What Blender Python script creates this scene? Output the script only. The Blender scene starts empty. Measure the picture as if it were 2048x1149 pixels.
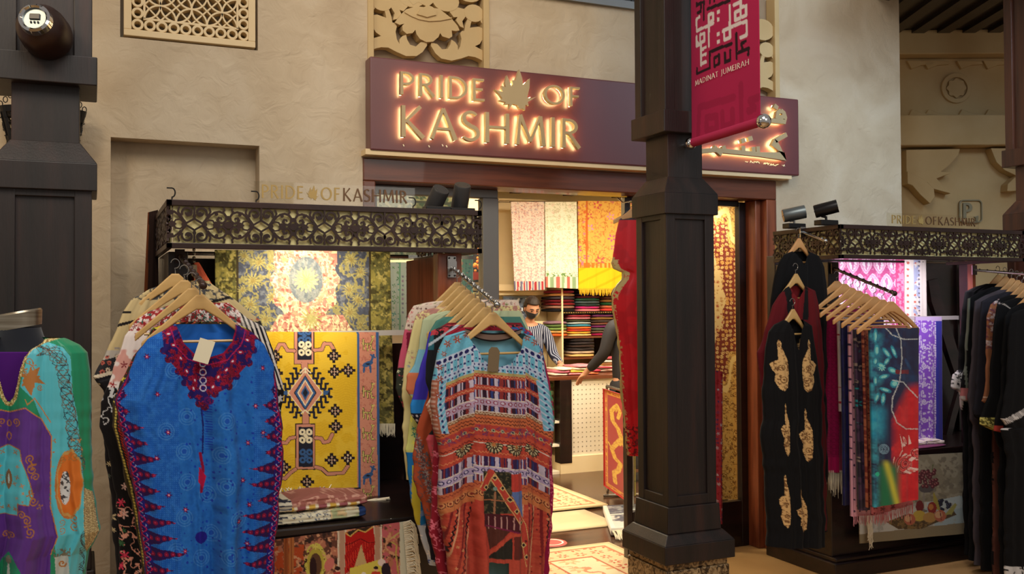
import bpy, bmesh, math, random
import numpy as np
from mathutils import Vector, Matrix
random.seed(7)
C = bpy.context.scene.collection
S = bpy.context.scene
# ------------------------------------------------------------------ camera
FPX = 1918.0; YAW = math.radians(23.72); PITCH = math.radians(1.058); ROLL = math.radians(.36); EYE = 1.6
def _basis():
    cy, sy, cp, sp = math.cos(YAW), math.sin(YAW), math.cos(PITCH), math.sin(PITCH)
    F = np.array([sy*cp, cy*cp, sp]); R = np.array([cy, -sy, 0.]); D = np.cross(F, R)
    c, s = math.cos(ROLL), math.sin(ROLL)
    return np.array([c*R+s*D, -s*R+c*D, F])
MC = _basis()
cam = bpy.data.cameras.new('camera'); camo = bpy.data.objects.new('camera', cam); C.objects.link(camo)
cam.sensor_width = 36; cam.lens = FPX/2048*36; cam.clip_start = .05
m3 = Matrix([[MC[0][i], -MC[1][i], -MC[2][i]] for i in range(3)])
camo.matrix_world = Matrix.Translation((0, 0, EYE)) @ m3.to_4x4()
S.camera = camo
S.view_settings.view_transform = 'Standard'; S.view_settings.look = 'None'
S.view_settings.gamma = 1; S.view_settings.use_curve_mapping = False
S.view_settings.exposure = 0.0
S.cycles.max_bounces = 6; S.cycles.diffuse_bounces = 3; S.cycles.glossy_bounces = 3
S.cycles.sample_clamp_indirect = 4; S.cycles.caustics_reflective = False; S.cycles.caustics_refractive = False
# ------------------------------------------------------------------ light
W = bpy.data.worlds.new('souk_air'); S.world = W; W.use_nodes = True
W.node_tree.nodes['Background'].inputs[0].default_value = (1.0, .90, .80, 1)
W.node_tree.nodes['Background'].inputs[1].default_value = .28
def area(name, loc, size, power, col, target=None, rot=None, sy=None, spread=180):
    l = bpy.data.lights.new(name, 'AREA'); l.energy = power; l.color = col; l.size = size
    l.spread = math.radians(spread)
    if sy: l.shape = 'RECTANGLE'; l.size_y = sy
    o = bpy.data.objects.new(name, l); C.objects.link(o); o.location = loc
    if target is not None: o.rotation_euler = (Vector(target)-Vector(loc)).to_track_quat('-Z', 'Y').to_euler()
    elif rot: o.rotation_euler = rot
    return o
def spot(name, loc, target, power, col, ang=60, blend=.6, size=.04):
    l = bpy.data.lights.new(name, 'SPOT'); l.energy = power; l.color = col; l.spot_size = math.radians(ang)
    l.spot_blend = blend; l.shadow_soft_size = size
    o = bpy.data.objects.new(name, l); C.objects.link(o); o.location = loc
    o.rotation_euler = (Vector(target)-Vector(loc)).to_track_quat('-Z', 'Y').to_euler()
    return o
WARM = (1.0, .80, .55); COOL = (.58, .78, 1.0); NEUT = (1.0, .95, .88)
# souk skylight, daylight and lamps, plus an added front fill
area('souk_skylight', (.4, .6, 5.4), 2.6, 56, NEUT, (1.6, 4.6, 1.0), spread=105)
area('aisle_daylight', (4.6, 1.2, 4.3), 1.2, 15, COOL, (4.7, 5.05, 2.6), spread=62)
area('aisle_front_fill', (2.6, -.4, 3.3), 1.8, 20, NEUT, (2.2, 4.2, 1.4))  # added soft frontal fill, brightens the canopies and kaftans
area('left_wall_lamp', (-1.1, 2.9, 3.6), .6, 22, WARM, (.4, 5, 2.2))
spot('facade_lamp', (2.2, 2.6, 4.2), (1.7, 5.0, 2.9), 24, WARM, 95, 1, .15)
# shop ceiling lamps
for i, (lx, ly, p) in enumerate(((2.4, 6.2, 52), (3.9, 6.3, 66), (3.3, 7.4, 62), (4.9, 7.5, 66), (5.6, 7.3, 20))):
    area('shop_ceiling_light', (lx, ly, 2.88), .6, p, (1.0, .87, .66), rot=(0, 0, 0))
# stall downlights under the canopies
for x, y, p in ((.72, 4.16, 8), (1.18, 4.16, 10), (.90, 4.28, 15)): spot('stall_downlight', (x, y, 1.86), (x, 4.66, 1.45 if y < 4.2 else 1.66), p, (1, .90, .74), 110, .8, .03)
for x in (4.35, 4.8): spot('stall_downlight', (x, 4.22, 1.93), (x+.02, 4.7, 1.35), 20, (.98, .88, 1.0), 110, .8, .03)
spot('window_carpet_lamp', (3.80, 5.33, 2.38), (4.0, 5.58, 1.95), 60, (1, .80, .48), 95, .9, .03)
# ------------------------------------------------------------------ coordinates
def ray(x, y): return MC.T @ np.array([(x-1024)/FPX, (y-574.5)/FPX, 1.])
E0 = np.array([0, 0, EYE])
def atY(x, y, Y): d = ray(x, y); return E0+d*(Y/d[1])
def atX(x, y, X): d = ray(x, y); return E0+d*(X/d[0])
def atZ(x, y, Z): d = ray(x, y); return E0+d*((Z-EYE)/d[2])
def atD(x, y, D): return E0+ray(x, y)*D
def gridY(px, py, Y):
    """photo coordinates -> points of the vertical plane Y (arrays)"""
    a = (px-1024)/FPX; b = (py-574.5)/FPX
    dx = MC[0][0]*a+MC[1][0]*b+MC[2][0]; dy = MC[0][1]*a+MC[1][1]*b+MC[2][1]; dz = MC[0][2]*a+MC[1][2]*b+MC[2][2]
    t = Y/dy
    return dx*t, Y+0*t, EYE+dz*t
# ------------------------------------------------------------------ objects
def tag(o, label=None, cat=None, group=None, kind=None):
    if label: o['label'] = label
    if cat: o['category'] = cat
    if group: o['group'] = group
    if kind: o['kind'] = kind
    return o
def empty(name, loc=(0, 0, 0), label=None, cat=None, group=None, rz=0):
    o = bpy.data.objects.new(name, None); C.objects.link(o); o.location = loc; o.rotation_euler = (0, 0, rz)
    o.empty_display_size = .05
    return tag(o, label, cat, group)
class MB:
    def __init__(s): s.v = []; s.f = []; s.mi = []; s.cur = 0
    def add(s, vs, fs):
        n = len(s.v); s.v.extend([tuple(map(float, p)) for p in vs]); s.f.extend([tuple(i+n for i in f) for f in fs]); s.mi.extend([s.cur]*len(fs)); return s
    def box(s, x0, x1, y0, y1, z0, z1):
        return s.add([(x, y, z) for z in (z0, z1) for y in (y0, y1) for x in (x0, x1)],
                     [(0, 2, 3, 1), (4, 5, 7, 6), (0, 1, 5, 4), (2, 6, 7, 3), (0, 4, 6, 2), (1, 3, 7, 5)])
    def frust(s, a, b):
        """a,b = (x0,x1,y0,y1,z) bottom and top rectangles"""
        v = []
        for (x0, x1, y0, y1, z) in (a, b): v += [(x0, y0, z), (x1, y0, z), (x1, y1, z), (x0, y1, z)]
        return s.add(v, [(3, 2, 1, 0), (4, 5, 6, 7)]+[(i, (i+1) % 4, (i+1) % 4+4, i+4) for i in range(4)])
    def tube(s, pts, r, n=8, cap=True):
        pts = [Vector(p) for p in pts]; k = len(pts); rs = r if hasattr(r, '__len__') else [r]*k
        base = len(s.v); up = None; V = []
        for i, p in enumerate(pts):
            t = (pts[min(i+1, k-1)]-pts[max(i-1, 0)]).normalized()
            if up is None: up = Vector((0, 0, 1)) if abs(t.z) < .9 else Vector((1, 0, 0))
            a = (up-t*up.dot(t)).normalized(); up = a; b = t.cross(a)
            for j in range(n):
                an = 2*math.pi*j/n; V.append(p+(a*math.cos(an)+b*math.sin(an))*rs[i])
        F = [(i*n+j, i*n+(j+1) % n, (i+1)*n+(j+1) % n, (i+1)*n+j) for i in range(k-1) for j in range(n)]
        if cap: F += [tuple(range(n-1, -1, -1)), tuple((k-1)*n+j for j in range(n))]
        return s.add(V, F)
    def lathe(s, prof, c=(0, 0, 0), n=20, axis='z'):
        V = []; k = len(prof)
        for (r, h) in prof:
            for j in range(n):
                a = 2*math.pi*j/n; x, y = r*math.cos(a), r*math.sin(a)
                p = (x, y, h) if axis == 'z' else ((x, h, y) if axis == 'y' else (h, x, y))
                V.append((p[0]+c[0], p[1]+c[1], p[2]+c[2]))
        F = [(i*n+j, i*n+(j+1) % n, (i+1)*n+(j+1) % n, (i+1)*n+j) for i in range(k-1) for j in range(n)]
        return s.add(V, F)
    def prism(s, pts, fr, y0, y1):
        """pts 2d outline (a,b) -> fr(a,b,depth)"""
        n = len(pts)
        V = [fr(a, b, y0) for a, b in pts]+[fr(a, b, y1) for a, b in pts]
        return s.add(V, [tuple(range(n)), tuple(range(2*n-1, n-1, -1))]+[(i, i+n, (i+1) % n+n, (i+1) % n) for i in range(n)])
    def ribbon(s, pts, w, fr, y0, y1, closed=False):
        """stroke of width w (number or list) along 2d pts, extruded between depths"""
        s.rc = getattr(s, 'rc', 0)+1; sg = 1 if y1 > y0 else -1; y0 = y0-sg*.00018*(s.rc % 8)   # strokes never share one plane
        k = len(pts); P = np.array(pts, float); ws = np.array(w if hasattr(w, '__len__') else [w]*k)/2
        if len(ws) != k: ws = np.interp(np.linspace(0, 1, k), np.linspace(0, 1, len(ws)), ws)
        if closed: T = np.roll(P, -1, 0)-np.roll(P, 1, 0)
        else:
            T = np.zeros_like(P); T[1:-1] = P[2:]-P[:-2]; T[0] = P[1]-P[0]; T[-1] = P[-1]-P[-2]
        seg = []
        N = np.stack([-T[:, 1], T[:, 0]], 1); N /= np.maximum(np.hypot(N[:, 0], N[:, 1]), 1e-9)[:, None]
        # mitre
        for i in range(k):
            if 0 < i < k-1 or closed:
                d = P[i]-P[i-1]; dn = np.array([-d[1], d[0]])/max(np.hypot(*d), 1e-9); c = max(abs(dn@N[i]), .5)
            else: c = 1
            seg.append(c)
        A = P+N*(ws/np.array(seg))[:, None]; B = P-N*(ws/np.array(seg))[:, None]
        V = []
        for i in range(k): V += [fr(A[i][0], A[i][1], y0), fr(B[i][0], B[i][1], y0), fr(A[i][0], A[i][1], y1), fr(B[i][0], B[i][1], y1)]
        F = []
        for i in range(k if closed else k-1):
            a = 4*i; b = 4*((i+1) % k)
            F += [(a, a+1, b+1, b), (a+2, b+2, b+3, a+3), (a, b, b+2, a+2), (a+1, a+3, b+3, b+1)]
        if not closed: F += [(0, 2, 3, 1), (4*k-4, 4*k-3, 4*k-1, 4*k-2)]
        return s.add(V, F)
    def build(s, name, mat, parent=None, smooth=False, ang=None):
        me = bpy.data.meshes.new(name); me.from_pydata(s.v, [], s.f); me.update()
        bm = bmesh.new(); bm.from_mesh(me); bmesh.ops.recalc_face_normals(bm, faces=bm.faces); bm.to_mesh(me); bm.free()
        for m in (mat if isinstance(mat, (list, tuple)) else [mat]): me.materials.append(m)
        if len(me.materials) > 1:
            for i, p in enumerate(me.polygons): p.material_index = s.mi[i]
        if smooth:
            me.polygons.foreach_set('use_smooth', [True]*len(me.polygons))
            try: me.set_sharp_from_angle(angle=math.radians(ang or 40))
            except Exception: pass
        o = bpy.data.objects.new(name, me); C.objects.link(o)
        if parent is not None:
            o.parent = parent; o.matrix_parent_inverse = Matrix.Identity(4)
        return o
def bx(name, mat, dims, parent=None, bevel=0):
    o = MB().box(*dims).build(name, mat, parent)
    if bevel:
        m = o.modifiers.new('bevel', 'BEVEL'); m.width = bevel; m.segments = 2
    return o
def bev(o, w=.004, seg=2):
    m = o.modifiers.new('bevel', 'BEVEL'); m.width = w; m.segments = seg; m.limit_method = 'ANGLE'; return o
def frXZ(x0=0, z0=0, sx=1, sz=1): return lambda a, b, y: (x0+a*sx, y, z0+b*sz)
# ------------------------------------------------------------------ materials
def L(c):
    c = np.array(c, float)/255.; return np.where(c <= .04045, c/12.92, ((c+.055)/1.055)**2.4)
def L4(c): return (*[float(v) for v in L(c)], 1)
def nmat(name):
    m = bpy.data.materials.new(name); m.use_nodes = True; nt = m.node_tree; b = nt.nodes['Principled BSDF']; return m, nt, b
def setp(b, **k):
    for a, v in k.items():
        a = {'rough': 'Roughness', 'metal': 'Metallic', 'coat': 'Coat Weight', 'spec': 'Specular IOR Level', 'sheen': 'Sheen Weight', 'trans': 'Transmission Weight', 'ior': 'IOR', 'alpha': 'Alpha', 'es': 'Emission Strength', 'sub': 'Subsurface Weight'}[a]
        b.inputs[a].default_value = v
def plain(name, col, **k):
    m, nt, b = nmat(name); b.inputs['Base Color'].default_value = L4(col); setp(b, **({'rough': .6} | k)); return m
def noisy(name, stops, scale=8, detail=5, rough=.7, bump=.15, bscale=None, stretch=(1, 1, 1), metal=0, coat=0, dist=0, rr=None, distort=0, bdist=.01):
    m, nt, b = nmat(name); N = nt.nodes; K = nt.links
    tc = N.new('ShaderNodeTexCoord'); mp = N.new('ShaderNodeMapping'); K.new(tc.outputs['Object'], mp.inputs[0]); mp.inputs['Scale'].default_value = stretch
    n1 = N.new('ShaderNodeTexNoise'); n1.inputs['Scale'].default_value = scale; n1.inputs['Detail'].default_value = detail; n1.inputs['Distortion'].default_value = distort
    K.new(mp.outputs[0], n1.inputs['Vector'])
    cr = N.new('ShaderNodeValToRGB'); K.new(n1.outputs[0], cr.inputs[0])
    el = cr.color_ramp.elements
    while len(el) < len(stops): el.new(.5)
    for e, (p, c) in zip(el, stops): e.position = p; e.color = L4(c)
    K.new(cr.outputs[0], b.inputs['Base Color'])
    if bump:
        n2 = N.new('ShaderNodeTexNoise'); n2.inputs['Scale'].default_value = bscale or scale*3; n2.inputs['Detail'].default_value = 6; n2.inputs['Distortion'].default_value = distort
        K.new(mp.outputs[0], n2.inputs['Vector'])
        bp = N.new('ShaderNodeBump'); bp.inputs['Strength'].default_value = bump; bp.inputs['Distance'].default_value = bdist
        K.new(n2.outputs[0], bp.inputs['Height']); K.new(bp.outputs[0], b.inputs['Normal'])
    setp(b, rough=rough, metal=metal, coat=coat)
    return m
def emis(name, col, st):
    m, nt, b = nmat(name); b.inputs['Base Color'].default_value = L4(col); b.inputs['Emission Color'].default_value = L4(col); b.inputs['Emission Strength'].default_value = st; return m
M = {}
M['plaster'] = noisy('beige_plaster', [(.25, (186, 164, 134)), (.5, (204, 184, 154)), (.75, (216, 199, 172))], 2.2, 8, .9, .6, 11, distort=1.1, bdist=.018)
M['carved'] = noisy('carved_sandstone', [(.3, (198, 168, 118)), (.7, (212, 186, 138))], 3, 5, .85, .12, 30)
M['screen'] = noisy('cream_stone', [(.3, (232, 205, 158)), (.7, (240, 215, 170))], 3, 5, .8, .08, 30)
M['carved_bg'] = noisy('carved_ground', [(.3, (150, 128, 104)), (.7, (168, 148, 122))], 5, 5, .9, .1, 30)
M['dark_wood'] = noisy('dark_stained_wood', [(.3, (18, 13, 13)), (.55, (31, 21, 20)), (.8, (52, 30, 25))], 3, 6, .5, .10, 30, (6, 6, .5), coat=.04)
M['black_wood'] = noisy('black_brown_wood', [(.3, (18, 11, 11)), (.7, (40, 21, 19))], 3, 6, .35, .08, 30, (1, 6, 6), coat=.2)
M['red_wood'] = noisy('reddish_wood', [(.3, (106, 52, 32)), (.55, (146, 78, 48)), (.8, (116, 58, 34))], 3, 6, .35, .06, 40, (8, 8, .6), coat=.3)  # stops brightened to carry the light falling on post and jamb
M['red_wood_h'] = noisy('reddish_wood_across', [(.3, (76, 38, 22)), (.55, (112, 58, 34)), (.8, (84, 42, 24))], 3, 6, .35, .06, 40, (.6, 8, 8), coat=.3)
M['orange_wood'] = noisy('warm_stained_wood', [(.3, (62, 34, 24)), (.6, (92, 52, 34)), (.8, (58, 32, 24))], 3, 6, .4, .08, 40, (8, 8, .6), coat=.2)
M['granite'] = noisy('brown_granite', [(.38, (52, 38, 26)), (.5, (132, 108, 76)), (.62, (178, 152, 112)), (.7, (80, 62, 44))], 34, 8, .25, .02, 60, distort=1.5)
M['shopfloor'] = noisy('dark_shop_floorboards', [(.3, (50, 30, 20)), (.7, (90, 56, 36))], 3, 5, .22, .03, 40, (.6, 6, 1))
M['soukfloor'] = noisy('polished_tan_floor', [(.3, (190, 146, 92)), (.7, (214, 170, 112))], 2.5, 6, .28, .02, 30)
M['cream'] = noisy('cream_painted_wall', [(.3, (238, 216, 170)), (.7, (246, 226, 184))], 3, 3, .8, 0)
M['white'] = noisy('white_painted_panel', [(.3, (236, 226, 204)), (.7, (244, 234, 214))], 3, 3, .6, 0)
M['alu'] = plain('grey_aluminium', (128, 128, 126), rough=.42, metal=.35)
M['darkmetal'] = noisy('dark_bronze_metal', [(.3, (38, 24, 20)), (.7, (58, 36, 30))], 6, 4, .38, .05, 60, metal=.3)
M['blackmetal'] = plain('black_metal', (30, 28, 28), rough=.35, metal=.4)
M['lampgrey'] = plain('dark_grey_lamp', (62, 60, 60), rough=.45, metal=.3)
M['lampsilver'] = plain('silver_grey_lamp', (120, 128, 128), rough=.35, metal=.7)
M['satinsteel'] = plain('satin_steel', (196, 192, 186), rough=.4, metal=.3)
M['chrome'] = plain('chrome', (220, 220, 222), rough=.06, metal=1)
M['brushed'] = noisy('brushed_brass_steel', [(.3, (150, 138, 118)), (.7, (196, 186, 168))], 4, 4, .3, .02, 60, (1, 1, 30), metal=1)
M['steel'] = plain('steel', (170, 168, 165), rough=.25, metal=1)
M['backing'] = noisy('olive_cream_backing', [(.3, (244, 228, 160)), (.7, (250, 236, 172))], 3, 3, .7, 0)
M['hanger'] = noisy('pale_varnished_wood', [(.3, (188, 148, 88)), (.7, (208, 170, 108))], 4, 5, .4, .03, 40, (.7, 5, 5), coat=.3)
M['hanger_dark'] = noisy('honey_varnished_wood', [(.3, (190, 136, 80)), (.7, (214, 162, 104))], 4, 5, .4, .03, 40, (.7, 5, 5), coat=.3)
M['sign'] = noisy('burgundy_sign_board', [(.3, (92, 34, 38)), (.7, (102, 42, 44))], 1.5, 3, .5, 0, coat=.8)
M['sign'].node_tree.nodes['Principled BSDF'].inputs['Coat Roughness'].default_value = .38
M['goldletter'] = noisy('champagne_gold_metal', [(.3, (182, 160, 118)), (.7, (194, 172, 130))], 3, 3, .6, 0)
M['acrylgold'] = plain('pale_gold_lettering', (176, 146, 86), rough=.4, metal=.3)
M['acryldark'] = plain('bronze_lettering', (104, 72, 44), rough=.4, metal=.3)
M['halo'] = emis('warm_backlight', (240, 228, 160), 30)
M['velvet'] = plain('black_stretch_fabric', (14, 18, 30), rough=.9, sheen=.3)
M['skin'] = plain('skin', (196, 142, 112), rough=.55, sub=.05)
M['hair'] = noisy('dark_hair', [(.3, (24, 16, 12)), (.7, (44, 30, 22))], 40, 4, .6, .3, 90)
M['blackcloth'] = plain('black_cloth', (22, 20, 22), rough=.85, sheen=.2)
M['greycloth'] = plain('charcoal_jacket', (36, 34, 38), rough=.8)
M['trousers'] = plain('dark_trousers', (36, 34, 38), rough=.85)
M['white_trim'] = plain('ivory_fringe', (226, 216, 190), rough=.9)
M['paper'] = plain('ivory_card', (226, 218, 190), rough=.7)
M['browncard'] = plain('brown_card', (110, 92, 66), rough=.7)
def glassmat(name, tint, gl=.08):
    m = bpy.data.materials.new(name); m.use_nodes = True; nt = m.node_tree; nt.nodes.clear()
    o = nt.nodes.new('ShaderNodeOutputMaterial'); t = nt.nodes.new('ShaderNodeBsdfTransparent'); g = nt.nodes.new('ShaderNodeBsdfGlossy'); x = nt.nodes.new('ShaderNodeMixShader')
    t.inputs[0].default_value = tint; g.inputs['Roughness'].default_value = .03; x.inputs[0].default_value = gl
    nt.links.new(t.outputs[0], x.inputs[1]); nt.links.new(g.outputs[0], x.inputs[2]); nt.links.new(x.outputs[0], o.inputs[0]); return m
M['glass'] = glassmat('window_glass', (.96, .97, .96, 1))
M['acrylic'] = glassmat('clear_acrylic', (.95, .94, .9, 1), .03)
M['darkglass'] = glassmat('tinted_glass', (.35, .33, .32, 1), .07)
def clothmat(name, rough=.85, sheen=.03, spec=.2, trans=0.0, weave=0):
    m, nt, b = nmat(name); a = nt.nodes.new('ShaderNodeAttribute'); a.attribute_name = 'Col'
    nt.links.new(a.outputs['Color'], b.inputs['Base Color']); setp(b, rough=rough, sheen=sheen, spec=spec)
    b.inputs['Sheen Roughness'].default_value = .5
    if weave:
        tc = nt.nodes.new('ShaderNodeTexCoord'); n = nt.nodes.new('ShaderNodeTexNoise'); n.inputs['Scale'].default_value = weave
        bp = nt.nodes.new('ShaderNodeBump'); bp.inputs['Strength'].default_value = .25; bp.inputs['Distance'].default_value = .004
        nt.links.new(tc.outputs['Object'], n.inputs['Vector']); nt.links.new(n.outputs[0], bp.inputs['Height']); nt.links.new(bp.outputs[0], b.inputs['Normal'])
    if trans:
        out = nt.nodes['Material Output']; t = nt.nodes.new('ShaderNodeBsdfTranslucent'); x = nt.nodes.new('ShaderNodeMixShader'); x.inputs[0].default_value = trans
        nt.links.new(a.outputs['Color'], t.inputs[0]); nt.links.new(b.outputs[0], x.inputs[1]); nt.links.new(t.outputs[0], x.inputs[2]); nt.links.new(x.outputs[0], out.inputs[0])
    return m
M['cloth'] = clothmat('printed_cloth'); M['satin'] = clothmat('printed_satin', .42, .1, .5); M['carpet'] = clothmat('woven_pile', .95, .3, .1, weave=260)
M['paint'] = clothmat('painted_surface', .6, 0, .4)
# ------------------------------------------------------------------ pattern painting (albedo per vertex of the woven / printed cloth)
def hsh(i, j, s=0):
    v = np.sin(i*127.1+j*311.7+s*74.7)*43758.5453; return v-np.floor(v)
def vnoise(x, y, sc, s=0):
    x = x/sc; y = y/sc; i = np.floor(x); j = np.floor(y); f = x-i; g = y-j; f = f*f*(3-2*f); g = g*g*(3-2*g)
    return (hsh(i, j, s)*(1-f)+hsh(i+1, j, s)*f)*(1-g)+(hsh(i, j+1, s)*(1-f)+hsh(i+1, j+1, s)*f)*g
def fbm(x, y, sc, s=0): return .5*vnoise(x, y, sc, s)+.3*vnoise(x, y, sc/2, s+1)+.2*vnoise(x, y, sc/4, s+2)
class Pt:
    def __init__(s, x, y, base):
        s.x = np.asarray(x, float); s.y = np.asarray(y, float); s.c = np.empty(s.x.shape+(3,)); s.c[:] = L(base)
    def f(s, m, col, a=1.): 
        m = np.asarray(m); w = m.astype(float)*a
        s.c += (L(col)-s.c)*w[..., None]; return s
    def disc(s, cx, cy, r, col, a=1): return s.f(np.hypot(s.x-cx, s.y-cy) < r, col, a)
    def ring(s, cx, cy, r, w, col, a=1): return s.f(abs(np.hypot(s.x-cx, s.y-cy)-r) < w/2, col, a)
    def ell(s, cx, cy, rx, ry, col, ang=0, a=1):
        c, n = math.cos(ang), math.sin(ang); u = (s.x-cx)*c+(s.y-cy)*n; v = -(s.x-cx)*n+(s.y-cy)*c
        return s.f((u/rx)**2+(v/ry)**2 < 1, col, a)
    def pm(s, pts):
        P = np.array(pts, float); r = np.zeros(s.x.shape, bool)
        bb = (s.x >= P[:, 0].min()) & (s.x <= P[:, 0].max()) & (s.y >= P[:, 1].min()) & (s.y <= P[:, 1].max())
        X, Y = s.x[bb], s.y[bb]; q = np.zeros(X.shape, bool)
        for i in range(len(P)):
            (x1, y1), (x2, y2) = P[i-1], P[i]
            if y1 == y2: continue
            q ^= ((y1 > Y) != (y2 > Y)) & (X < (x2-x1)*(Y-y1)/(y2-y1)+x1)
        r[bb] = q; return r
    def poly(s, pts, col, a=1): return s.f(s.pm(pts), col, a)
    def lm(s, pts, w):
        P = np.array(pts, float); r = np.zeros(s.x.shape, bool)
        for (x1, y1), (x2, y2) in zip(P[:-1], P[1:]):
            bb = (s.x > min(x1, x2)-w) & (s.x < max(x1, x2)+w) & (s.y > min(y1, y2)-w) & (s.y < max(y1, y2)+w)
            X, Y = s.x[bb], s.y[bb]; dx, dy = x2-x1, y2-y1; t = np.clip(((X-x1)*dx+(Y-y1)*dy)/max(dx*dx+dy*dy, 1e-9), 0, 1)
            r[bb] |= np.hypot(X-x1-t*dx, Y-y1-t*dy) < w/2
        return r
    def line(s, pts, w, col, a=1): return s.f(s.lm(pts, w), col, a)
    def rect(s, x0, y0, x1, y1, col, a=1): return s.f((s.x > x0) & (s.x < x1) & (s.y > y0) & (s.y < y1), col, a)
    def dia(s, cx, cy, rx, ry, col, a=1): return s.f(abs(s.x-cx)/rx+abs(s.y-cy)/ry < 1, col, a)
    def flower(s, cx, cy, r, col, k=5, ph=0, mid=None, depth=.35, a=1):
        dx, dy = s.x-cx, s.y-cy; d = np.hypot(dx, dy); t = np.arctan2(dy, dx)
        s.f(d < r*(1-depth+depth*np.cos(k*t+ph)), col, a)
        if mid is not None: s.f(d < r*.3, mid)
        return s
    def scroll(s, cx, cy, r, col, w=2, turns=1.4, ph=0, sgn=1, a=1):
        t = np.linspace(0, turns*2*math.pi, int(14*turns)+2); q = r*(1-t/t[-1]*.85)
        return s.line(list(zip(cx+q*np.cos(sgn*t+ph), cy+q*np.sin(sgn*t+ph))), w, col, a)
    def cells(s, sc, cols, seed=0, r=(.2, .45), k=5, depth=.3, dens=.8, mid=None, m=None, sy=None, jit=.5, ring=None):
        sy = sy or sc; X = s.x/sc; Y = s.y/sy; I = np.floor(X); J = np.floor(Y)
        h1 = hsh(I, J, seed); h2 = hsh(I, J, seed+1); h3 = hsh(I, J, seed+2); h4 = hsh(I, J, seed+3)
        dx = X-I-.5-(h1-.5)*jit; dy = Y-J-.5-(h2-.5)*jit; d = np.hypot(dx, dy); t = np.arctan2(dy, dx)
        R = r[0]+(r[1]-r[0])*h3; inside = (d < R*(1-depth+depth*np.cos(k*t+h1*6))) & (h4 < dens)
        if m is not None: inside &= m
        ci = np.minimum((hsh(I, J, seed+4)*len(cols)).astype(int), len(cols)-1)
        for q, c in enumerate(cols): s.f(inside & (ci == q), c)
        if ring is not None: s.f(inside & (d > R*.62), ring)
        if mid is not None: s.f(inside & (d < R*.33), mid)
        return s
    def mott(s, sc, col, th=.55, seed=0, a=1, m=None):
        q = np.clip((fbm(s.x, s.y, sc, seed)-th)*14+.5, 0, 1)*a
        return s.blend(q, col, m)
    def tex(s, am=.15, sc=2.2, seed=0, ax=1., ay=1.):
        s.c *= (1-am+2*am*fbm(s.x*ax, s.y*ay, sc, seed))[..., None]; return s
    def blend(s, w, col, m=None):
        w = np.clip(w, 0, 1); w = w if m is None else w*m; s.c += (L(col)-s.c)*w[..., None]; return s
    def vines(s, sc, col, seed=0, w=.06, m=None, a=1):
        q = abs(fbm(s.x, s.y, sc, seed)-.5) < w*.35
        if m is not None: q &= m
        return s.f(q, col, a)
def meshgrid_obj(name, X, Y, Z, col, mat, parent=None, keep=None, wrap=False, smooth=True):
    """X,Y,Z arrays (rows, cols); col (rows, cols, 3)"""
    r, c = X.shape; V = np.stack([X, Y, Z], -1).reshape(-1, 3)
    cc = c if wrap else c-1
    i, j = np.meshgrid(np.arange(r-1), np.arange(cc), indexing='ij'); j2 = (j+1) % c
    F = np.stack([i*c+j, (i+1)*c+j, (i+1)*c+j2, i*c+j2], -1)
    if keep is not None:
        k = keep if wrap else keep[:, :cc]; F = F[k[:r-1]]
    F = F.reshape(-1, 4)
    if keep is not None:
        used = np.zeros(len(V), bool); used[F.ravel()] = True; mp = np.cumsum(used)-1; V = V[used]; F = mp[F]; colf = col.reshape(-1, 3)[used]
    else: colf = col.reshape(-1, 3)
    me = bpy.data.meshes.new(name); me.vertices.add(len(V)); me.vertices.foreach_set('co', V.ravel())
    me.loops.add(len(F)*4); me.loops.foreach_set('vertex_index', F.ravel().astype(np.int32))
    me.polygons.add(len(F)); me.polygons.foreach_set('loop_start', np.arange(0, len(F)*4, 4, dtype=np.int32))
    me.update(calc_edges=True); me.validate()
    if smooth: me.polygons.foreach_set('use_smooth', np.ones(len(F), bool))
    at = me.color_attributes.new('Col', 'FLOAT_COLOR', 'POINT'); q = np.ones((len(V), 4)); q[:, :3] = np.clip(colf, 0, 1); at.data.foreach_set('color', q.ravel())
    me.materials.append(mat); o = bpy.data.objects.new(name, me); C.objects.link(o)
    if parent is not None: o.parent = parent
    return o
def ip(pts, y):
    P = sorted(pts, key=lambda p: p[1]); return np.interp(y, [p[1] for p in P], [p[0] for p in P])
def folds(u, v, amp, n, seed, grow=1.0):
    """depth of hanging folds; u 0..1 across, v 0..1 down"""
    rr = np.random.RandomState(seed); d = 0*u
    for k in range(4):
        f = n*(.6+.5*k)*(1+.15*rr.rand()); ph = rr.rand()*6.28; dr = (rr.rand()-.5)*1.6
        d = d+np.tanh(1.9*np.sin(2*np.pi*(f*u+.06*np.sin(3*v+ph))+ph+dr*v))*(.5/(1+.55*k))
    return d*amp*(.25+.75*np.clip(v, 0, 1)**.8*grow)
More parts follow.
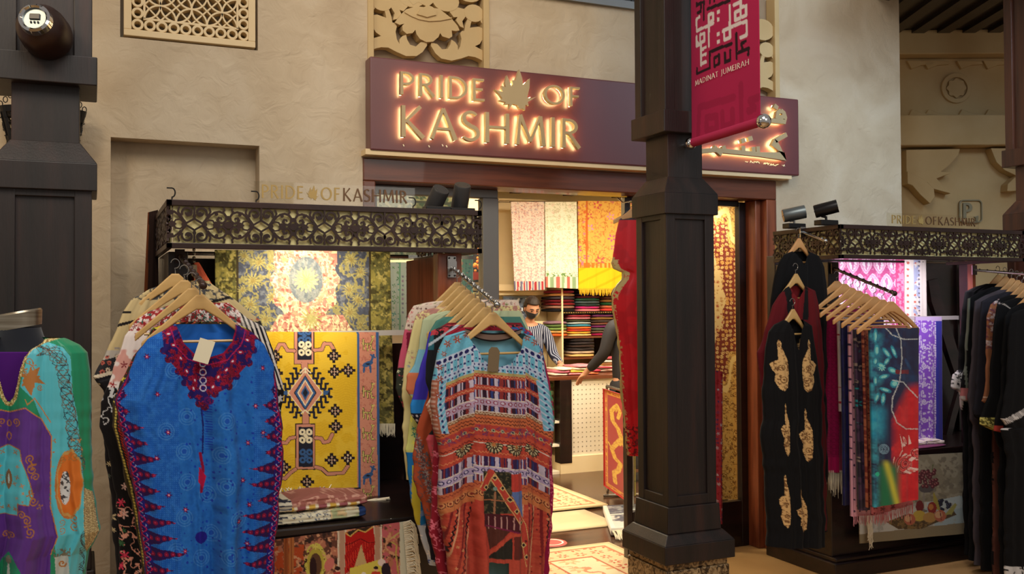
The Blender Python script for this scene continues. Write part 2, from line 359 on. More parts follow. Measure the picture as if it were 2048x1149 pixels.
def garment(name, Lp, Rp, Y, paint, mat, step=1.5, hole=None, amp=.012, n=5, seed=1, th=.05, tilt=0., back=True, parent=None, y1=None, bow=.02, inside=None, keepf=None):
    """hanging garment: closed front + back sheet; Lp/Rp are (x,y) outline points in the photo at depth Y"""
    ys0 = min(p[1] for p in Lp); ys1 = y1 or max(p[1] for p in Lp)
    ys = np.arange(ys0, ys1+step, step); l = ip(Lp, ys); r = ip(Rp, ys)
    gw = np.clip((ys-ys0-30)/120, 0, 1); l = l+gw*(6*(vnoise(ys, 0*ys+seed, 46, seed)-.5)+3*(vnoise(ys, 0*ys, 15, seed+1)-.5)); r = r+gw*(6*(vnoise(ys, 0*ys+seed, 52, seed+2)-.5)+3*(vnoise(ys, 0*ys, 17, seed+3)-.5))
    nf = max(8, int((r-l).max()/step)); nb = max(6, nf//5) if back else 0
    uf = np.linspace(0, 1, nf); ub = np.linspace(1, 0, nb+2)[1:-1] if back else np.array([])
    u = np.concatenate([uf, ub]); isf = np.concatenate([np.ones(nf, bool), np.zeros(len(ub), bool)])
    U, YY = np.meshgrid(u, ys); V = (YY-ys0)/(ys1-ys0)
    X = l[:, None]+(r-l)[:, None]*U
    PX, _, PZ = gridY(X, YY, Y)
    s = np.sqrt(np.clip(1-(2*U-1)**2, 0, 1))**.7
    sc = np.clip((r-l)/max((r-l).max(), 1), 0, 1)[:, None]
    fd = folds(U, V, amp, n, seed)
    sc = np.sqrt(sc); yf = -th*.5*s*sc-fd*s-bow*V*s; yb = th*.5*s*sc-fd*s*.6
    PY = Y+np.where(isf[None, :], yf, yb)+tilt*V
    col = paint(X, YY)
    if inside is not None: col[:, ~isf] = L(inside)
    keep = None
    if hole is not None:
        pt = Pt(X+step/2, YY+step/2, (0, 0, 0)); keep = ~(pt.pm(hole) & isf[None, :])
    if keepf is not None:
        k2 = keepf(X, YY) | ~isf[None, :]; keep = k2 if keep is None else keep & k2
    return meshgrid_obj(name, PX, PY, PZ, col, mat, parent, keep, wrap=back)
def drape(name, quad, Y, paint, mat, step=1.5, amp=.006, n=4, seed=3, th=.012, parent=None, depthf=None, grow=1., keepf=None):
    """flat hanging textile with thickness. quad = TL,TR,BR,BL in photo px at depth Y"""
    (a, b, c, d) = [np.array(q, float) for q in quad]
    w = max(np.hypot(*(b-a)), np.hypot(*(c-d))); h = max(np.hypot(*(d-a)), np.hypot(*(c-b)))
    nu = max(6, int(w/step)); nv = max(6, int(h/step)); U, V = np.meshgrid(np.linspace(0, 1, nu), np.linspace(0, 1, nv))
    P = [(a[i]*(1-U)+b[i]*U)*(1-V)+(d[i]*(1-U)+c[i]*U)*V for i in (0, 1)]
    X, _, Z = gridY(P[0], P[1], Y); YY = Y-folds(U, V, amp, n, seed, grow)
    if depthf is not None: YY = YY+depthf(U, V)
    col = paint(P[0], P[1])
    # add a thin back so that it has body
    X2 = np.concatenate([X, X[:, ::-1]], 1); Z2 = np.concatenate([Z, Z[:, ::-1]], 1); Y2 = np.concatenate([YY, YY[:, ::-1]+th], 1); C2 = np.concatenate([col, col[:, ::-1]], 1)
    st = max(1, 1)
    return meshgrid_obj(name, X2, Y2, Z2, C2, mat, parent, wrap=True)
def slab(name, org, ax, ay, thick, n1, n2, paint, mat, parent=None, edge=None, hf=None):
    """painted rug / textile lying or standing: org + s*ax + t*ay, raised along normal by thick; paint(s,t) with s,t in metres"""
    ax = np.array(ax, float); ay = np.array(ay, float); la = np.linalg.norm(ax); lb = np.linalg.norm(ay); nrm = np.cross(ax, ay); nrm /= np.linalg.norm(nrm)
    U, V = np.meshgrid(np.linspace(0, 1, n1), np.linspace(0, 1, n2)); col = paint(U*la, V*lb)
    H = np.zeros_like(U) if hf is None else hf(U, V)
    P = np.array(org)+U[..., None]*ax+V[..., None]*ay+(thick+H)[..., None]*nrm if not np.isscalar(H) else None
    B = np.array(org)+U[..., None]*ax+V[..., None]*ay
    # skirt: ring of border down to the ground plane
    A = np.concatenate([B[:1], P, B[-1:]], 0); CC = np.concatenate([col[:1], col, col[-1:]], 0)
    A = np.concatenate([np.concatenate([B[:1], B, B[-1:]], 0)[:, :1], A, np.concatenate([B[:1], B, B[-1:]], 0)[:, -1:]], 1)
    CC = np.concatenate([CC[:, :1], CC, CC[:, -1:]], 1)
    return meshgrid_obj(name, A[..., 0], A[..., 1], A[..., 2], CC, mat, parent, smooth=False)
def fringe(name, p0, p1, ln, n, mat, parent=None, w=.003, seed=1, dy=-.004, lean=.02):
    rr = random.Random(seed); mb = MB(); p0 = Vector(p0); p1 = Vector(p1)
    for i in range(n):
        q = p0.lerp(p1, (i+.5)/n); l = ln*(.75+.4*rr.random()); a = (rr.random()-.5)*lean; b = (rr.random()-.5)*lean*.6
        mb.tube([q+Vector((0, dy, .006)), q+Vector((a*.4, dy+b*.3, -l*.5)), q+Vector((a, dy+b, -l))], [w*.6, w, w*.5], 4, False)
    return mb.build(name, mat, parent)
# strokes lettering (height 1)
def arc(cx, cy, rx, ry, a0, a1, n=14): return [(cx+rx*math.cos(math.radians(a0+(a1-a0)*i/n)), cy+ry*math.sin(math.radians(a0+(a1-a0)*i/n))) for i in range(n+1)]
GL = {
 'P': (.58, [([(.09, 0), (.09, 1)], (.16, .13)), ([(.09, .95)]+arc(.24, .71, .26, .24, 90, -90)+[(.12, .47)], (.10, .15, .10))]),
 'R': (.66, [([(.09, 0), (.09, 1)], (.16, .13)), ([(.09, .95)]+arc(.24, .73, .24, .22, 90, -90)+[(.12, .51)], (.10, .15, .10)), ([(.24, .52), (.58, 0)], (.12, .17))]),
 'I': (.22, [([(.09, 0), (.09, 1)], (.16, .14))]),
 'D': (.80, [([(.09, 0), (.09, 1)], (.16, .13)), ([(.09, .95)]+arc(.26, .5, .43, .45, 90, -90, 20)+[(.09, .05)], (.10, .15, .10))]),
 'E': (.52, [([(.09, 0), (.09, 1)], (.16, .14)), ([(.09, .95), (.47, .95)], (.10, .12)), ([(.09, .52), (.42, .52)], (.10, .12)), ([(.09, .05), (.49, .05)], (.10, .12))]),
 'O': (.92, [(arc(.43, .5, .38, .45, 0, 360, 32), (.16, .11, .16, .11, .16))]),
 'F': (.50, [([(.09, 0), (.09, 1)], (.16, .14)), ([(.09, .95), (.46, .95)], (.10, .12)), ([(.09, .52), (.41, .52)], (.10, .12))]),
 'K': (.70, [([(.09, 0), (.09, 1)], (.16, .14)), ([(.13, .47), (.56, 1)], (.08, .13)), ([(.18, .53), (.64, 0)], (.12, .17))]),
 'A': (.78, [([(.06, 0), (.38, 1)], (.12, .10)), ([(.38, 1), (.73, 0)], (.12, .17)), ([(.17, .34), (.60, .34)], (.09, .09))]),
 'S': (.54, [(arc(.27, .745, .20, .21, 35, 250, 14)+arc(.25, .265, .23, .22, 80, -145, 16), (.09, .13, .16, .13, .09))]),
 'H': (.80, [([(.09, 0), (.09, 1)], (.16, .14)), ([(.69, 0), (.69, 1)], (.16, .14)), ([(.09, .52), (.69, .52)], (.10, .10))]),
 'M': (.96, [([(.08, 0), (.16, 1)], (.13, .10)), ([(.16, 1), (.47, .12)], (.15, .12)), ([(.47, .12), (.78, 1)], (.09, .11)), ([(.78, 1), (.88, 0)], (.14, .17))]),
 'N': (.82, [([(.09, 0), (.09, 1)], (.12, .12)), ([(.09, 1), (.71, 0)], (.15, .15)), ([(.71, 0), (.71, 1)], (.12, .12))]),
 'T': (.60, [([(.29, 0), (.29, 1)], (.15, .14)), ([(.02, .95), (.56, .95)], (.10, .10))]),
 'J': (.36, [([(.22, 1), (.22, .05), (.14, -.14), (.0, -.2)], (.14, .14, .1, .08))]),
 'U': (.78, [([(.09, 1), (.09, .35)]+arc(.38, .33, .29, .28, 180, 360, 12)+[(.67, 1)], (.14, .13, .11))]),
 ' ': (.34, []),
}
for _k in GL: GL[_k] = (GL[_k][0], [(p_, [q_*.86 for q_ in w_]) for p_, w_ in GL[_k][1]])
def word(mb, text, x, z, h, fr, y0, y1, gap=.12, sx=1.):
    for ch in text:
        w, st = GL[ch]
        for pts, ws in st: mb.ribbon([(x+a*h*sx, z+b*h) for a, b in pts], [q*h for q in ws], fr, y0, y1)
        x += (w+gap)*h*sx
    return x
def wlen(text, h, gap=.12, sx=1.): return sum((GL[c][0]+gap)*h*sx for c in text)
LEAF = [(1025,420),(1042,475),(1048,520),(1060,505),(1088,474),(1086,530),(1072,590),(1092,596),(1128,585),(1096,606),(1075,618),(1082,640),(1062,634),(1060,668),(1042,655),(1030,662),(1012,636),(985,628),(962,662),(966,630),(935,632),(942,618),(900,608),(922,596),(905,570),(875,541),(925,557),(918,518),(942,528),(938,500),(950,455),(965,490),(976,524),(985,510),(982,484),(1000,488)]
# ================================================================== SETTING
YW = 5.05
def struct(o, label=None): o['kind'] = 'structure'; return o
struct(bx('floor', M['soukfloor'], (-4, 9, -1.5, 5.22, -.05, 0)))
struct(bx('floor_shop', M['shopfloor'], (.9, 6.6, 5.22, 10.2, -.05, .002)))
w = MB()
for d in ((-2.2, .088, YW, YW+.3, 0, 4.3), (.088, .797, YW+.13, YW+.3, 0, 2.43), (.088, .797, YW, YW+.3, 2.43, 2.925), (.088, .13, YW, YW+.3, 2.925, 4.3), (.13, .79, YW+.16, YW+.3, 2.925, 4.3), (.79, .797, YW, YW+.3, 2.925, 4.3),
          (.797, 1.343, YW, YW+.3, 0, 4.3), (1.343, 1.372, YW, YW+.3, 2.40, 4.3), (1.372, 2.085, YW, YW+.3, 2.40, 2.90), (1.372, 2.085, YW+.10, YW+.3, 2.90, 4.3),
          (2.085, 3.40, YW, YW+.3, 2.40, 3.44), (2.085, 2.30, YW, YW+.3, 3.44, 4.3), (3.40, 4.15, YW, YW+.3, 2.40, 2.90), (3.40, 4.15, YW+.10, YW+.3, 2.90, 4.3), (2.3, 3.40, YW+.2, YW+.3, 3.44, 4.3),
          (4.11, 4.15, YW, YW+.3, 0, 2.40), (4.15, 5.21, YW, YW+.3, 0, 4.3)): w.box(*d)
wf = w.build('wall_front', M['plaster']); struct(wf)
# upper dark opening with its sill
mb = MB().box(2.3, 3.4, YW-.03, YW+.2, 3.40, 3.445)
wn = mb.build('window_1', M['alu']); struct(wn)
mb = MB()
for k in range(9): mb.box(2.35+k*.12, 2.362+k*.12, YW+.06, YW+.075, 3.445, 4.3)
mb.box(2.3, 3.4, YW+.17, YW+.198, 3.445, 4.3).build('window_bars', M['blackmetal'], wn)
# far ornamental wall beyond the stall on the right (faces the camera)
AZ = YAW
far = bpy.data.objects.new('wall_right', None)
D0 = 7.6; fo = atD(1820, 600, D0)
cz, sz_ = math.cos(AZ), math.sin(AZ)
def fr_far(a, b, d):  # a right, b up (world z), d towards the viewer
    return (fo[0]+a*cz-d*sz_, fo[1]-a*sz_-d*cz, b)
def farx(px): return (px-1820)/FPX*D0
def farz(px, py): return float(atD(px, py, D0)[2])
def fbox(mb, a0, a1, b0, b1, d0, d1):
    return mb.add([fr_far(a, b, d) for b in (b0, b1) for d in (d0, d1) for a in (a0, a1)], [(0, 2, 3, 1), (4, 5, 7, 6), (0, 1, 5, 4), (2, 6, 7, 3), (0, 4, 6, 2), (1, 3, 7, 5)])
mb = MB(); fbox(mb, -.6, 4.5, 0, farz(1900, 296), -.3, 0); fbox(mb, -.6, 4.5, farz(1900, 296), farz(1900, 236), -.3, .16)
fbox(mb, -.6, 4.5, farz(1900, 236), farz(1900, 112), -.3, -.04); fbox(mb, -.6, 4.5, farz(1900, 112), farz(1900, 63), -.3, .10)
wr = mb.build('wall_right', M['carved']); struct(wr); bev(wr, .01)
mb = MB(); fbox(mb, -.6, 4.5, farz(1900, 63), farz(1900, 63)+.12, -2.2, 2.6)
mbl = mb
for k in range(26): fbox(mb, -.6+k*.2, -.5+k*.2, farz(1900, 63)-.03, farz(1900, 63), -.1, 2.6)
struct(mb.build('ceiling', M['black_wood']))
# carved leaves, rosette and scroll band on the far wall
def farpts(P): return [((x-1820)/FPX*D0, float(atD(x, y, D0)[2])) for x, y in P]
cv = MB()
def fl(P, d0, d1): cv.prism(farpts(P), fr_far, d1, d0)
def c6(P): return [(1800+x/3.194, 80+y/3.194) for x, y in P]
fl(c6([(20,712),(360,706),(350,745),(300,800),(240,850),(300,860),(210,895),(300,990),(190,960),(150,920),(60,930),(20,850)]), 0, .10)
fl(c6([(20,850),(120,900),(185,960),(190,1010),(160,1055),(100,1000),(50,940),(20,930)]), 0, .12)
fl(c6([(555,702),(900,702),(900,880),(720,880),(640,840),(590,790)]), 0, .10)
fl(c6([(720,870),(780,870),(760,940),(700,975),(650,975),(655,930)]), 0, .11)
fl(c6([(770,870),(900,870),(880,1080),(800,1040),(765,960)]), 0, .11)
for q in (0, 1):
    for (x, s) in ((110, 1), (215, 1), (430, 1), (600, -1)):
        P = [(x-40, 0), (x-10, 55), (x+50, 30), (x+130, 22), (x+120, 4), (x+40, 0)]
        if q: P = [(a, 490-b*1.0) for a, b in P]
        else: P = [(a, 122+b) for a, b in P]
        fl(c6(P), -.04, -.01)
rc = farpts([(1922, 173)])[0]; rr_ = 26/FPX*D0
cv.ribbon([(rc[0]+rr_*math.cos(t), rc[1]+rr_*math.sin(t)) for t in np.linspace(0, 2*math.pi, 33)[:-1]], .035, fr_far, -.015, -.04, True)
cv.prism([(rc[0]+rr_*.72*(1+.10*math.cos(8*t))*math.cos(t), rc[1]+rr_*.72*(1+.10*math.cos(8*t))*math.sin(t)) for t in np.linspace(0, 2*math.pi, 49)[:-1]], fr_far, -.02, -.04)
bev(struct(cv.build('trim_2', M['carved'])), .004)
# shop room
ZC = 2.92
sw = MB()
for d in ((.9, 1.0, 5.35, 10.2, 0, ZC), (6.5, 6.6, 6.7, 10.2, 0, ZC), (5.15, 6.6, 6.6, 6.7, 0, ZC), (5.15, 5.2, 5.35, 6.6, 0, ZC), (.9, 6.6, 10.0, 10.2, 0, ZC), (.9, 1.40, 5.35, 5.42, 0, ZC), (4.14, 5.15, 5.35, 5.42, 0, ZC), (1.4, 4.14, 5.35, 5.42, 2.42, ZC)): sw.box(*d)
struct(sw.build('wall_shop', M['cream']))
sc = MB().box(.9, 5.2, 5.35, 6.6, ZC, ZC+.1).box(.9, 6.6, 6.6, 10.2, ZC, ZC+.1)
struct(sc.build('ceiling_shop', M['cream']))
cb = MB()
for x in (3.05, 3.72, 4.37, 5.05, 5.7): cb.box(x, x+.12, 5.45 if x < 5 else 6.7, 10.0, ZC-.05, ZC)
struct(cb.build('trim_3', M['red_wood_h']))
# timber frame of the shop opening
YD = 5.10
fr_ = MB().box(1.343, 4.11, YD-.06, YD+.16, 2.275, 2.40).box(1.343, 1.412, YD-.06, YD+.16, 0, 2.275)
bev(struct(fr_.build('trim_1', M['red_wood_h'])), .006)
bev(struct(MB().box(4.03, 4.11, YD-.06, YD+.16, 0, 2.275).box(3.985, 4.03, YD, YD+.12, 0, 2.275).build('trim_5', M['red_wood'])), .006)  # right jamb of the same frame, its lit tone put into the wood colour
struct(bx('trim_4', M['screen'], (1.335, 4.17, YW-.09, YW, 2.405, 2.435)))
# aluminium framed display window
YG = 5.20
d1 = MB().box(1.412, 2.19, YG-.02, YG+.04, 2.225, 2.275).box(2.09, 2.19, YG-.03, YG+.05, 0, 2.225).box(1.412, 1.46, YG-.02, YG+.04, 0, 2.225).box(1.46, 2.09, YG-.02, YG+.04, 0, .12)
d1o = d1.build('door_1', M['alu']); struct(d1o); bev(d1o, .004)
bx('pane', M['glass'], (1.46, 2.09, YG, YG+.01, .12, 2.225), d1o)
d2 = MB().box(3.06, 3.10, YG, YG+.05, 0, 2.27).box(3.93, 3.985, YG, YG+.05, 0, 2.27).box(3.10, 3.93, YG, YG+.05, 0, .30).box(3.10, 3.93, YG, YG+.05, 2.24, 2.275)
d2o = d2.build('door_2', M['black_wood']); struct(d2o); bev(d2o, .004)
bx('pane', M['glass'], (3.10, 3.93, YG+.02, YG+.03, .30, 2.24), d2o)
# ------------------------------------------------------------------ stone lattice screen
def lattice():
    t = empty('lattice_screen', (.459, YW, 2.93), 'cream pierced stone lattice panel of rings and petals, high above the wall niche', 'lattice panel')
    t.location = (0, 0, 0)
    X0, X1, Z0, Z1 = .146, .778, 2.937, 3.75; y0, y1 = YW-.004, YW+.07
    f = MB().box(X0, X1, y0, y1, Z0, Z0+.032).box(X0, X0+.036, y0, y1, Z0+.032, Z1).box(X1-.036, X1, y0, y1, Z0+.032, Z1)
    bev(f.build('frame', M['screen'], t), .003)
    r = MB(); R = .0255; sp = .0566; xa = X0+.036+.028; za = Z0+.032+.028; fr = frXZ()
    def ring(cx, cz): r.ribbon([(cx+R*.86*math.cos(a), cz+R*.86*math.sin(a)) for a in np.linspace(0, 2*math.pi, 25)[:-1]], .0125, fr, y0+.006, y1, True)
    for i in range(10): ring(xa+i*sp, za)
    for j in range(1, 12): ring(xa, za+j*sp); ring(xa+9*sp, za+j*sp)
    bev(r.build('ring_border', M['screen'], t), .002)
    p = MB(); ix0, ix1, iz0, iz1 = xa+.032, xa+9*sp-.032, za+.032, Z1
    p.box(ix0-.006, ix1+.006, y0+.006, y1, iz0-.006, iz0+.004).box(ix0-.006, ix0+.004, y0+.006, y1, iz0, iz1).box(ix1-.004, ix1+.006, y0+.006, y1, iz0, iz1)
    a = (ix1-ix0)/6; 
    def ins(q): return ix0-.001 <= q[0] <= ix1+.001 and iz0-.001 <= q[1] <= iz1
    for i in range(-1, 8):
        for j in range(0, 13):
            if (i+j) % 2 == 1:
                cx, cz = ix0+i*a, iz0+j*a
                for s in range(4):
                    pts = [(cx+a*math.cos(t), cz+a*math.sin(t)) for t in np.linspace(s*math.pi/2, (s+1)*math.pi/2, 10)]
                    if all(ins(q) for q in pts): p.ribbon(pts, .0085, fr, y0+.010, y1)
                for dx, dz in ((1, 1), (-1, 1), (1, -1), (-1, -1)):
                    q0, q1 = (cx, cz), (cx+dx*a*.68, cz+dz*a*.68)
                    if ins(q0) and ins(q1): p.ribbon([q0, q1], .0075, fr, y0+.014, y1)
    p.build('petal_tracery', M['screen'], t)
    return t
lattice()
# ------------------------------------------------------------------ carved floral panels
def carved(x0, x1, label):
    t = empty('carved_panel', (0, 0, 0), label, 'carved panel', 'carved floral panels over the shop sign')
    y0, y1 = YW+.015, YW+.075
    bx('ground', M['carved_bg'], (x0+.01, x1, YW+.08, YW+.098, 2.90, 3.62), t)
    f = MB().box(x0, x0+.034, YW-.01, YW+.08, 2.92, 3.62).box(x1-.036, x1, YW-.01, YW+.08, 2.92, 3.62).box(x0, x1, YW-.01, YW+.08, 2.90, 2.925)
    bev(f.build('frame', M['carved'], t), .004)
    def c2(P):
        out = []
        for x, y in P:
            q = atY(720+x/7.585, y/7.585, YW+.015); out.append((float(q[0]), float(q[2])))
        return out
    xm = 1.372+(2.085-1.372)/2; sh = x0-1.372
    body = c2([(520,350),(600,240),(690,150),(850,105),(1190,140),(1370,280),(1470,400),(1500,470),(1440,480),(1380,470),(1390,560),(1340,592),(1240,560),(1205,510),(1180,570),(1100,640),(1000,648),(900,600),(850,530),(830,460),(790,510),(700,522),(640,470),(630,400),(665,368),(590,385)])
    left = c2([(128,645),(200,580),(320,545),(240,490),(190,400),(150,320),(128,290),(128,240),(260,220),(400,270),(380,180),(300,70),(230,42),(215,80),(230,120),(200,160),(150,150),(128,60),(150,10),(240,0),(340,25),(430,120),(478,250),(490,340),(530,350),(560,400),(540,480),(560,600),(598,665),(600,600),(640,550),(700,525),(715,600),(760,680),(850,706),(920,640),(1015,640),(1018,690),(950,790),(860,850),(700,850),(560,790),(430,722),(320,716),(220,740),(128,800)])
    up = c2([(350,0),(722,0),(724,100),(660,170),(600,150),(625,210),(560,290),(500,300),(525,200),(470,110),(420,60)])
    sc2 = c2([(128,800),(220,742),(320,718),(430,724),(560,792),(700,852),(860,852),(950,792),(1018,692),(1018,1000),(128,1000)])
    sol = MB(); fr = lambda a, b, y: (a+sh, y, b)
    mir = lambda P: [(2*xm-a, b) for a, b in P][::-1]
    sol.prism(body, fr, y0-.012, y1)
    for e_, P in ((0, left), (.0008, up)): sol.prism(P, fr, y0-e_, y1); sol.prism(mir(P), fr, y0-e_-.0003, y1)
    cen = c2([(740,0),(1300,0),(1240,90),(1120,30),(1060,80),(1012,100),(950,70),(880,30),(800,80)])
    sol.prism(cen, fr, y0-.003, y1)
    # bowl rim lines, crown leaf
    sol.ribbon(c2([(665,195),(760,250),(880,300),(1030,328),(1200,320),(1375,285)]), .006, fr, y0-.020, y0)
    sol.prism(c2([(850,230),(900,150),(960,120),(1012,95),(1080,120),(1130,160),(1140,240),(1000,275)]), fr, y0-.022, y0)
    # tall upper foliage above the picture edge
    zt = 3.215
    for k in (-1, 1):
        for (a, b, r1, r2) in ((.10, .10, .08, .06), (.24, .18, .09, .07), (.08, .26, .08, .08), (.27, .05, .06, .05)):
            sol.prism([(xm+k*(a+r1*math.cos(q)), zt+b+r2*math.sin(q)) for q in np.linspace(0, 2*math.pi, 19)[:-1]], fr, y0-.0014-.0005*k-r1*.01, y1)
    sol.build('relief', M['carved'], t)
carved(1.372, 2.085, 'carved floral urn panel above the left half of the burgundy shop sign')
carved(3.437, 4.15, 'carved floral panel partly behind the pink banner')
# ------------------------------------------------------------------ wooden pillars
def pillar(cx, label, mat, cy=4.158):
    t = empty('wooden_pillar', (cx, cy, 0), label, 'pillar', 'square timber pillars of the arcade')
    def R(h, z): return (-h, h, -h, h, z)
    sb = MB().frust(R(.185, 0), R(.185, .30)).frust(R(.178, .30), R(.178, .335)).build('stone_base', M['granite'], t); bev(sb, .006)
    pb = MB().frust(R(.205, .335), R(.205, .425)).frust(R(.205, .425), R(.165, .47)).frust(R(.158, .47), R(.152, .60)).build('plinth', mat, t); bev(pb, .004)
    sh = MB(); z0, z1 = .60, 2.05
    sh.box(-.128, .128, -.128, .128, z0, z1)
    for sx in (-1, 1):
        for sy in (-1, 1): sh.box(min(sx*.142, sx*.088), max(sx*.142, sx*.088), min(sy*.142, sy*.088), max(sy*.142, sy*.088), z0, z1)
    for (a, b) in ((z0, z0+.05), (z1-.03, z1)): sh.box(-.140, .140, -.140, .140, a, b)
    bev(sh.build('shaft', mat, t), .003)
    cp = MB().frust(R(.158, 2.045), R(.158, 2.150)).frust(R(.158, 2.150), R(.105, 2.235)).build('capital', mat, t); bev(cp, .003)
    nk = MB().frust(R(.103, 2.22), R(.103, 2.46)).build('neck', mat, t); bev(nk, .003)
    ub = MB().frust(R(.158, 2.450), R(.158, 2.560)).build('collar', mat, t); bev(ub, .004)
    us = MB().box(-.125, .125, -.125, .125, 2.56, 4.0)
    for sx in (-1, 1):
        for sy in (-1, 1): us.box(min(sx*.142, sx*.085), max(sx*.142, sx*.085), min(sy*.142, sy*.085), max(sy*.142, sy*.085), 2.56, 4.0)
    us.box(-.150, .150, -.150, .150, 3.9, 4.0)
    bev(us.build('upper_post', mat, t), .003)
    return t
pillar(-.158, 'dark square wooden pillar at the far left behind the kaftan mannequin', M['dark_wood']).scale = (1.14, 1.06, 1)
pillar(2.738, 'dark square wooden pillar on a granite foot in front of the shop entrance', M['dark_wood'])
pillar(5.46, 'warm brown wooden pillar at the right edge behind the rack of black abayas', M['orange_wood'])
# round lamp on the left pillar
q = atY(73, 42, 3.86)
t = empty('round_spotlight', tuple(q), 'round dark metal lamp with chrome ring fixed to the left pillar', 'lamp')
pf = [(.0, .15), (.085, .15), (.09, .12), (.088, .06), (.082, .03), (.062, .005), (.056, .0)]
o = MB().lathe([(a, b) for a, b in pf], n=32, axis='y').build('housing', M['darkmetal'], t, True)
MB().lathe([(.058, .0), (.054, -.026), (.046, -.032), (.040, -.026), (.040, 0)], n=32, axis='y').build('chrome_ring', M['chrome'], t, True)
MB().lathe([(.0, -.018), (.040, -.018), (.040, 0)], n=32, axis='y').build('silver_face', M['lampsilver'], t, True)
fc = MB().box(-.018, .018, -.024, -.016, -.004, .018)
for a in (-.012, 0, .012): fc.box(a-.003, a+.003, -.024, -.016, -.018, -.010)
bev(fc.build('grille', M['blackmetal'], t), .002)
MB().tube([(0, .13, 0), (0, .20, 0)], .02).build('mount', M['darkmetal'], t)
for c in t.children: c.rotation_euler = (math.radians(-10), 0, math.radians(-15))
# pierced lantern behind the left pillar
def lantern():
    c = atY(86, 262, 4.93)
    t = empty('pierced_lantern', tuple(c), 'black pierced metal wall lantern half hidden behind the left pillar', 'lantern')
    n = 14; mb = MB(); zt, zb, rt, rb = .10, -.09, .205, .155
    for i in range(n):
        a0, a1 = 2*math.pi*i/n, 2*math.pi*(i+1)/n
        for j in range(7):
            f0, f1 = j/7, (j+1)/7; r0 = rb+(rt-rb)*f0; r1 = rb+(rt-rb)*f1; za, zc = zb+(zt-zb)*f0, zb+(zt-zb)*f1
            for k in range(3):
                b0, b1 = a0+(a1-a0)*k/3, a0+(a1-a0)*(k+1)/3
                if k == 1 and 0 < j < 6: # pierced hole: only narrow rims
                    g = (b1-b0)*.18; h = (zc-za)*.18
                    for (p0, p1, y0_, y1_) in ((b0, b0+g, za, zc), (b1-g, b1, za, zc), (b0, b1, za, za+h), (b0, b1, zc-h, zc)):
                        mb.add([(r0*math.cos(p0)*.9, r0*math.sin(p0)*.45, y0_), (r0*math.cos(p1)*.9, r0*math.sin(p1)*.45, y0_), (r1*math.cos(p1)*.9, r1*math.sin(p1)*.45, y1_), (r1*math.cos(p0)*.9, r1*math.sin(p0)*.45, y1_)], [(0, 1, 2, 3)])
                else:
                    mb.add([(r0*math.cos(b0)*.9, r0*math.sin(b0)*.45, za), (r0*math.cos(b1)*.9, r0*math.sin(b1)*.45, za), (r1*math.cos(b1)*.9, r1*math.sin(b1)*.45, zc), (r1*math.cos(b0)*.9, r1*math.sin(b0)*.45, zc)], [(0, 1, 2, 3)])
    o = mb.build('shade', M['blackmetal'], t); m = o.modifiers.new('s', 'SOLIDIFY'); m.thickness = .004
    MB().tube([(.16*math.cos(a)*.9, .13*math.sin(a)*.5, zt) for a in np.linspace(0, 2*math.pi, 25)], .006).build('rim', M['blackmetal'], t)
    mb = MB()
    for s in (-1, 1):
        for k in range(5): 
            cx, cz = s*(.175-.02*k), zt+.012+.022*k
            mb.tube([(cx+.009*math.cos(a), 0, cz+.014*math.sin(a)) for a in np.linspace(0, 2*math.pi, 9)], .0025, 5)
    mb.tube([(s_, 0, zt+.11) for s_ in (-.10, .10)], .006); mb.build('chain', M['blackmetal'], t)
    MB().lathe([(0, -.03), (.03, -.02), (.035, .01), (.02, .04), (0, .05)], n=12).build('bulb', emis('lantern_bulb', (255, 214, 150), 14), t, True)
    MB().tube([(0, 0, zt+.11), (0, .05, zt+.13), (0, .12, zt+.13)], .008).build('bracket', M['blackmetal'], t)
lantern()
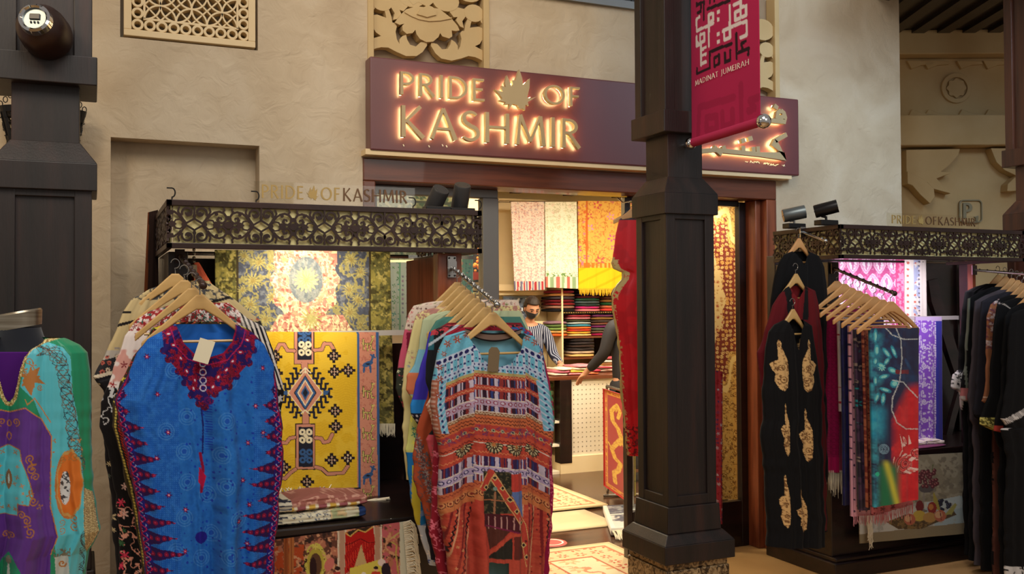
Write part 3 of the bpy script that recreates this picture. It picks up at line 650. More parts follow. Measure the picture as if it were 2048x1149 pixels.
# ------------------------------------------------------------------ shop sign
def wfit(text, pL, pR, Y, ybase, ytop):
    a = atY(pL[0], pL[1], Y); b = atY(pR[0], pR[1], Y); zt = atY(pL[0], ytop, Y)[2]; return a, b, zt
def sign():
    YS = 4.95
    a = atY(740, 112, YS); b = atY(1599, 352, YS); X0, X1, Z1, Z0 = a[0], b[0], a[2], atY(741, 300, YS)[2]
    t = empty('shop_sign', ((X0+X1)/2, YW, Z0), 'long burgundy shop sign board with backlit gold PRIDE OF KASHMIR lettering over the entrance', 'sign')
    off = Vector(t.location)
    frl = lambda p, q, y: (p-off.x, y-off.y, q-off.z)
    o = MB().add([frl(x, z, y) for z in (Z0, Z1) for y in (YS, YW) for x in (X0, X1)], [(0, 2, 3, 1), (4, 5, 7, 6), (0, 1, 5, 4), (2, 6, 7, 3), (0, 4, 6, 2), (1, 3, 7, 5)]).build('board', M['sign'], t); bev(o, .008)
    yf, yb, yh0, yh1 = YS-.052, YS-.026, YS-.021, YS-.019
    def letters(text, L0, R0, base, top):
        A = atY(L0, base, yf); x0 = A[0]; x1 = atY(R0, base, yf)[0]; z0 = A[2]; h = atY(L0, top, yf)[2]-z0
        sx = (x1-x0)/(wlen(text, h)-.12*h); x = x0
        for ch in text:
            wd, st = GL[ch]
            mb = MB(); hb = MB()
            for pts, ws in st:
                mb.ribbon([(x+p*h*sx, z0+q*h) for p, q in pts], [q*h for q in ws], frl, yf, yb)
                hb.ribbon([(x+p*h*sx, z0+q*h) for p, q in pts], [q*h*.55 for q in ws], frl, yh0, yh1)
            l = mb.build('letter', M['goldletter'], t); hb.build('backlight', M['halo'], l)
            x += (wd+.12)*h*sx
    letters('PRIDE', 799, 971, 188, 142); letters('OF', 1089, 1162, 207, 168); letters('KASHMIR', 801, 1164, 273, 210)
    P = [(lambda q: (float(q[0]), float(q[2])))(atY(700+x/3.024, y/3.024, yf)) for x, y in LEAF]
    cx, cz_ = np.mean(P, 0); 
    l = MB().prism(P, frl, yf, yb).build('leaf_emblem', M['goldletter'], t)
    MB().prism([(cx+(p-cx)*.82, cz_+(q-cz_)*.82) for p, q in P], frl, yh0, yh1).build('backlight', M['halo'], l)
    # arabic words: strokes read from right to left
    def A(P): return [(lambda q: (float(q[0]), float(q[2])))(atY(x, y, yf)) for x, y in P]
    W_ = .028
    words = [
      ('arabic_word', [A([(1380, 226), (1480, 234), (1571, 244), (1571, 236), (1568, 226), (1562, 221)]), A([(1562, 221), (1556, 226), (1555, 233), (1562, 236), (1569, 232)]), A([(1549, 211), (1556, 217)]), A([(1440, 231), (1436, 214), (1422, 210)]), A([(1400, 200), (1400, 240), (1388, 262)])]),
      ('arabic_word', [A([(1574, 269), (1551, 282), (1549, 286), (1560, 299), (1571, 313), (1520, 309), (1470, 304), (1430, 300), (1400, 303)]), A([(1517, 308), (1516, 293)]), A([(1508, 307), (1507, 294)]), A([(1487, 305), (1487, 292)]), A([(1444, 309), (1428, 294)]), A([(1450, 301), (1447, 292)]), A([(1497, 279), (1505, 276)]), A([(1483, 283), (1491, 280)]), A([(1400, 303), (1386, 298), (1376, 308)])])]
    for nm, strokes in words:
        mb = MB(); hb = MB()
        for s in strokes: mb.ribbon(s, W_, frl, yf, yb); hb.ribbon(s, W_*.55, frl, yh0, yh1)
        l = mb.build(nm, M['goldletter'], t); hb.build('backlight', M['halo'], l)
    # remains of small white handwriting under the arabic
    mb = MB(); rr = random.Random(5)
    for x in (1490, 1500, 1507, 1513, 1527, 1533, 1539, 1545, 1551, 1564):
        y = 322+(x-1490)*.13
        pts = [(x+k*1.4, y+rr.uniform(-1.5, 3)) for k in range(5)]
        q = [(lambda q: (float(q[0]), float(q[2])))(atY(a, b, YS)) for a, b in pts]
        mb.ribbon(q, .0032, frl, YS-.002, YS)
    for x, y in ((806, 291), (857, 293), (884, 291), (892, 293)): 
        q = [(lambda q: (float(q[0]), float(q[2])))(atY(a, b, YS)) for a, b in ((x, y-2), (x+2, y+2))]
        mb.ribbon(q, .005, frl, YS-.002, YS)
    mb.build('faded_script', M['white'], t)
sign()
# ================================================================== STALLS
def fretwork(mb, fr, length, hh, start, y0, y1):
    """scroll tracery: centre line b=0, half height hh, along a from 0 to length; bars start at a=start"""
    per = hh*3.60; w = hh*.105; k = 0; a = start-per
    clip = lambda P: [p for p in P if -.002 <= p[0] <= length+.002]
    def rb(P, ww):
        P = clip(P)
        if len(P) > 1: mb.ribbon(P, ww, fr, y0, y1)
    def blob(cx, cy, rx, ry, n=10, d=0):
        if -.0 <= cx <= length: mb.prism([(min(max(cx+rx*math.cos(q), 0), length), cy+ry*math.sin(q)) for q in np.linspace(0, 2*math.pi, n+1)[:-1]], fr, y0-d, y1)
    while a < length+per:
        for sy in (-1, 1):
            T = lambda P, sx=1: [(a+sx*p*hh, sy*q*hh) for p, q in P]
            rb(T([(0, 1), (0, .34)]), w*1.05); blob(a, sy*.46*hh, w*.85, w*1.3)
            for sx in (-1, 1):
                rb(T([(0, .32), (.12, .24), (.42, .06)], sx), w)                  # lozenge
                sp = [(.34+.33*(1-s*.78)*math.cos(-.35+s*6.6), .64+.33*(1-s*.78)*math.sin(-.35+s*6.6)) for s in np.linspace(0, 1, 22)]
                rb(T([(.44, .06), (.62, .30), (.72, .46)]+sp, sx), [w*1.1]*8+[w*1.2]*10+[w*1.5]*6)
                blob(a+sx*.30*hh, sy*.62*hh, w*.8, w*.7)
                rb(T([(.72, .50), (.86, .70), (.78, .96)], sx), w*.9)
                rb(T([(.56, .10), (.74, .26), (.98, .22), (1.08, .04)], sx), w*.8)  # leaf
                sp2 = [(1.42+.27*(1-s*.75)*math.cos(2.0-s*7.4), .30+.27*(1-s*.75)*math.sin(2.0-s*7.4)) for s in np.linspace(0, 1, 22)]
                bigarc = [(.70, .34), (.84, .52), (1.06, .68), (1.32, .74), (1.56, .66), (1.70, .46), (1.66, .24), (1.50, .10), (1.32, .12), (1.22, .26), (1.30, .40), (1.42, .38), (1.44, .28)]
                rb(T(bigarc, sx), [w*1.1]*9+[w*1.3]*2+[w*.9]*2)
                blob(a+sx*1.17*hh, sy*.60*hh, w*.9, w*.9)
                rb(T([(1.48, .68), (1.60, .82), (1.56, 1)], sx), w)
        for sx in (-1, 1):
            blob(a+sx*.53*hh, 0, hh*.15, hh*.13, d=.001); 
            cx = a+sx*1.16*hh
            if 0 < cx < length: mb.prism([(min(max(cx+q*hh, 0), length), p*hh) for q, p in ((-.2, 0), (-.06, .2), (.1, .13), (.24, 0), (.1, -.13), (-.06, -.2))], fr, y0-.001, y1)
        blob(a+per/2, 0, hh*.24, hh*.20, d=.002)
        for sy in (-1, 1): blob(a+per/2, sy*.40*hh, w*1.1, w*1.2); 
        rb([(a+per/2-.3*hh, 0), (a+per/2+.3*hh, 0)], w*1.6)
        a += per
def canopy(t, x0, x1, yf, yb, z0, z1):
    h = (z1-z0)/2; zc = (z0+z1)/2; rail = .024; ih = h-rail
    fr = MB()
    for (za, zb) in ((z0, z0+rail*.9), (z1-rail, z1)):
        fr.box(x0, x1, yf, yf+.022, za, zb).box(x0, x0+.022, yf, yb, za, zb).box(x1-.022, x1, yf, yb, za, zb)
    bev(fr.build('canopy_rail', M['darkmetal'], t), .002)
    mb = MB(); fretwork(mb, lambda a, b, y: (x0+a, y, zc+b), x1-x0, ih, .105, yf+.002, yf+.009)
    f1 = mb.build('fretwork', M['darkmetal'], t)
    mb = MB(); fretwork(mb, lambda a, b, y: (y, yf+a, zc+b), yb-yf, ih, .06, x0+.002, x0+.009)
    mb.build('fretwork', M['darkmetal'], t)
    mb = MB(); fretwork(mb, lambda a, b, y: (y, yf+a, zc+b), yb-yf, ih, .06, x1-.009, x1-.002)
    mb.build('fretwork', M['darkmetal'], t)
    bx('canopy_backing', M['backing'], (x0+.026, x1-.03, yf+.020, yf+.026, z0+.01, z1-.008), t)
    bx('canopy_backing', M['backing'], (x0+.016, x0+.022, yf+.026, yb, z0+.01, z1-.008), t)
    bx('canopy_roof', M['black_wood'], (x0+.012, x1-.012, yf+.03, yb, z1-.03, z1-.012), t)
def stall_left():
    t = empty('display_stall', (0, 0, 0), 'dark wooden display stall with scroll fretwork canopy, against the wall left of the entrance', 'stall')
    canopy(t, .273, 1.612, 4.0, 4.93, 1.832, 2.025)
    # posts, bench, shelves
    for x0, x1, y0, y1 in ((.30, .38, 4.30, 4.36), (1.43, 1.545, 4.08, 4.15), (1.545, 1.60, 4.84, 4.90), (.30, .38, 4.84, 4.90)):
        o = bx('post', M['black_wood'] if x0 < 1 else M['red_wood'], (x0, x1, y0, y1, 0, 1.834), t); bev(o, .004)
    bx('side_panel', M['black_wood'], (.30, .315, 4.36, 4.84, 0, 1.834), t)
    bx('side_panel', M['black_wood'], (1.50, 1.515, 4.15, 4.84, 0, 1.16), t)
    bx('back_panel', M['black_wood'], (.38, 1.53, 4.87, 4.90, 0, 1.40), t)
    o = MB().box(.30, 1.50, 3.97, 4.86, .655, .69).box(.30, 1.50, 3.985, 4.0, .60, .655).build('bench_top', M['black_wood'], t); bev(o, .008, 3)
    bx('bench_front', M['black_wood'], (.34, 1.46, 4.04, 4.06, .0, .655), t)
    bx('inner_shelf', M['black_wood'], (.38, .60, 4.37, 4.84, 1.60, 1.62), t)
    # metal plate for the right arm, notice box
    o = bx('metal_plate', M['steel'], (1.472, 1.512, 4.068, 4.079, 1.725, 1.82), t)
    mb = MB()
    for x in (1.479, 1.505):
        for z in (1.733, 1.812): mb.lathe([(0, 4.062), (.004, 4.063), (.004, 4.068)], (x, 0, z), 8, 'y')
    mb.build('screw', M['blackmetal'], o)
    # rails across the back
    MB().tube([(.38, 4.62, 1.845), (1.46, 4.62, 1.845)], .009).build('hanging_rail', M['steel'], t, True)
    MB().box(.38, 1.53, 4.50, 4.52, 1.455, 1.48).build('hanging_rail', M['satinsteel'], t); bx('back_panel', M['black_wood'], (.38, .58, 4.87, 4.90, 1.40, 1.834), t)
    return t
stall_left()
def stall_right():
    t = empty('display_stall', (0, 0, 0), 'dark wooden display stall with scroll fretwork canopy, right of the central pillar', 'stall')
    canopy(t, 3.688, 5.10, 4.0, 4.56, 1.838, 2.022)
    o = MB().box(3.93, 5.62, 4.34, 4.96, 0, .09).box(3.955, 5.62, 4.36, 4.96, .09, .115).box(3.96, 5.61, 4.40, 4.94, .115, .66).build('base', M['black_wood'], t); bev(o, .006)
    o = MB().box(3.95, 5.62, 4.37, 4.96, .66, .70).build('bench_top', M['black_wood'], t); bev(o, .006)
    for d in ((3.96, 4.04, 4.40, 4.48, .70, 1.84), (3.96, 4.04, 4.88, 4.96, .70, 1.90), (5.54, 5.62, 4.88, 4.96, .70, 1.90), (5.10, 5.16, 4.40, 4.48, .70, 1.84)):
        bev(bx('post', M['black_wood'], d, t), .004)
    bx('back_panel', M['black_wood'], (4.04, 5.54, 4.90, 4.93, .70, 1.90), t)
    bx('side_panel', M['black_wood'], (3.965, 3.985, 4.48, 4.88, .70, 1.84), t)
    # curved timber brace on the right
    br = MB()
    pts = [atY(x, y, 4.78) for x, y in ((1862, 560), (1868, 600), (1885, 650), (1900, 700), (1920, 760), (1945, 830), (1960, 900))]
    br.ribbon([(p[0], p[2]) for p in pts], .09, lambda a, b, y: (a, y, b), 4.76, 4.80)
    pts = [atY(x, y, 4.78) for x, y in ((1925, 760), (1905, 830), (1890, 890))]
    br.ribbon([(p[0], p[2]) for p in pts], .05, lambda a, b, y: (a, y, b), 4.765, 4.795)
    br.build('curved_brace', M['black_wood'], t)
    a, b = atY(1690, 637, 4.56), atY(1915, 637, 4.56)
    MB().box(4.04, b[0], 4.55, 4.57, 1.485, 1.51).build('hanging_rail', M['satinsteel'], t)
    MB().box(5.085, 5.11, 4.36, 4.40, 1.6, 1.84).build('upright', M['red_wood'], t)
    MB().tube([(4.04, 4.70, 1.865), (5.54, 4.70, 1.865)], .009).build('hanging_rail', M['steel'], t, True)
stall_right()
# ------------------------------------------------------------------ clear signs standing on the canopies
def canopy_sign(pL, pR, Y, hpx, label, colors):
    a = atY(*pL, Y); b = atY(*pR, Y); z0 = a[2]; h = atY(pL[0], pL[1]-hpx, Y)[2]-z0
    t = empty('canopy_sign', (a[0], Y, z0), label, 'sign')
    fr = lambda x, z, y: (x-a[0], y-Y, z-z0)
    dz = b[2]-z0
    txt = [('PRIDE', 0), ('@', 0), ('OF', 1), ('KASHMIR', 2)]
    tot = sum(wlen(w_, h) if w_ != '@' else h*1.15 for w_, _ in txt)+h*.2; sx = (b[0]-a[0])/tot; x = a[0]
    for w_, ci in txt:
        if w_ == '@':
            mb = MB(); P = np.array(LEAF, float); P = (P-P.min(0))/(P.max(0)-P.min(0)); mb.prism([(x+p*h*1.0*sx, z0+(1-q)*h*1.15-.05*h) for p, q in P], fr, Y, Y+.004)
            mb.build('leaf_emblem', M[colors[0]], t); x += h*1.15*sx; continue
        for ch in w_:
            mb = MB(); 
            for pts, ws in GL[ch][1]: mb.ribbon([(x+p*h*sx, z0+q*h) for p, q in pts], [q*h*.95 for q in ws], fr, Y, Y+.004)
            mb.build('letter', M[colors[ci]], t); x += (GL[ch][0]+.12)*h*sx
        x += h*.1*sx
    o = MB().box(-.03, b[0]-a[0]+.03, .006, .010, 2.024-z0, h*1.25).build('acrylic_sheet', M['acrylic'], t)
canopy_sign((523, 396), (818, 410), 4.10, 27, 'clear stand-up sign with gold and bronze letters on the left stall canopy', ('acrylgold', 'acrylgold', 'acryldark'))
canopy_sign((1784, 447), (1953, 450), 4.10, 17, 'clear stand-up sign with gold letters on the right stall canopy', ('acrylgold', 'acryldark', 'acryldark'))
# parking sign on the far wall
a = farpts([(1919, 445)])[0]; b = farpts([(1963, 401)])[0]
fq = lambda p, q, d: fr_far(p, q, d)
mb = MB(); cx, cy_ = (a[0]+b[0])/2, (a[1]+b[1])/2; hw, hh = (b[0]-a[0])/2, (b[1]-a[1])/2
def rrect(w_, h_, r, n=5):
    P = []
    for (sx, sy, a0) in ((1, 1, 0), (-1, 1, 90), (-1, -1, 180), (1, -1, 270)): P += [(cx+sx*(w_-r)+r*math.cos(math.radians(a0+90*i/n)), cy_+sy*(h_-r)+r*math.sin(math.radians(a0+90*i/n))) for i in range(n+1)]
    return P
t = empty('parking_sign', fr_far(cx, cy_, 0), 'small rounded parking sign with letter P and number one on the far wall', 'sign'); tl = Vector(t.location)
fq = lambda p, q, d: tuple(Vector(fr_far(p, q, d))-tl)
M['sgrey'] = plain('grey_green_lettering', (146, 138, 110)); MB().ribbon(rrect(hw, hh, .03), .008, fq, .03, .012, True).build('border', M['sgrey'], t)
mb = MB()
for pts, ws in GL['P'][1]: mb.ribbon([(cx-.06+p*.12, cy_-.055+q*.12) for p, q in pts], [q*.19 for q in ws], fq, .03, .012)
mb.build('letter', M['sgrey'], t)
MB().ribbon([(cx+.032, cy_-.05), (cx+.048, cy_-.04), (cx+.048, cy_-.09)], .012, fq, .03, .012).build('numeral', M['sgrey'], t)
MB().prism(rrect(hw*.99, hh*.99, .03), fq, .012, .004).build('plate', M['carved'], t)
# ------------------------------------------------------------------ hooks
def hook(p, label, flip=1):
    t = MB(); z = 0
    pts = [(0, 0, 0), (0, 0, .012)]+[(flip*(.012*math.sin(a)), 0, .030-.018*math.cos(a)) for a in np.linspace(0, math.pi*1.0, 9)]+[(-.02*flip, 0, .048)]
    t.tube(pts, .0028, 6); o = t.build('canopy_hook', M['blackmetal'], None, True); o.location = tuple(p)
    tag(o, label, 'hook', 'black hooks along the left stall canopy')
for x, l in ((344, 'black curled hook on the left corner of the left stall canopy'), (512, 'black curled hook beside the pale letters on the left canopy'), (826, 'black curled hook just right of the dark letters on the left canopy'), (958, 'black curled hook at the right end of the left canopy')):
    P = atY(x, 400, 4.02); hook((P[0], 4.02, 2.024), l)
# ------------------------------------------------------------------ spotlights standing on the canopies
def stage_lamp(pc, Y, aim, label, mat, ln=.12, r=.040):
    c = Vector(atY(*pc, Y)); t = empty('stage_spotlight', (c.x, c.y, 2.025), label, 'spotlight', 'spotlights on the stall canopies')
    d = (Vector(aim)-c).normalized(); off = Vector((c.x, c.y, 2.025)); cc = c-off
    up = Vector((0, 0, 1))
    q = d.to_track_quat('Z', 'Y').to_matrix()
    mb = MB().lathe([(0, -ln/2), (r*.92, -ln/2), (r, -ln/2+.006), (r, ln/2), (r-.004, ln/2), (r-.004, ln/2-.03), (0, ln/2-.03)], n=28)
    mb.v = [tuple(q @ Vector(p)+cc) for p in mb.v]
    mb.build('lamp_barrel', mat, t, True)
    sc_ = MB()
    for s in (-1, 1): sc_.lathe([(0, -ln/2-.002), (.003, -ln/2-.002), (.003, -ln/2)], (s*r*.6, 0, 0), 6)
    sc_.v = [tuple(q @ Vector(p)+cc) for p in sc_.v]; sc_.build('screw', M['steel'], t)
    base = MB().box(-.06, .06, -.03, .03, 0, .028); bev(base.build('driver_box', M['blackmetal'], t), .003)
    MB().tube([(0, 0, .02), (0, -.0, .045), cc-d*ln*.2-Vector((0, 0, r*.9))], .008).build('yoke', M['blackmetal'] if mat != M['lampsilver'] else M['steel'], t)
_c = atY(873, 400, 4.17); stage_lamp((873, 400), 4.17, (_c[0]-.07, _c[1]+.25, _c[2]-.30), 'left one of the two dark lamps on the left canopy', M['lampgrey'])
_c = atY(922, 394, 4.20); stage_lamp((922, 394), 4.20, (_c[0]+.01, _c[1]+.22, _c[2]-.40), 'right one of the two dark lamps on the left canopy, partly brown', M['lampgrey'])
stage_lamp((1588, 428), 4.36, (5.2, 3.4, 2.45), 'silver grey tilted lamp on the left end of the right canopy', M['lampsilver'], .125, .038)
stage_lamp((1652, 418), 4.12, (4.9, 3.0, 2.5), 'black tilted lamp near the front corner of the right canopy', M['blackmetal'], .125, .036)
# ------------------------------------------------------------------ banner
def banner():
    dv = np.array([math.sin(math.radians(3.9)), math.cos(math.radians(3.9))])
    base = atY(1385, 280, 3.985); X0, Y0 = base[0], base[1]
    W_ = .575
    def fr(a, b, d): return (X0-dv[0]*a-dv[1]*d*-1*0+d*dv[1], Y0-dv[1]*a-d*dv[0]*1, b)
    # a runs from the pillar outwards; d sideways: the face seen from the camera is at negative d
    def inv(x, y):
        r = ray(x, y); # intersect vertical plane
        n = np.array([dv[1], -dv[0]]); k = (n@np.array([X0, Y0]))/(n@r[:2]); P = E0+r*k
        return (-(P[0]-X0)*dv[0]-(P[1]-Y0)*dv[1], P[2])
    t = empty('hanging_banner', (X0, Y0, 2.4), 'pink fabric banner with white and black square lettering hung from the central pillar', 'banner')
    tl = np.array([X0, Y0, 2.4]); F = lambda a, b, d: tuple(np.array(fr(a, b, d))-tl)
    zb = inv(1388, 285)[1]; ZT = 3.75
    U, V = np.meshgrid(np.linspace(0, 1, 120), np.linspace(0, 1, 300))
    a_ = U*W_; z_ = zb+(ZT-zb)*(1-V)
    d_ = -.006*np.sin(U*5+1)*V - .012*np.sin(V*3.1)*np.sin(U*math.pi)
    P = np.stack([X0-dv[0]*a_+d_*dv[1], Y0-dv[1]*a_-d_*dv[0], z_], -1)-tl
    # photo-traced print (coordinates measured on the banner's own plane)
    p = Pt(a_, z_, (176, 32, 78))
    def bpoly(pts, col): p.poly([inv(1370+x/6.383, y/6.383) for x, y in pts], col)
    def bline(pts, w, col): p.line([inv(1370+x/6.383, y/6.383) for x, y in pts], w, col)
    Wc, Bc = (222, 208, 204), (40, 14, 22)
    w1 = .0172
    for pts in ([(205,218),(160,250),(168,400),(385,300)], [(330,190),(330,590)], [(330,190),(385,175),(385,262),(330,300)], [(590,80),(590,380)], [(505,400),(640,325),(790,270),(790,450),(715,480)], [(520,395),(520,510),(590,480),(590,380)],
                [(640,65),(720,30),(720,0)], [(720,30),(720,100)], [(655,260),(655,160),(720,130),(720,225),(655,260)], [(720,100),(785,75),(785,200),(735,215)],
                [(165,470),(165,590),(225,560),(225,830)], [(165,530),(185,560)], [(215,450),(270,425),(270,530),(215,550),(215,450)], [(225,640),(290,605)], [(225,720),(290,690)], [(225,820),(290,795)]): bline(pts, w1, Wc)
    for x, y in ((450,155),(450,250),(450,435),(450,535)): bpoly([(x-17,y-20),(x+17,y-30),(x+17,y+20),(x-17,y+30)], Wc)
    for pts in ([(165,45),(165,75),(260,25)], [(225,35),(225,150),(180,165)], [(265,20),(265,250)], [(315,120),(590,10)], [(345,0),(345,40)], [(400,0),(400,15)],
                [(605,560),(340,665),(340,870),(170,945),(170,880)], [(395,745),(395,850),(455,815),(455,705),(395,745)], [(525,680),(525,800),(590,765),(590,645)], [(665,430),(665,745)], [(665,690),(740,650),(815,620),(805,700)], [(740,650),(725,560),(775,525)]): bline(pts, w1, Bc)
    # large darker tone lettering at the foot, second crop
    def cline(pts, w, col, al): p.line([inv(1370+x/6.383, 170+y/6.383) for x, y in pts], w, col, al)
    for pts in ([(620,160),(200,290),(180,640)], [(290,420),(290,590),(410,560),(410,400),(290,420)], [(480,360),(480,540),(600,500),(600,320)], [(710,0),(710,480)], [(800,330),(880,300),(820,200),(940,150)]): cline(pts, .036, (136, 20, 56), .45)
    meshgrid_obj('fabric', P[..., 0], P[..., 1], P[..., 2], p.c, M['cloth'], t)
    o = t.children[0]; m = o.modifiers.new('s', 'SOLIDIFY'); m.thickness = .002
    # lettering line
    A = inv(1370+150/6.383, 1090/6.383); B = inv(1370+830/6.383, 835/6.383); h = inv(1370+808/6.383, 770/6.383)[1]-inv(1370+808/6.383, 843/6.383)[1]
    mb = MB(); txt = 'MADINAT JUMEIRAH'; sx = (B[0]-A[0])/wlen(txt, h)*1.0; x = A[0]
    zb2 = (A[1]+B[1])/2
    for ch in txt:
        if ch == ' ': mb.build('lettering', M['white'], t); mb = MB()
        for pts, ws in GL[ch][1]:
            mb.ribbon([(x+q*h*sx, zb2+r*h) for q, r in pts], [q*h*.8 for q in ws], lambda a, b, y: tuple(np.array(F(a, b, -.014*math.sin(math.pi*a/W_)*math.sin(3.1*(ZT-b)/(ZT-zb))-.006*math.sin(a/W_*5+1)*(ZT-b)/(ZT-zb)+y))), -.0025, -.0015)
        x += (GL[ch][0]+.12)*h*sx
    mb.build('lettering', M['white'], t)
    # rod with chrome balls
    mb = MB().tube([F(-.10, zb-.002, .0), F(W_+.02, zb-.002, 0)], .013, 12); mb.build('rod', M['chrome'], t, True)
    MB().tube([F(0, zb, 0), F(W_, zb, 0)], .0215, 16).build('hem', plain('pink_hem', (176, 32, 78), rough=.8), t, True)
    for a, r in ((-.012, .030), (W_+.028, .033)):
        q = F(a, zb-.002, -.004 if a < 0 else 0)
        MB().lathe([(r*math.sin(s), -r*math.cos(s)) for s in np.linspace(0, math.pi, 17)], q, 28).build('chrome_ball', M['chrome'], t, True)
    MB().tube([F(-.13, ZT, 0), F(W_+.02, ZT, 0)], .013, 12).build('rod', M['chrome'], t, True)
banner()
# ------------------------------------------------------------------ hangers and the notched arms
def hanger_mesh(w_=.38, drop=.165, dark=False, t=.014):
    body = MB(); n = 15; up = []; lo = []
    for i in range(n+1):
        s = -1+2*i/n; x = s*w_/2
        z = -drop*(abs(s)**1.12)+.004*math.exp(-(s/.2)**2)
        hgt = .030+.024*math.exp(-(s/.30)**2)-.004*abs(s); up.append((x, z+hgt*.45)); lo.append((x, z-hgt*.55))
    F = lambda a, b, y: (a, y+.020*(2*a/w_)**2-.004, b)
    for i in range(n): body.prism([lo[i], lo[i+1], up[i+1], up[i]], F, -t/2, t/2)
    bmm = bmesh.new()
    me = bpy.data.meshes.new('body'); me.from_pydata(body.v, [], body.f); bmm.from_mesh(me); bmesh.ops.remove_doubles(bmm, verts=bmm.verts, dist=1e-4)
    inter = [f for f in bmm.faces if len(f.verts) == 4 and sum(1 for g in bmm.faces if g is not f and set(v.index for v in g.verts) == set(v.index for v in f.verts))]
    if inter: bmesh.ops.delete(bmm, geom=inter, context='FACES_ONLY')
    bmesh.ops.recalc_face_normals(bmm, faces=bmm.faces); bmm.to_mesh(me); bmm.free(); me.materials.append(M['hanger_dark' if dark else 'hanger'])
    hk = MB().tube([(0, 0, .01), (0, 0, .035)]+[(.016*math.cos(a)+.0, 0, .058+.018*math.sin(a)) for a in np.linspace(-math.pi*.55, math.pi*.95, 12)], .0019, 6)
    bar = MB().tube([(-w_*.42, .006, -drop+.012), (w_*.42, .006, -drop+.012)], .005, 8)
    return me, hk, bar
HM = {}
def hanger(loc, label, group, rz=0, dark=False, w_=.38, drop=.155, bar=True):
    key = (dark, w_, drop)
    if key not in HM:
        me, hk, br = hanger_mesh(w_, drop, dark)
        a = hk.build('hook', M['steel'], None, True); b = br.build('trouser_bar', M['hanger_dark' if dark else 'hanger'], None, True)
        HM[key] = (me, a.data, b.data); bpy.data.objects.remove(a); bpy.data.objects.remove(b)
    t = empty('wooden_hanger', tuple(loc), label, 'hanger', group, rz)
    for nm, d in zip(('body', 'hook', 'trouser_bar'), HM[key]):
        if nm == 'trouser_bar' and not bar: continue
        o = bpy.data.objects.new(nm, d); C.objects.link(o); o.parent = t
        if nm == 'body': bev(o, .005, 3)
    return t
def arm(p0, p1, label, n=9, knob=.009, mat='darkmetal', stall=None):
    p0, p1 = Vector(p0), Vector(p1); t = empty('display_arm', tuple(p0), label)
    t.parent = bpy.data.objects[stall]
    d = p1-p0; MB().tube([(0, 0, 0), d], .0085, 10).build('rod', M[mat], t, True)
    for i in range(n):
        q = d*((i+.7)/n)
        mb = MB().lathe([(.0, -.006), (knob, -.004), (knob*1.2, 0), (knob, .004), (0, .006)], (0, 0, 0), 12, 'y')
        mb.v = [tuple(Vector(v)+q+Vector((0, 0, .006))) for v in mb.v]; mb.build('notch_pin', M[mat], t, True)
    MB().lathe([(.014*math.sin(s), -.014*math.cos(s)) for s in np.linspace(0, math.pi, 9)], tuple(d), 14).build('end_ball', M[mat], t, True)
    MB().box(-.02, .02, -.004, .004, -.03, .03).build('wall_plate', M[mat], t)
    return p0, p1
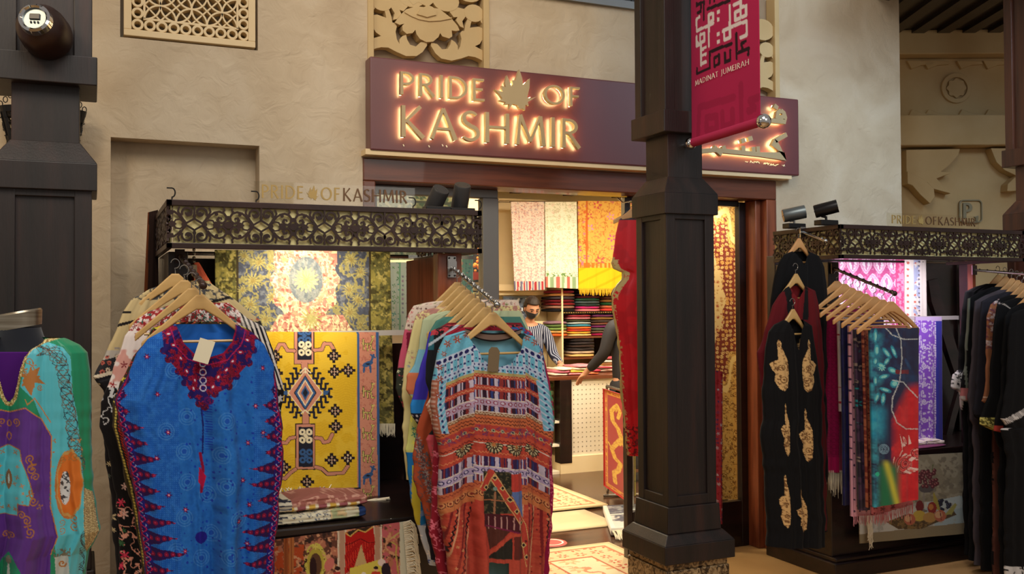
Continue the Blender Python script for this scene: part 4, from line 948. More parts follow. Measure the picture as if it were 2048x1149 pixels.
# ================================================================== KAFTANS
def band(x, y, y0, y1): return (y > y0) & (y < y1)
def paint_blue(x, y):
    p = Pt(x, y, (22, 92, 186)); n = fbm(x, y, 9, 3)
    p.blend((n-.4)*2.2, (44, 116, 204))
    ctr = (x > 352+.02*(y-700)) & (x < 505-.01*(y-700)); p.f(ctr, (44, 124, 206), .4)
    # pale rings, dotted lines in the centre panels
    for k, (cx, cy) in enumerate([(372, 832), (448, 838), (366, 900), (438, 905), (372, 960), (446, 965), (420, 1062), (366, 1030), (412, 985), (470, 1030), (400, 1110), (452, 1100), (345, 740), (365, 690), (455, 760), (500, 690), (350, 1095), (330, 860)]):
        for r in (16, 11, 6): p.ring(cx, cy, r, 1.8, (84, 152, 222), .5)
        p.f((np.hypot(x-cx, y-cy) < 5), (20, 70, 180), .7)
    p.cells(11, [(26, 60, 170), (18, 70, 190)], 5, (.12, .26), 4, .1, .32, m=ctr)
    p.f((np.hypot((x % 4)-2, (y % 4)-2) < .9) & ~ctr, (70, 140, 232), .55)
    p.f((abs(x-410-.03*(y-700)) < 7) & (((y % 5) < 2)) & (y < 900), (16, 52, 178), .8)
    # violet borders with embroidered flames
    eL = ip([(349, 649), (296, 678), (273, 707), (250, 760), (229, 800), (238, 853), (256, 923), (267, 981), (276, 1039), (291, 1149)], y)
    eR = ip([(471, 649), (529, 690), (547, 730), (553, 771), (556, 806), (564, 853), (567, 888), (561, 975), (553, 1062), (544, 1149)], y)
    dL = x-eL; dR = eR-x; V = (46, 16, 84); Rr = (132, 16, 60)
    def flames(d, y0, per, ph, lmax):
        t = ((y+ph) % per)/per; tri = 1-abs(2*t-1); w = np.clip((y-y0)/120, 0, 1)
        hv = hsh(np.floor((y+ph)/per), 3.+ph, 5)
        ln = (14+lmax*(.62+.6*hv)*tri**1.1+4*np.sin(y*1.3)*tri)*w
        return d < ln, tri, w
    lmax = 34+28*np.clip((y-860)/200, 0, 1)
    for d, ph in ((dL, 0), (dR, 12)):
        m, tri, w = flames(d, 735, 31, ph, lmax); p.f(m, V)
        p.f(m & (d > 12) & (np.hypot(((d) % 13)-6.5, ((y+ph) % 31)-15.5) < 4.6), Rr)
        p.f(m & (d > 12) & (np.hypot(((d) % 13)-6.5, ((y+ph) % 31)-15.5) < 1.6), (190, 50, 100))
        b = (d < 17*w+1) & (y > 740); p.f(b & (fbm(x, y, 6, 9) > .5), (30, 26, 120)); p.f(b & (abs(d-9-5*np.sin(y*.32)) < 1.0) & ((y % 9) < 6), (150, 160, 210)); p.f(b & (abs(d-3) < 1.5), Rr)
        p.f(b & (abs(d-9+5*np.sin(y*.32+.6)) < 1.2), (196, 20, 80))
    # loose flowers
    for cx, cy in ((293, 713), (523, 736), (313, 787), (507, 810), (334, 862), (522, 863), (311, 912), (492, 883), (335, 985), (494, 1004), (481, 956), (367, 1095), (368, 1014), (489, 1080), (471, 1034)):
        p.flower(cx, cy, 7, (70, 20, 96), 6); p.disc(cx, cy, 3, (190, 20, 70)); p.disc(cx, cy, 1.2, (230, 220, 240))
    # central placket shadow line stitching and tassel
    p.line([(400, 812), (404, 850), (403, 905)], 3, (24, 30, 110)); p.line([(398, 905), (404, 935), (400, 980)], 6, (150, 16, 60))
    p.poly([(396, 930), (410, 950), (404, 975), (394, 960)], (196, 20, 70)); p.disc(400, 1070, 12, (36, 26, 140))
    # heavy embroidered yoke
    Y0 = [(323, 655), (326, 701), (335, 718), (355, 742), (368, 765), (381, 789), (396, 806), (407, 812), (414, 800), (410, 788), (425, 785), (454, 771), (470, 752), (494, 725), (505, 700), (511, 672), (498, 655), (468, 650), (460, 684), (440, 705), (412, 716), (385, 706), (366, 685), (355, 650)]
    yk = p.pm(Y0)
    # scalloped edge
    y0_ = yk.copy()
    for (cx, cy) in Y0[:16]: yk |= np.hypot(x-cx, y-cy) < 7.5
    p.f(yk, (44, 20, 92)); q = fbm(x, y, 9, 21); p.f(yk & (q > .50), (100, 10, 50)); p.f(y0_ & (q > .56), (146, 14, 52)); q2 = fbm(x, y, 5, 31); p.f(yk & (abs(q2-.5) < .03) & (q > .5), (70, 8, 44)); p.f(yk & (q < .38), (36, 22, 104)); p.f(yk & (abs(q-.52) < .010), (170, 30, 76))
    for k, cy in enumerate((727, 744, 760, 775)): p.ring(404, cy, 6, 2, (200, 196, 220)); p.disc(404, cy, 3.5, (40, 30, 110))
    for (cx, cy) in ((345, 690), (360, 716), (372, 742), (388, 760), (432, 752), (448, 738), (462, 722), (478, 704), (492, 680), (385, 776), (422, 772), (336, 668)):
        p.ell(cx, cy, 4, 6, (164, 20, 60), (cx-404)*.02); p.ell(cx, cy, 1.6, 3, (236, 220, 236), (cx-404)*.02)
    p.line([(355, 650), (366, 687), (386, 708), (412, 718), (442, 707), (463, 686), (470, 652)], 4, (150, 10, 60))
    p.line([(340, 655), (350, 692), (374, 718), (412, 730), (452, 718), (478, 692), (490, 660)], 1.8, (190, 30, 90))
    p.scroll(413, 798, 9, (96, 16, 96), 3); p.c *= .84; return p.tex(.12, 3).c
def paint_orange(x, y):
    cx = 985; d = x-cx
    eL = ip([(926, 662), (889, 673), (875, 702), (866, 748), (860, 811), (866, 857), (875, 891), (877, 949), (875, 1006), (889, 1092), (897, 1200)], y)
    eR = ip([(1047, 668), (1067, 673), (1084, 708), (1092, 754), (1104, 834), (1107, 857), (1101, 914), (1095, 983), (1098, 1035), (1090, 1098), (1081, 1200)], y)
    yy = y-np.where(d > -45, 0, (abs(d+45))*.42)-np.where(d > 60, (d-60)*.55, 0)-np.where((d > -45) & (d < 60), (d-5)*.10, 0)+0
    p = Pt(x, y, (196, 60, 36))
    B = [(600, 744, (96, 188, 218)), (744, 750, (190, 170, 100)), (750, 757, (190, 58, 34)), (757, 772, (52, 24, 52)), (772, 782, (196, 66, 44)), (782, 798, (56, 22, 48)), (798, 812, (190, 158, 188)), (812, 824, (60, 24, 44)), (824, 832, (150, 90, 56)), (832, 850, (214, 104, 44)),
         (850, 872, (194, 54, 36)), (872, 886, (208, 74, 38)), (886, 912, (200, 62, 34)), (912, 932, (60, 30, 84)), (932, 948, (186, 164, 202)), (948, 962, (72, 30, 60)), (962, 976, (204, 96, 42)), (976, 1000, (214, 120, 54)), (1000, 1300, (200, 58, 32))]
    for a, b, c in B: p.f(band(x, yy, a, b), c)
    sky = yy < 744; g = (x % 13)
    st = sky & (yy > 702); p.f(st & (g < 5), (196, 206, 232)); p.f(st & (np.hypot(g-2.5, (yy % 13)-6) < 2.1), (34, 40, 110)); p.f(st & (np.hypot(g-9, ((yy+6) % 15)-6) < 1.7), (40, 50, 120))
    p.f(band(x, yy, 692, 705), (196, 212, 238)); p.f(band(x, yy, 690, 708) & (((x % 11)-5.5)**2/16+((yy-698.5)/4)**2 < 1), (28, 28, 100))
    p.f(band(x, yy, 736, 744) & (np.hypot((x % 8)-4, yy-740) < 1.8), (30, 40, 110))
    p.f(band(x, yy, 728, 737), (186, 206, 236)); p.f(band(x, yy, 729, 736) & (np.hypot((x % 9)-4.5, yy-732) < 2), (52, 46, 120))
    # striped ikat columns
    h = hsh(np.floor(x/2.3), np.floor(yy/1.0)*0+1, 3)
    for a, b in ((757, 772), (782, 798), (812, 824), (912, 932), (948, 962)):
        m = band(x, yy, a, b); p.f(m & (h > .78), (206, 190, 210)); p.f(m & (h < .2), (150, 40, 40)); p.f(m & (abs(h-.5) < .06), (40, 60, 130))
    for a, c1 in ((777, (230, 140, 90)), (828, (214, 190, 150)), (862, (230, 150, 80)), (880, (120, 20, 30)), (838, (110, 40, 24)), (845, (90, 34, 24)), (968, (150, 50, 30)), (904, (236, 130, 70)), (753, (236, 150, 90))):
        p.f(abs(yy-a-1.3*np.sin(x*.9)) < 1.0, c1)
    for a in (798, 824, 932, 948, 886): p.f(abs(yy-a) < 1, (232, 214, 196))
    for a, c1 in ((805, (150, 40, 70)), (940, (44, 34, 96))):
        q = ((x % 13)-6.5)**2/22+((yy-a)/3.8)**2; p.f((q < 1), c1); p.f(q < .35, (206, 190, 214))
    p.f(band(x, yy, 850, 872) & (np.hypot((x % 17)-8, yy-860) < 3.4), (170, 178, 140)); p.f(band(x, yy, 850, 872) & (np.hypot((x % 17)-8, yy-860) < 1.7), (60, 24, 60))
    m = band(x, yy, 852, 872) & (fbm(x, y, 4, 8) > .6); p.f(m, (88, 44, 110), .7)
    for kx in (922, 978, 1018, 1058):
        r = np.hypot(x-kx, (yy-888)*1.0); t = np.arctan2(yy-888, x-kx)
        m = (yy > 884); p.f(m & (r < 17+1.5*np.cos(16*t)), (60, 50, 40)); p.f(m & (r < 15) & (np.cos(14*t) > 0), (206, 190, 140)); p.f(m & (r < 9), (70, 40, 30)); p.f(m & (r < 7) & (np.cos(9*t) > 0), (210, 190, 130)); p.f(m & (r < 3.5), (200, 120, 50))
    m = band(x, yy, 976, 1000); q = np.hypot((x % 15)-7.5, yy-984); p.f(m & (q < 7.5) & (yy > 980), (230, 150, 80)); p.f(m & (abs(q-6) < 1) & (yy > 980), (110, 40, 26)); p.f(m & (q < 2.5), (150, 50, 30))
    # lower panel
    low = yy > 1000
    s = (x-cx)*(1-.0009*(y-1000))
    z = abs(((s) % 27)-13.5); st = low & (abs(s+0) > 47)
    p.f(st & (hsh(np.floor(x*0), np.floor(y/3), 7) > .5), (218, 84, 44), .6)
    p.f(st & (abs(((s+.12*(y-1000)) % 30)-15-1.5*np.sin(y*.55)) < 1.6), (44, 18, 30)); p.f(st & (abs(((s+.12*(y-1000)) % 30)-20) < 1.3), (232, 170, 120)); p.f(st & (abs(((s+.1*(y-1000)) % 30)-4) < 2), (140, 26, 28))
    def c(P): return [(780+a/3.976, 860+b/3.976) for a, b in P]
    for P, col in (([(700,310),(905,320),(905,640),(700,650)], (44, 44, 32)), ([(905,330),(1005,330),(1005,470),(905,470)], (210, 50, 30)), ([(900,470),(1005,470),(1005,680),(900,490)], (92, 120, 186)), ([(700,640),(990,660),(990,800),(700,740)], (84, 24, 36)),
                   ([(710,740),(900,780),(750,930)], (96, 44, 32)), ([(740,960),(910,830),(910,1000),(740,1000)], (48, 44, 36)), ([(920,800),(1000,800),(1000,1000),(920,1000)], (110, 40, 30))): p.poly(c(P), col)
    p.f(p.pm(c([(700,310),(905,320),(905,640),(700,650)])) & (fbm(x, y, 5, 2) > .6), (96, 84, 56))
    for P in ([(760,330),(1000,730),(1060,1060)], [(760,330),(700,440)]): p.line(c(P), 15, (204, 56, 34)); p.line([(a-7.5, b) for a, b in c(P)], 1.5, (222, 180, 100)); p.line([(a+7.5, b) for a, b in c(P)], 1.5, (222, 180, 100))
    for a, b in ((790,365),(845,445),(895,530),(940,620),(985,710),(1010,890),(1035,985),(722,440)): q = c([(a, b)])[0]; p.dia(q[0], q[1], 6, 6, (222, 190, 110)); p.dia(q[0], q[1], 3.6, 3.6, (50, 24, 40))
    p.line(c([(700,535),(880,545)]), 2.5, (170, 100, 56)); p.line(c([(790,480),(780,640)]), 4, (170, 110, 70)); p.disc(*c([(790,450)])[0], 4, (120, 150, 140))
    for a in range(740, 990, 45): p.line(c([(a,670),(a,760)]), 2, (206, 150, 140))
    p.line(c([(710,735),(990,795)]), 3, (130, 20, 70)); p.line(c([(745,965),(905,810),(1000,800)]), 5, (210, 72, 38)); 
    p.f(low & (y > 1110), (210, 84, 50), .3); p.cells(12, [(232, 150, 90), (120, 24, 26)], 4, (.1, .3), 4, .2, .4, m=low & (abs(s) > 47))
    # pale blue sleeves with navy dots, rust flowers on the shoulders
    for e, sg in ((eL, 1), (eR, -1)):
        dd = (x-e)*sg; lim = np.where(sg > 0, 866, 872); m = (dd < 24-.0*(y)) & (y > 760) & (y < lim+0*y)
        if sg > 0: p.f(m & (dd > 9), (110, 190, 220)); p.f(m & (dd > 9) & (((y+dd*1.2) % 12) < 4), (190, 206, 236)); p.f(m & (np.hypot(dd-15, (y % 11)-5.5) < 2.8), (30, 44, 110)); p.f(m & (dd < 9), (176, 96, 66)); p.f(m & (dd < 6) & ((y % 9) < 4), (206, 160, 140))
        else: p.f(m & (y < 862), (112, 190, 220)); p.f(m & (y < 862) & (((y+dd) % 13) < 4), (190, 206, 236)); p.f(m & (y < 862) & (np.hypot(dd-14, (y % 12)-6) < 2.4), (30, 44, 110))
    for a, b, r in ((892, 688, 8), (911, 679, 9), (929, 670, 7), (876, 735, 7), (875, 758, 8), (870, 790, 8), (868, 832, 7), (1051, 676, 7), (1066, 685, 8), (1079, 706, 7), (872, 700, 6), (884, 708, 6)):
        p.flower(a, b, r, (172, 84, 52), 6, .5); p.disc(a, b, r*.35, (150, 70, 60)); p.disc(a, b, 1.2, (220, 220, 230))
    p.c = p.c*.66+.10*p.c.mean(-1, keepdims=True); return p.tex(.14, 2.5).c
def c5(P): return [(x/4, 860+y/3.976) for x, y in P]
def paint_teal(x, y):
    GR, TQ, PU, OR, GD = (12, 138, 96), (84, 190, 204), (92, 44, 138), (214, 112, 26), (176, 112, 48)
    p = Pt(x, y, GR); X = np.where(x < 24, 48-x, x)   # mirrored about the neckline
    q = Pt(X, y, GR)
    tq = [(64, 690), (96, 682), (128, 694), (142, 712), (146, 780), (156, 830), (164, 920), (172, 1000), (176, 1060), (172, 1110), (165, 1149), (158, 1240), (120, 1240), (128, 1149), (118, 1120), (104, 1010), (104, 900), (106, 868), (86, 830), (72, 792), (46, 768)]
    q.poly(tq, TQ)
    q.poly([(-20, 820), (20, 818), (56, 806), (85, 828), (106, 862), (104, 900), (102, 985), (112, 1040), (118, 1060), (104, 1095), (104, 1240), (54, 1240), (56, 1130), (38, 1100), (20, 1078), (-20, 1075)], PU)
    q.line([(10, 822), (56, 808), (86, 830), (106, 866), (104, 930), (104, 1000), (118, 1058), (104, 1092)], 2.2, (196, 128, 60))
    q.line([(56, 792), (60, 802), (74, 790), (104, 838)], 2, (196, 128, 60))
    # knotwork lines on the shoulder and down the sleeve
    for k in range(7):
        t = np.linspace(0, 1, 60)
        cx_ = np.interp(t, [0, .12, .25, .5, .75, 1], [76, 104, 124, 136, 148, 160]); cy_ = np.interp(t, [0, .12, .25, .5, .75, 1], [700, 698, 722, 790, 870, 930])
        a = 12*np.sin(t*(34+3*k)+k*1.3); b = 9*np.cos(t*(29+2*k)+k*.7)
        q.line(list(zip(cx_+a, cy_+b)), 1.2, (34, 60, 70) if k % 2 else (110, 90, 70))
    for k in range(3):
        t = np.linspace(0, 1, 30); q.line(list(zip(168-6*t+5*np.sin(t*20+k), 1050+90*t+5*np.cos(t*16+k))), 1.3, (40, 70, 80))
    # ochre acanthus
    for cx, cy, r in ((64, 752, 20), (52, 735, 9), (70, 728, 8), (36, 730, 8)): q.flower(cx, cy, r, GD, 5, .8, depth=.5)
    for a in ((56, 742, 7, 1), (62, 720, 8, -1), (84, 770, 6, 1), (36, 742, 8, 1)): q.scroll(a[0], a[1], a[2], GD, 1.6, 1.3, .5, a[3])
    q.poly([(62, 740), (84, 730), (78, 748), (94, 764), (74, 760), (68, 786), (58, 772), (50, 756)], GD)
    # orange medallion on the side with white scribble flower
    q.ell(138, 960, 26, 66, (184, 112, 50)); q.flower(140, 958, 1, OR)
    t = np.arctan2((y-958)/60, (X-141)/23); rr = np.hypot((X-141)/23, (y-958)/60); q.f(rr < 1+.07*np.cos(9*t), OR); q.f(abs(rr-1.05-.05*np.cos(9*t)) < .05, (196, 150, 80))
    q.ell(132, 966, 10, 32, (210, 212, 210)); q.f((np.hypot((X-132)/10, (y-966)/32) < 1.05) & (fbm(X, y, 6, 4) > .56), (60, 58, 62))
    for cy in (905, 1025, 1040): q.scroll(150, cy, 9, GD, 1.8, 1.3, 1); q.scroll(126, cy+6, 7, GD, 1.5, 1.3, 2, -1)
    q.cells(17, [GD, (196, 140, 70)], 12, (.15, .38), 3, .5, .6, m=q.pm([(108, 870), (165, 870), (170, 905), (108, 925)]))
    # central turquoise shield
    sh_ = [(-10, 882), (26, 880), (46, 888), (50, 910), (58, 928), (66, 950), (72, 975), (64, 992), (42, 990), (42, 1012), (20, 1012), (-10, 1008)]
    q.poly(sh_, TQ); q.line(sh_+[sh_[0]], 2, GD); q.ell(16, 945, 15, 23, (140, 92, 42)); q.ell(16, 945, 10, 17, (216, 224, 216)); q.scroll(16, 946, 6, GD, 2, 1.2)
    q.cells(15, [GD, (206, 130, 60)], 7, (.15, .36), 4, .5, .55, m=q.pm(sh_) & (np.hypot((X-16)/16, (y-945)/24) > 1))
    for a in ((22, 840, 9, 1), (38, 836, 8, -1), (20, 862, 10, -1), (66, 905, 9, 1), (70, 925, 10, -1), (76, 940, 8, 1), (60, 1020, 9, 1), (66, 1042, 10, -1), (30, 1052, 8, 1), (8, 1040, 9, -1), (72, 985, 9, 1), (50, 1010, 8, 1)): q.scroll(a[0], a[1], a[2], GD, 2.2, 1.4, .7*a[0], a[3])
    for cx, cy, r in ((70, 918, 9), (62, 1030, 8), (12, 1030, 8), (16, 860, 7), (84, 998, 6), (66, 972, 8)): q.flower(cx, cy, r, GD, 4, 1.1, depth=.6)
    q.line([(16, 812), (16, 824)], 2.5, GD); q.line([(11, 817), (21, 817)], 2.5, GD)
    # lower crests
    for cx, cy in ((14, 1120), (126, 1112)):
        q.poly([(cx-14, cy-14), (cx+12, cy-16), (cx+14, cy+20), (cx-12, cy+24)], (190, 196, 188)); q.scroll(cx, cy, 8, GD, 3, 1.2); q.f((abs(X-cx) < 16) & (abs(y-cy+22) < 8) & (fbm(X, y, 5, 6) > .5), (120, 116, 96))
    # neckline trim in gold beads
    nk = [(116, 674), (90, 682), (68, 694), (56, 708), (48, 730), (42, 760), (36, 790), (28, 802), (14, 804), (4, 796), (2, 780)]
    nk2 = nk
    q.line([(a, b) for a, b in nk2], 7, (150, 120, 60)); m = q.lm(nk2, 7) & (hsh(np.floor(x/1.6), np.floor(y/1.6), 2) > .62); q.f(m, (232, 214, 150))
    # beaded cuff
    cu = q.pm([(168, 968), (186, 980), (198, 1058), (186, 1078), (172, 1096), (168, 1040)]); q.f(cu, (120, 96, 56)); q.f(cu & (np.hypot((x % 3.2)-1.6, (y % 3.2)-1.6) < 1.1), (226, 206, 150))
    return q.c
def mannequin():
    N = atY(35, 640, 2.80)
    t = empty('mannequin', (N[0], 2.80, 0), 'black cloth mannequin torso with a metal neck cap in front of the left pillar', 'mannequin')
    zn = N[2]
    # body: lofted torso
    prof = [(-.72, .17, .13), (-.60, .165, .125), (-.45, .14, .105), (-.34, .15, .12), (-.22, .165, .125), (-.14, .175, .11), (-.10, .165, .09), (-.075, .12, .075), (-.05, .075, .065), (-.02, .060, .060), (.0, .056, .056)]
    mb = MB(); n = 36; V = []
    for h, rx, ry in prof:
        for j in range(n):
            a = 2*math.pi*j/n; V.append((rx*math.cos(a), ry*math.sin(a), zn+h-.02))
    F = [(i*n+j, i*n+(j+1) % n, (i+1)*n+(j+1) % n, (i+1)*n+j) for i in range(len(prof)-1) for j in range(n)]
    mb.add(V, F); o = mb.build('torso', M['velvet'], t, True); s = o.modifiers.new('s', 'SUBSURF'); s.levels = 1; s.render_levels = 1
    cp = MB().lathe([(.057, -.022), (.058, .016), (.055, .021), (0, .022)], n=36); cp.v = [(x, y, z+zn+.18*x) for x, y, z in cp.v]
    cp.build('neck_cap', M['brushed'], t, True, 30)
    MB().tube([(0, 0, .02), (0, 0, zn-.7)], .016).build('stand_pole', M['steel'], t, True)
    MB().lathe([(0, .0), (.15, .0), (.15, .01), (.03, .025), (0, .025)], n=30).build('stand_foot', M['steel'], t, True)
mannequin()
Lt = [(-4, 676), (-44, 682), (-72, 690), (-98, 704), (-116, 720), (-126, 740), (-128, 820), (-140, 900), (-150, 1000), (-146, 1100), (-138, 1240)]
Rt = [(94, 676), (120, 674), (135, 678), (160, 690), (175, 705), (181, 740), (182, 780), (182, 900), (187, 980), (198, 1056), (192, 1072), (176, 1096), (172, 1149), (166, 1240)]
g = garment('kaftan', [(-4, 676), (-44, 684)]+Lt[2:], [(44, 672), (120, 674)]+Rt[2:], 2.72, paint_teal, M['satin'], 1.35, hole=[(-60, 600), (128, 600), (88, 684), (66, 697), (54, 712), (46, 734), (40, 762), (34, 786), (26, 797), (20, 797), (14, 786), (8, 762), (2, 734), (-6, 712), (-18, 697), (-40, 684)], amp=.040, n=3.6, seed=5, th=.20, bow=.03, y1=1240)
tag(g, 'long turquoise, green and purple kaftan with gold beaded neckline worn by the mannequin', 'kaftan')
# purple inset in the neckline
U, V = np.meshgrid(np.linspace(-8, 60, 30), np.linspace(703, 806, 40)); X_, _, Z_ = gridY(U, V, 2.70)
k_ = Pt(U, V, (82, 24, 120)); ino = meshgrid_obj('neck_inset', X_, np.full_like(X_, 2.655)+.0*U, Z_, k_.c, M['cloth'], g); m_ = ino.modifiers.new('s', 'SOLIDIFY'); m_.thickness = .002
# ---- left rack
a0, a1 = arm((.347, 4.30, 1.815), (.349, 3.40, 1.672), 'black notched arm sloping forward from the left post, carrying the blue kaftan', stall='display_stall')
def arm_z(Y, p0, p1): f = (Y-p0.y)/(p1.y-p0.y); return p0.lerp(p1, f)
hg = 'pale wooden hangers on the left arm'
for Y, dx, dz, lab in ((3.50, 0, .066, 'front hanger of the left arm, holding the blue kaftan'), (3.62, -.016, .060, 'hanger right behind the blue kaftan on the left arm'), (3.73, -.032, .046, 'third hanger back on the left arm, holding the white and red floral kaftan'), (3.84, -.055, .036, 'rearmost hanger on the left arm, holding the beige kaftan')):
    q = arm_z(Y, a0, a1); hanger((q.x+dx, Y, q.z-dz), 'pale wooden '+lab, hg)
BL = [(349, 649), (296, 678), (273, 707), (250, 760), (229, 800), (230, 812), (238, 853), (256, 923), (267, 981), (276, 1039), (291, 1149), (300, 1235)]
BR = [(471, 649), (506, 666), (529, 690), (547, 730), (553, 771), (556, 806), (564, 853), (567, 888), (566, 920), (561, 975), (553, 1062), (544, 1149), (540, 1235)]
g = garment('kaftan', BL, BR, 3.50, paint_blue, M['cloth'], 1.3, hole=[(352, 600), (353, 650), (366, 686), (388, 708), (412, 716), (442, 705), (462, 684), (470, 650), (470, 600)], amp=.055, n=2.6, seed=2, th=.08, bow=.05, inside=(40, 110, 206))
tag(g, 'bright blue kaftan with purple and crimson embroidered borders on the left arm', 'kaftan')
o = tag(bx('price_tag', M['paper'], (-.026, .026, -.001, .001, -.05, .03)), 'cream paper price tag hanging in the neckline of the blue kaftan', 'tag')
q = atY(410, 697, 3.43); o.location = tuple(q); o.rotation_euler = (0, math.radians(18), 0)
def edge_stripes(p, x, y, e, w0, cols):
    d = x-e; k = 0
    for w_, c in cols: p.f((d >= k) & (d < k+w_), c); k += w_
def paint_paisley(x, y):
    p = Pt(x, y, (52, 42, 28)); p.cells(15, [(196, 176, 50), (170, 40, 40), (120, 130, 40)], 3, (.25, .48), 5, .3, .95, (40, 30, 20)); p.cells(8, [(214, 190, 90), (200, 90, 50)], 8, (.1, .3), 4, .2, .6)
    for cx, cy in ((330, 655), (318, 662), (304, 676), (290, 690), (312, 650)): p.scroll(cx, cy, 8, (220, 200, 60), 2.2)
    e = ip(PL, y); d = x-e; m = y > 806
    p.f(m & (d < 34), (38, 32, 34)); p.f(m & (d < 5), (60, 50, 26)); p.f(m & (d > 4) & (d < 8) & ((y % 6) < 4), (206, 186, 90)); p.f(m & (d > 11) & (d < 20) & (((y+abs(d-15.5)*1.1) % 6) < 3.6), (196, 58, 40)); p.f(m & (d > 24) & (d < 31), (196, 178, 92)); return p.c
PL = [(350, 644), (305, 656), (286, 690), (267, 713), (244, 760), (227, 806), (224, 853), (235, 899), (256, 975), (273, 1062), (285, 1149), (292, 1235)]
g = garment('kaftan', PL, [(455, 640), (500, 660), (525, 690), (540, 740), (548, 800), (552, 900), (540, 1000), (530, 1149), (526, 1235)], 3.62, paint_paisley, M['cloth'], 1.5, amp=.024, n=4, seed=8, th=.05, bow=.02)
tag(g, 'dark kaftan with yellow paisley and a red and yellow striped edge behind the blue one', 'kaftan')
def paint_redwhite(x, y):
    p = Pt(x, y, (226, 214, 210)); p.mott(26, (206, 150, 140), .6, 4); p.cells(20, [(150, 24, 34), (186, 60, 56), (120, 20, 40)], 9, (.15, .42), 5, .5, .55); p.f((y < 662) & (fbm(x, y, 6, 3) > .48), (150, 40, 44)); p.f((y < 650) & (fbm(x, y, 5, 5) > .6), (60, 90, 80))
    m = y > 775; p.f(m, (18, 16, 18)); p.vines(14, (196, 196, 196), 6, .16, m & (y < 850)); p.cells(26, [(214, 60, 90), (230, 190, 180), (60, 110, 70)], 4, (.2, .45), 6, .4, .7, m=(y > 960)); p.vines(16, (226, 160, 140), 11, .12, y > 1000)
    r = (x > 480) & (y < 780); p.f(r, (214, 206, 196)); p.f(r & (((x-.35*y) % 9) < 4), (24, 24, 34)); return p.c
g = garment('kaftan', [(356, 606), (300, 622), (273, 640), (250, 672), (232, 725), (218, 771), (203, 806), (200, 853), (210, 888), (221, 940), (235, 1004), (238, 1149), (240, 1235)], [(450, 600), (495, 637), (529, 655), (548, 700), (567, 783), (560, 845), (552, 930), (540, 1149), (536, 1235)], 3.73, paint_redwhite, M['cloth'], 1.5, amp=.024, n=4, seed=11, th=.05, bow=.02)
tag(g, 'white kaftan with dark red flowers and black scrollwork sides, on the left arm', 'kaftan')
def paint_beige(x, y):
    p = Pt(x, y, (196, 176, 130)); p.f(y > 700, (176, 168, 158)); p.mott(18, (150, 140, 132), .6, 3, 1, y > 695)
    d = y+.25*(x-200); p.f(d > 722, (40, 40, 44)); p.cells(15, [(176, 90, 76), (206, 186, 160)], 5, (.3, .46), 8, .15, .9, (70, 30, 34), m=(d > 715) & (d < 748)); p.f(abs(d-752) < 4, (214, 200, 176)); p.f(abs(d-758) < 3, (20, 18, 24)); p.f(abs(d-660) < 3, (30, 26, 26)); p.f((abs(y-625) < 3) & (x < 262), (30, 26, 26))
    m = d > 765; p.f(m, (22, 20, 24)); p.cells(26, [(196, 90, 110), (206, 190, 150), (90, 100, 90)], 2, (.2, .45), 6, .4, .5, m=m); p.f((y < 600) & (fbm(x, y, 6, 3) > .5), (70, 70, 72)); return p.c
g = garment('kaftan', [(352, 562), (300, 578), (262, 600), (244, 626), (225, 680), (209, 713), (185, 754), (205, 782), (212, 800), (208, 860), (212, 934), (222, 1000), (232, 1149), (236, 1235)], [(420, 566), (470, 600), (520, 640), (545, 700), (560, 760), (552, 900), (540, 1149), (538, 1235)], 3.85, paint_beige, M['cloth'], 1.5, amp=.024, n=4, seed=15, th=.05, bow=.02)
tag(g, 'beige and charcoal kaftan with patterned cuffs, rearmost on the left arm', 'kaftan')
# ---- right rack of the left stall
a0, a1 = arm((1.4945, 4.07, 1.768), (1.447, 3.44, 1.600), 'chrome notched arm sloping forward from the red wooden post', 11, .008, 'steel', stall='display_stall')
hg = 'pale wooden hangers on the chrome arm'
labs = ['front hanger of the chrome arm, holding the orange and pale blue kaftan', 'second hanger from the front on the chrome arm', 'third hanger from the front on the chrome arm', 'fourth hanger from the front on the chrome arm', 'fourth hanger from the back on the chrome arm', 'third hanger from the back on the chrome arm, holding a cream kaftan', 'second hanger from the back on the chrome arm', 'rearmost hanger on the chrome arm, holding the pink floral kaftan']
RY = [3.50, 3.58, 3.65, 3.72, 3.79, 3.86, 3.93, 3.995]
for Y, lab in zip(RY, labs):
    q = arm_z(Y, a0, a1); hanger((q.x, Y, q.z-.066), 'pale wooden '+lab, hg)
OL = [(926, 662), (889, 673), (875, 702), (866, 748), (860, 811), (866, 857), (875, 891), (877, 949), (875, 1006), (889, 1092), (897, 1149), (900, 1205)]
OR_ = [(1047, 668), (1067, 673), (1084, 708), (1092, 754), (1104, 834), (1107, 857), (1101, 914), (1095, 983), (1098, 1035), (1090, 1098), (1081, 1149), (1076, 1205)]
g = garment('kaftan', OL, OR_, 3.50, paint_orange, M['cloth'], 1.15, hole=[(929, 600), (930, 664), (941, 688), (962, 721), (988, 734), (1014, 726), (1036, 704), (1046, 670), (1046, 600)], amp=.050, n=2.8, seed=21, th=.07, bow=.04, inside=(120, 176, 196), keepf=lambda x, y: ~((y > 1118) & (x > 965) & (x < 1002)))
tag(g, 'sheer kaftan in pale blue over orange and red ethnic bands, front of the chrome arm', 'kaftan')
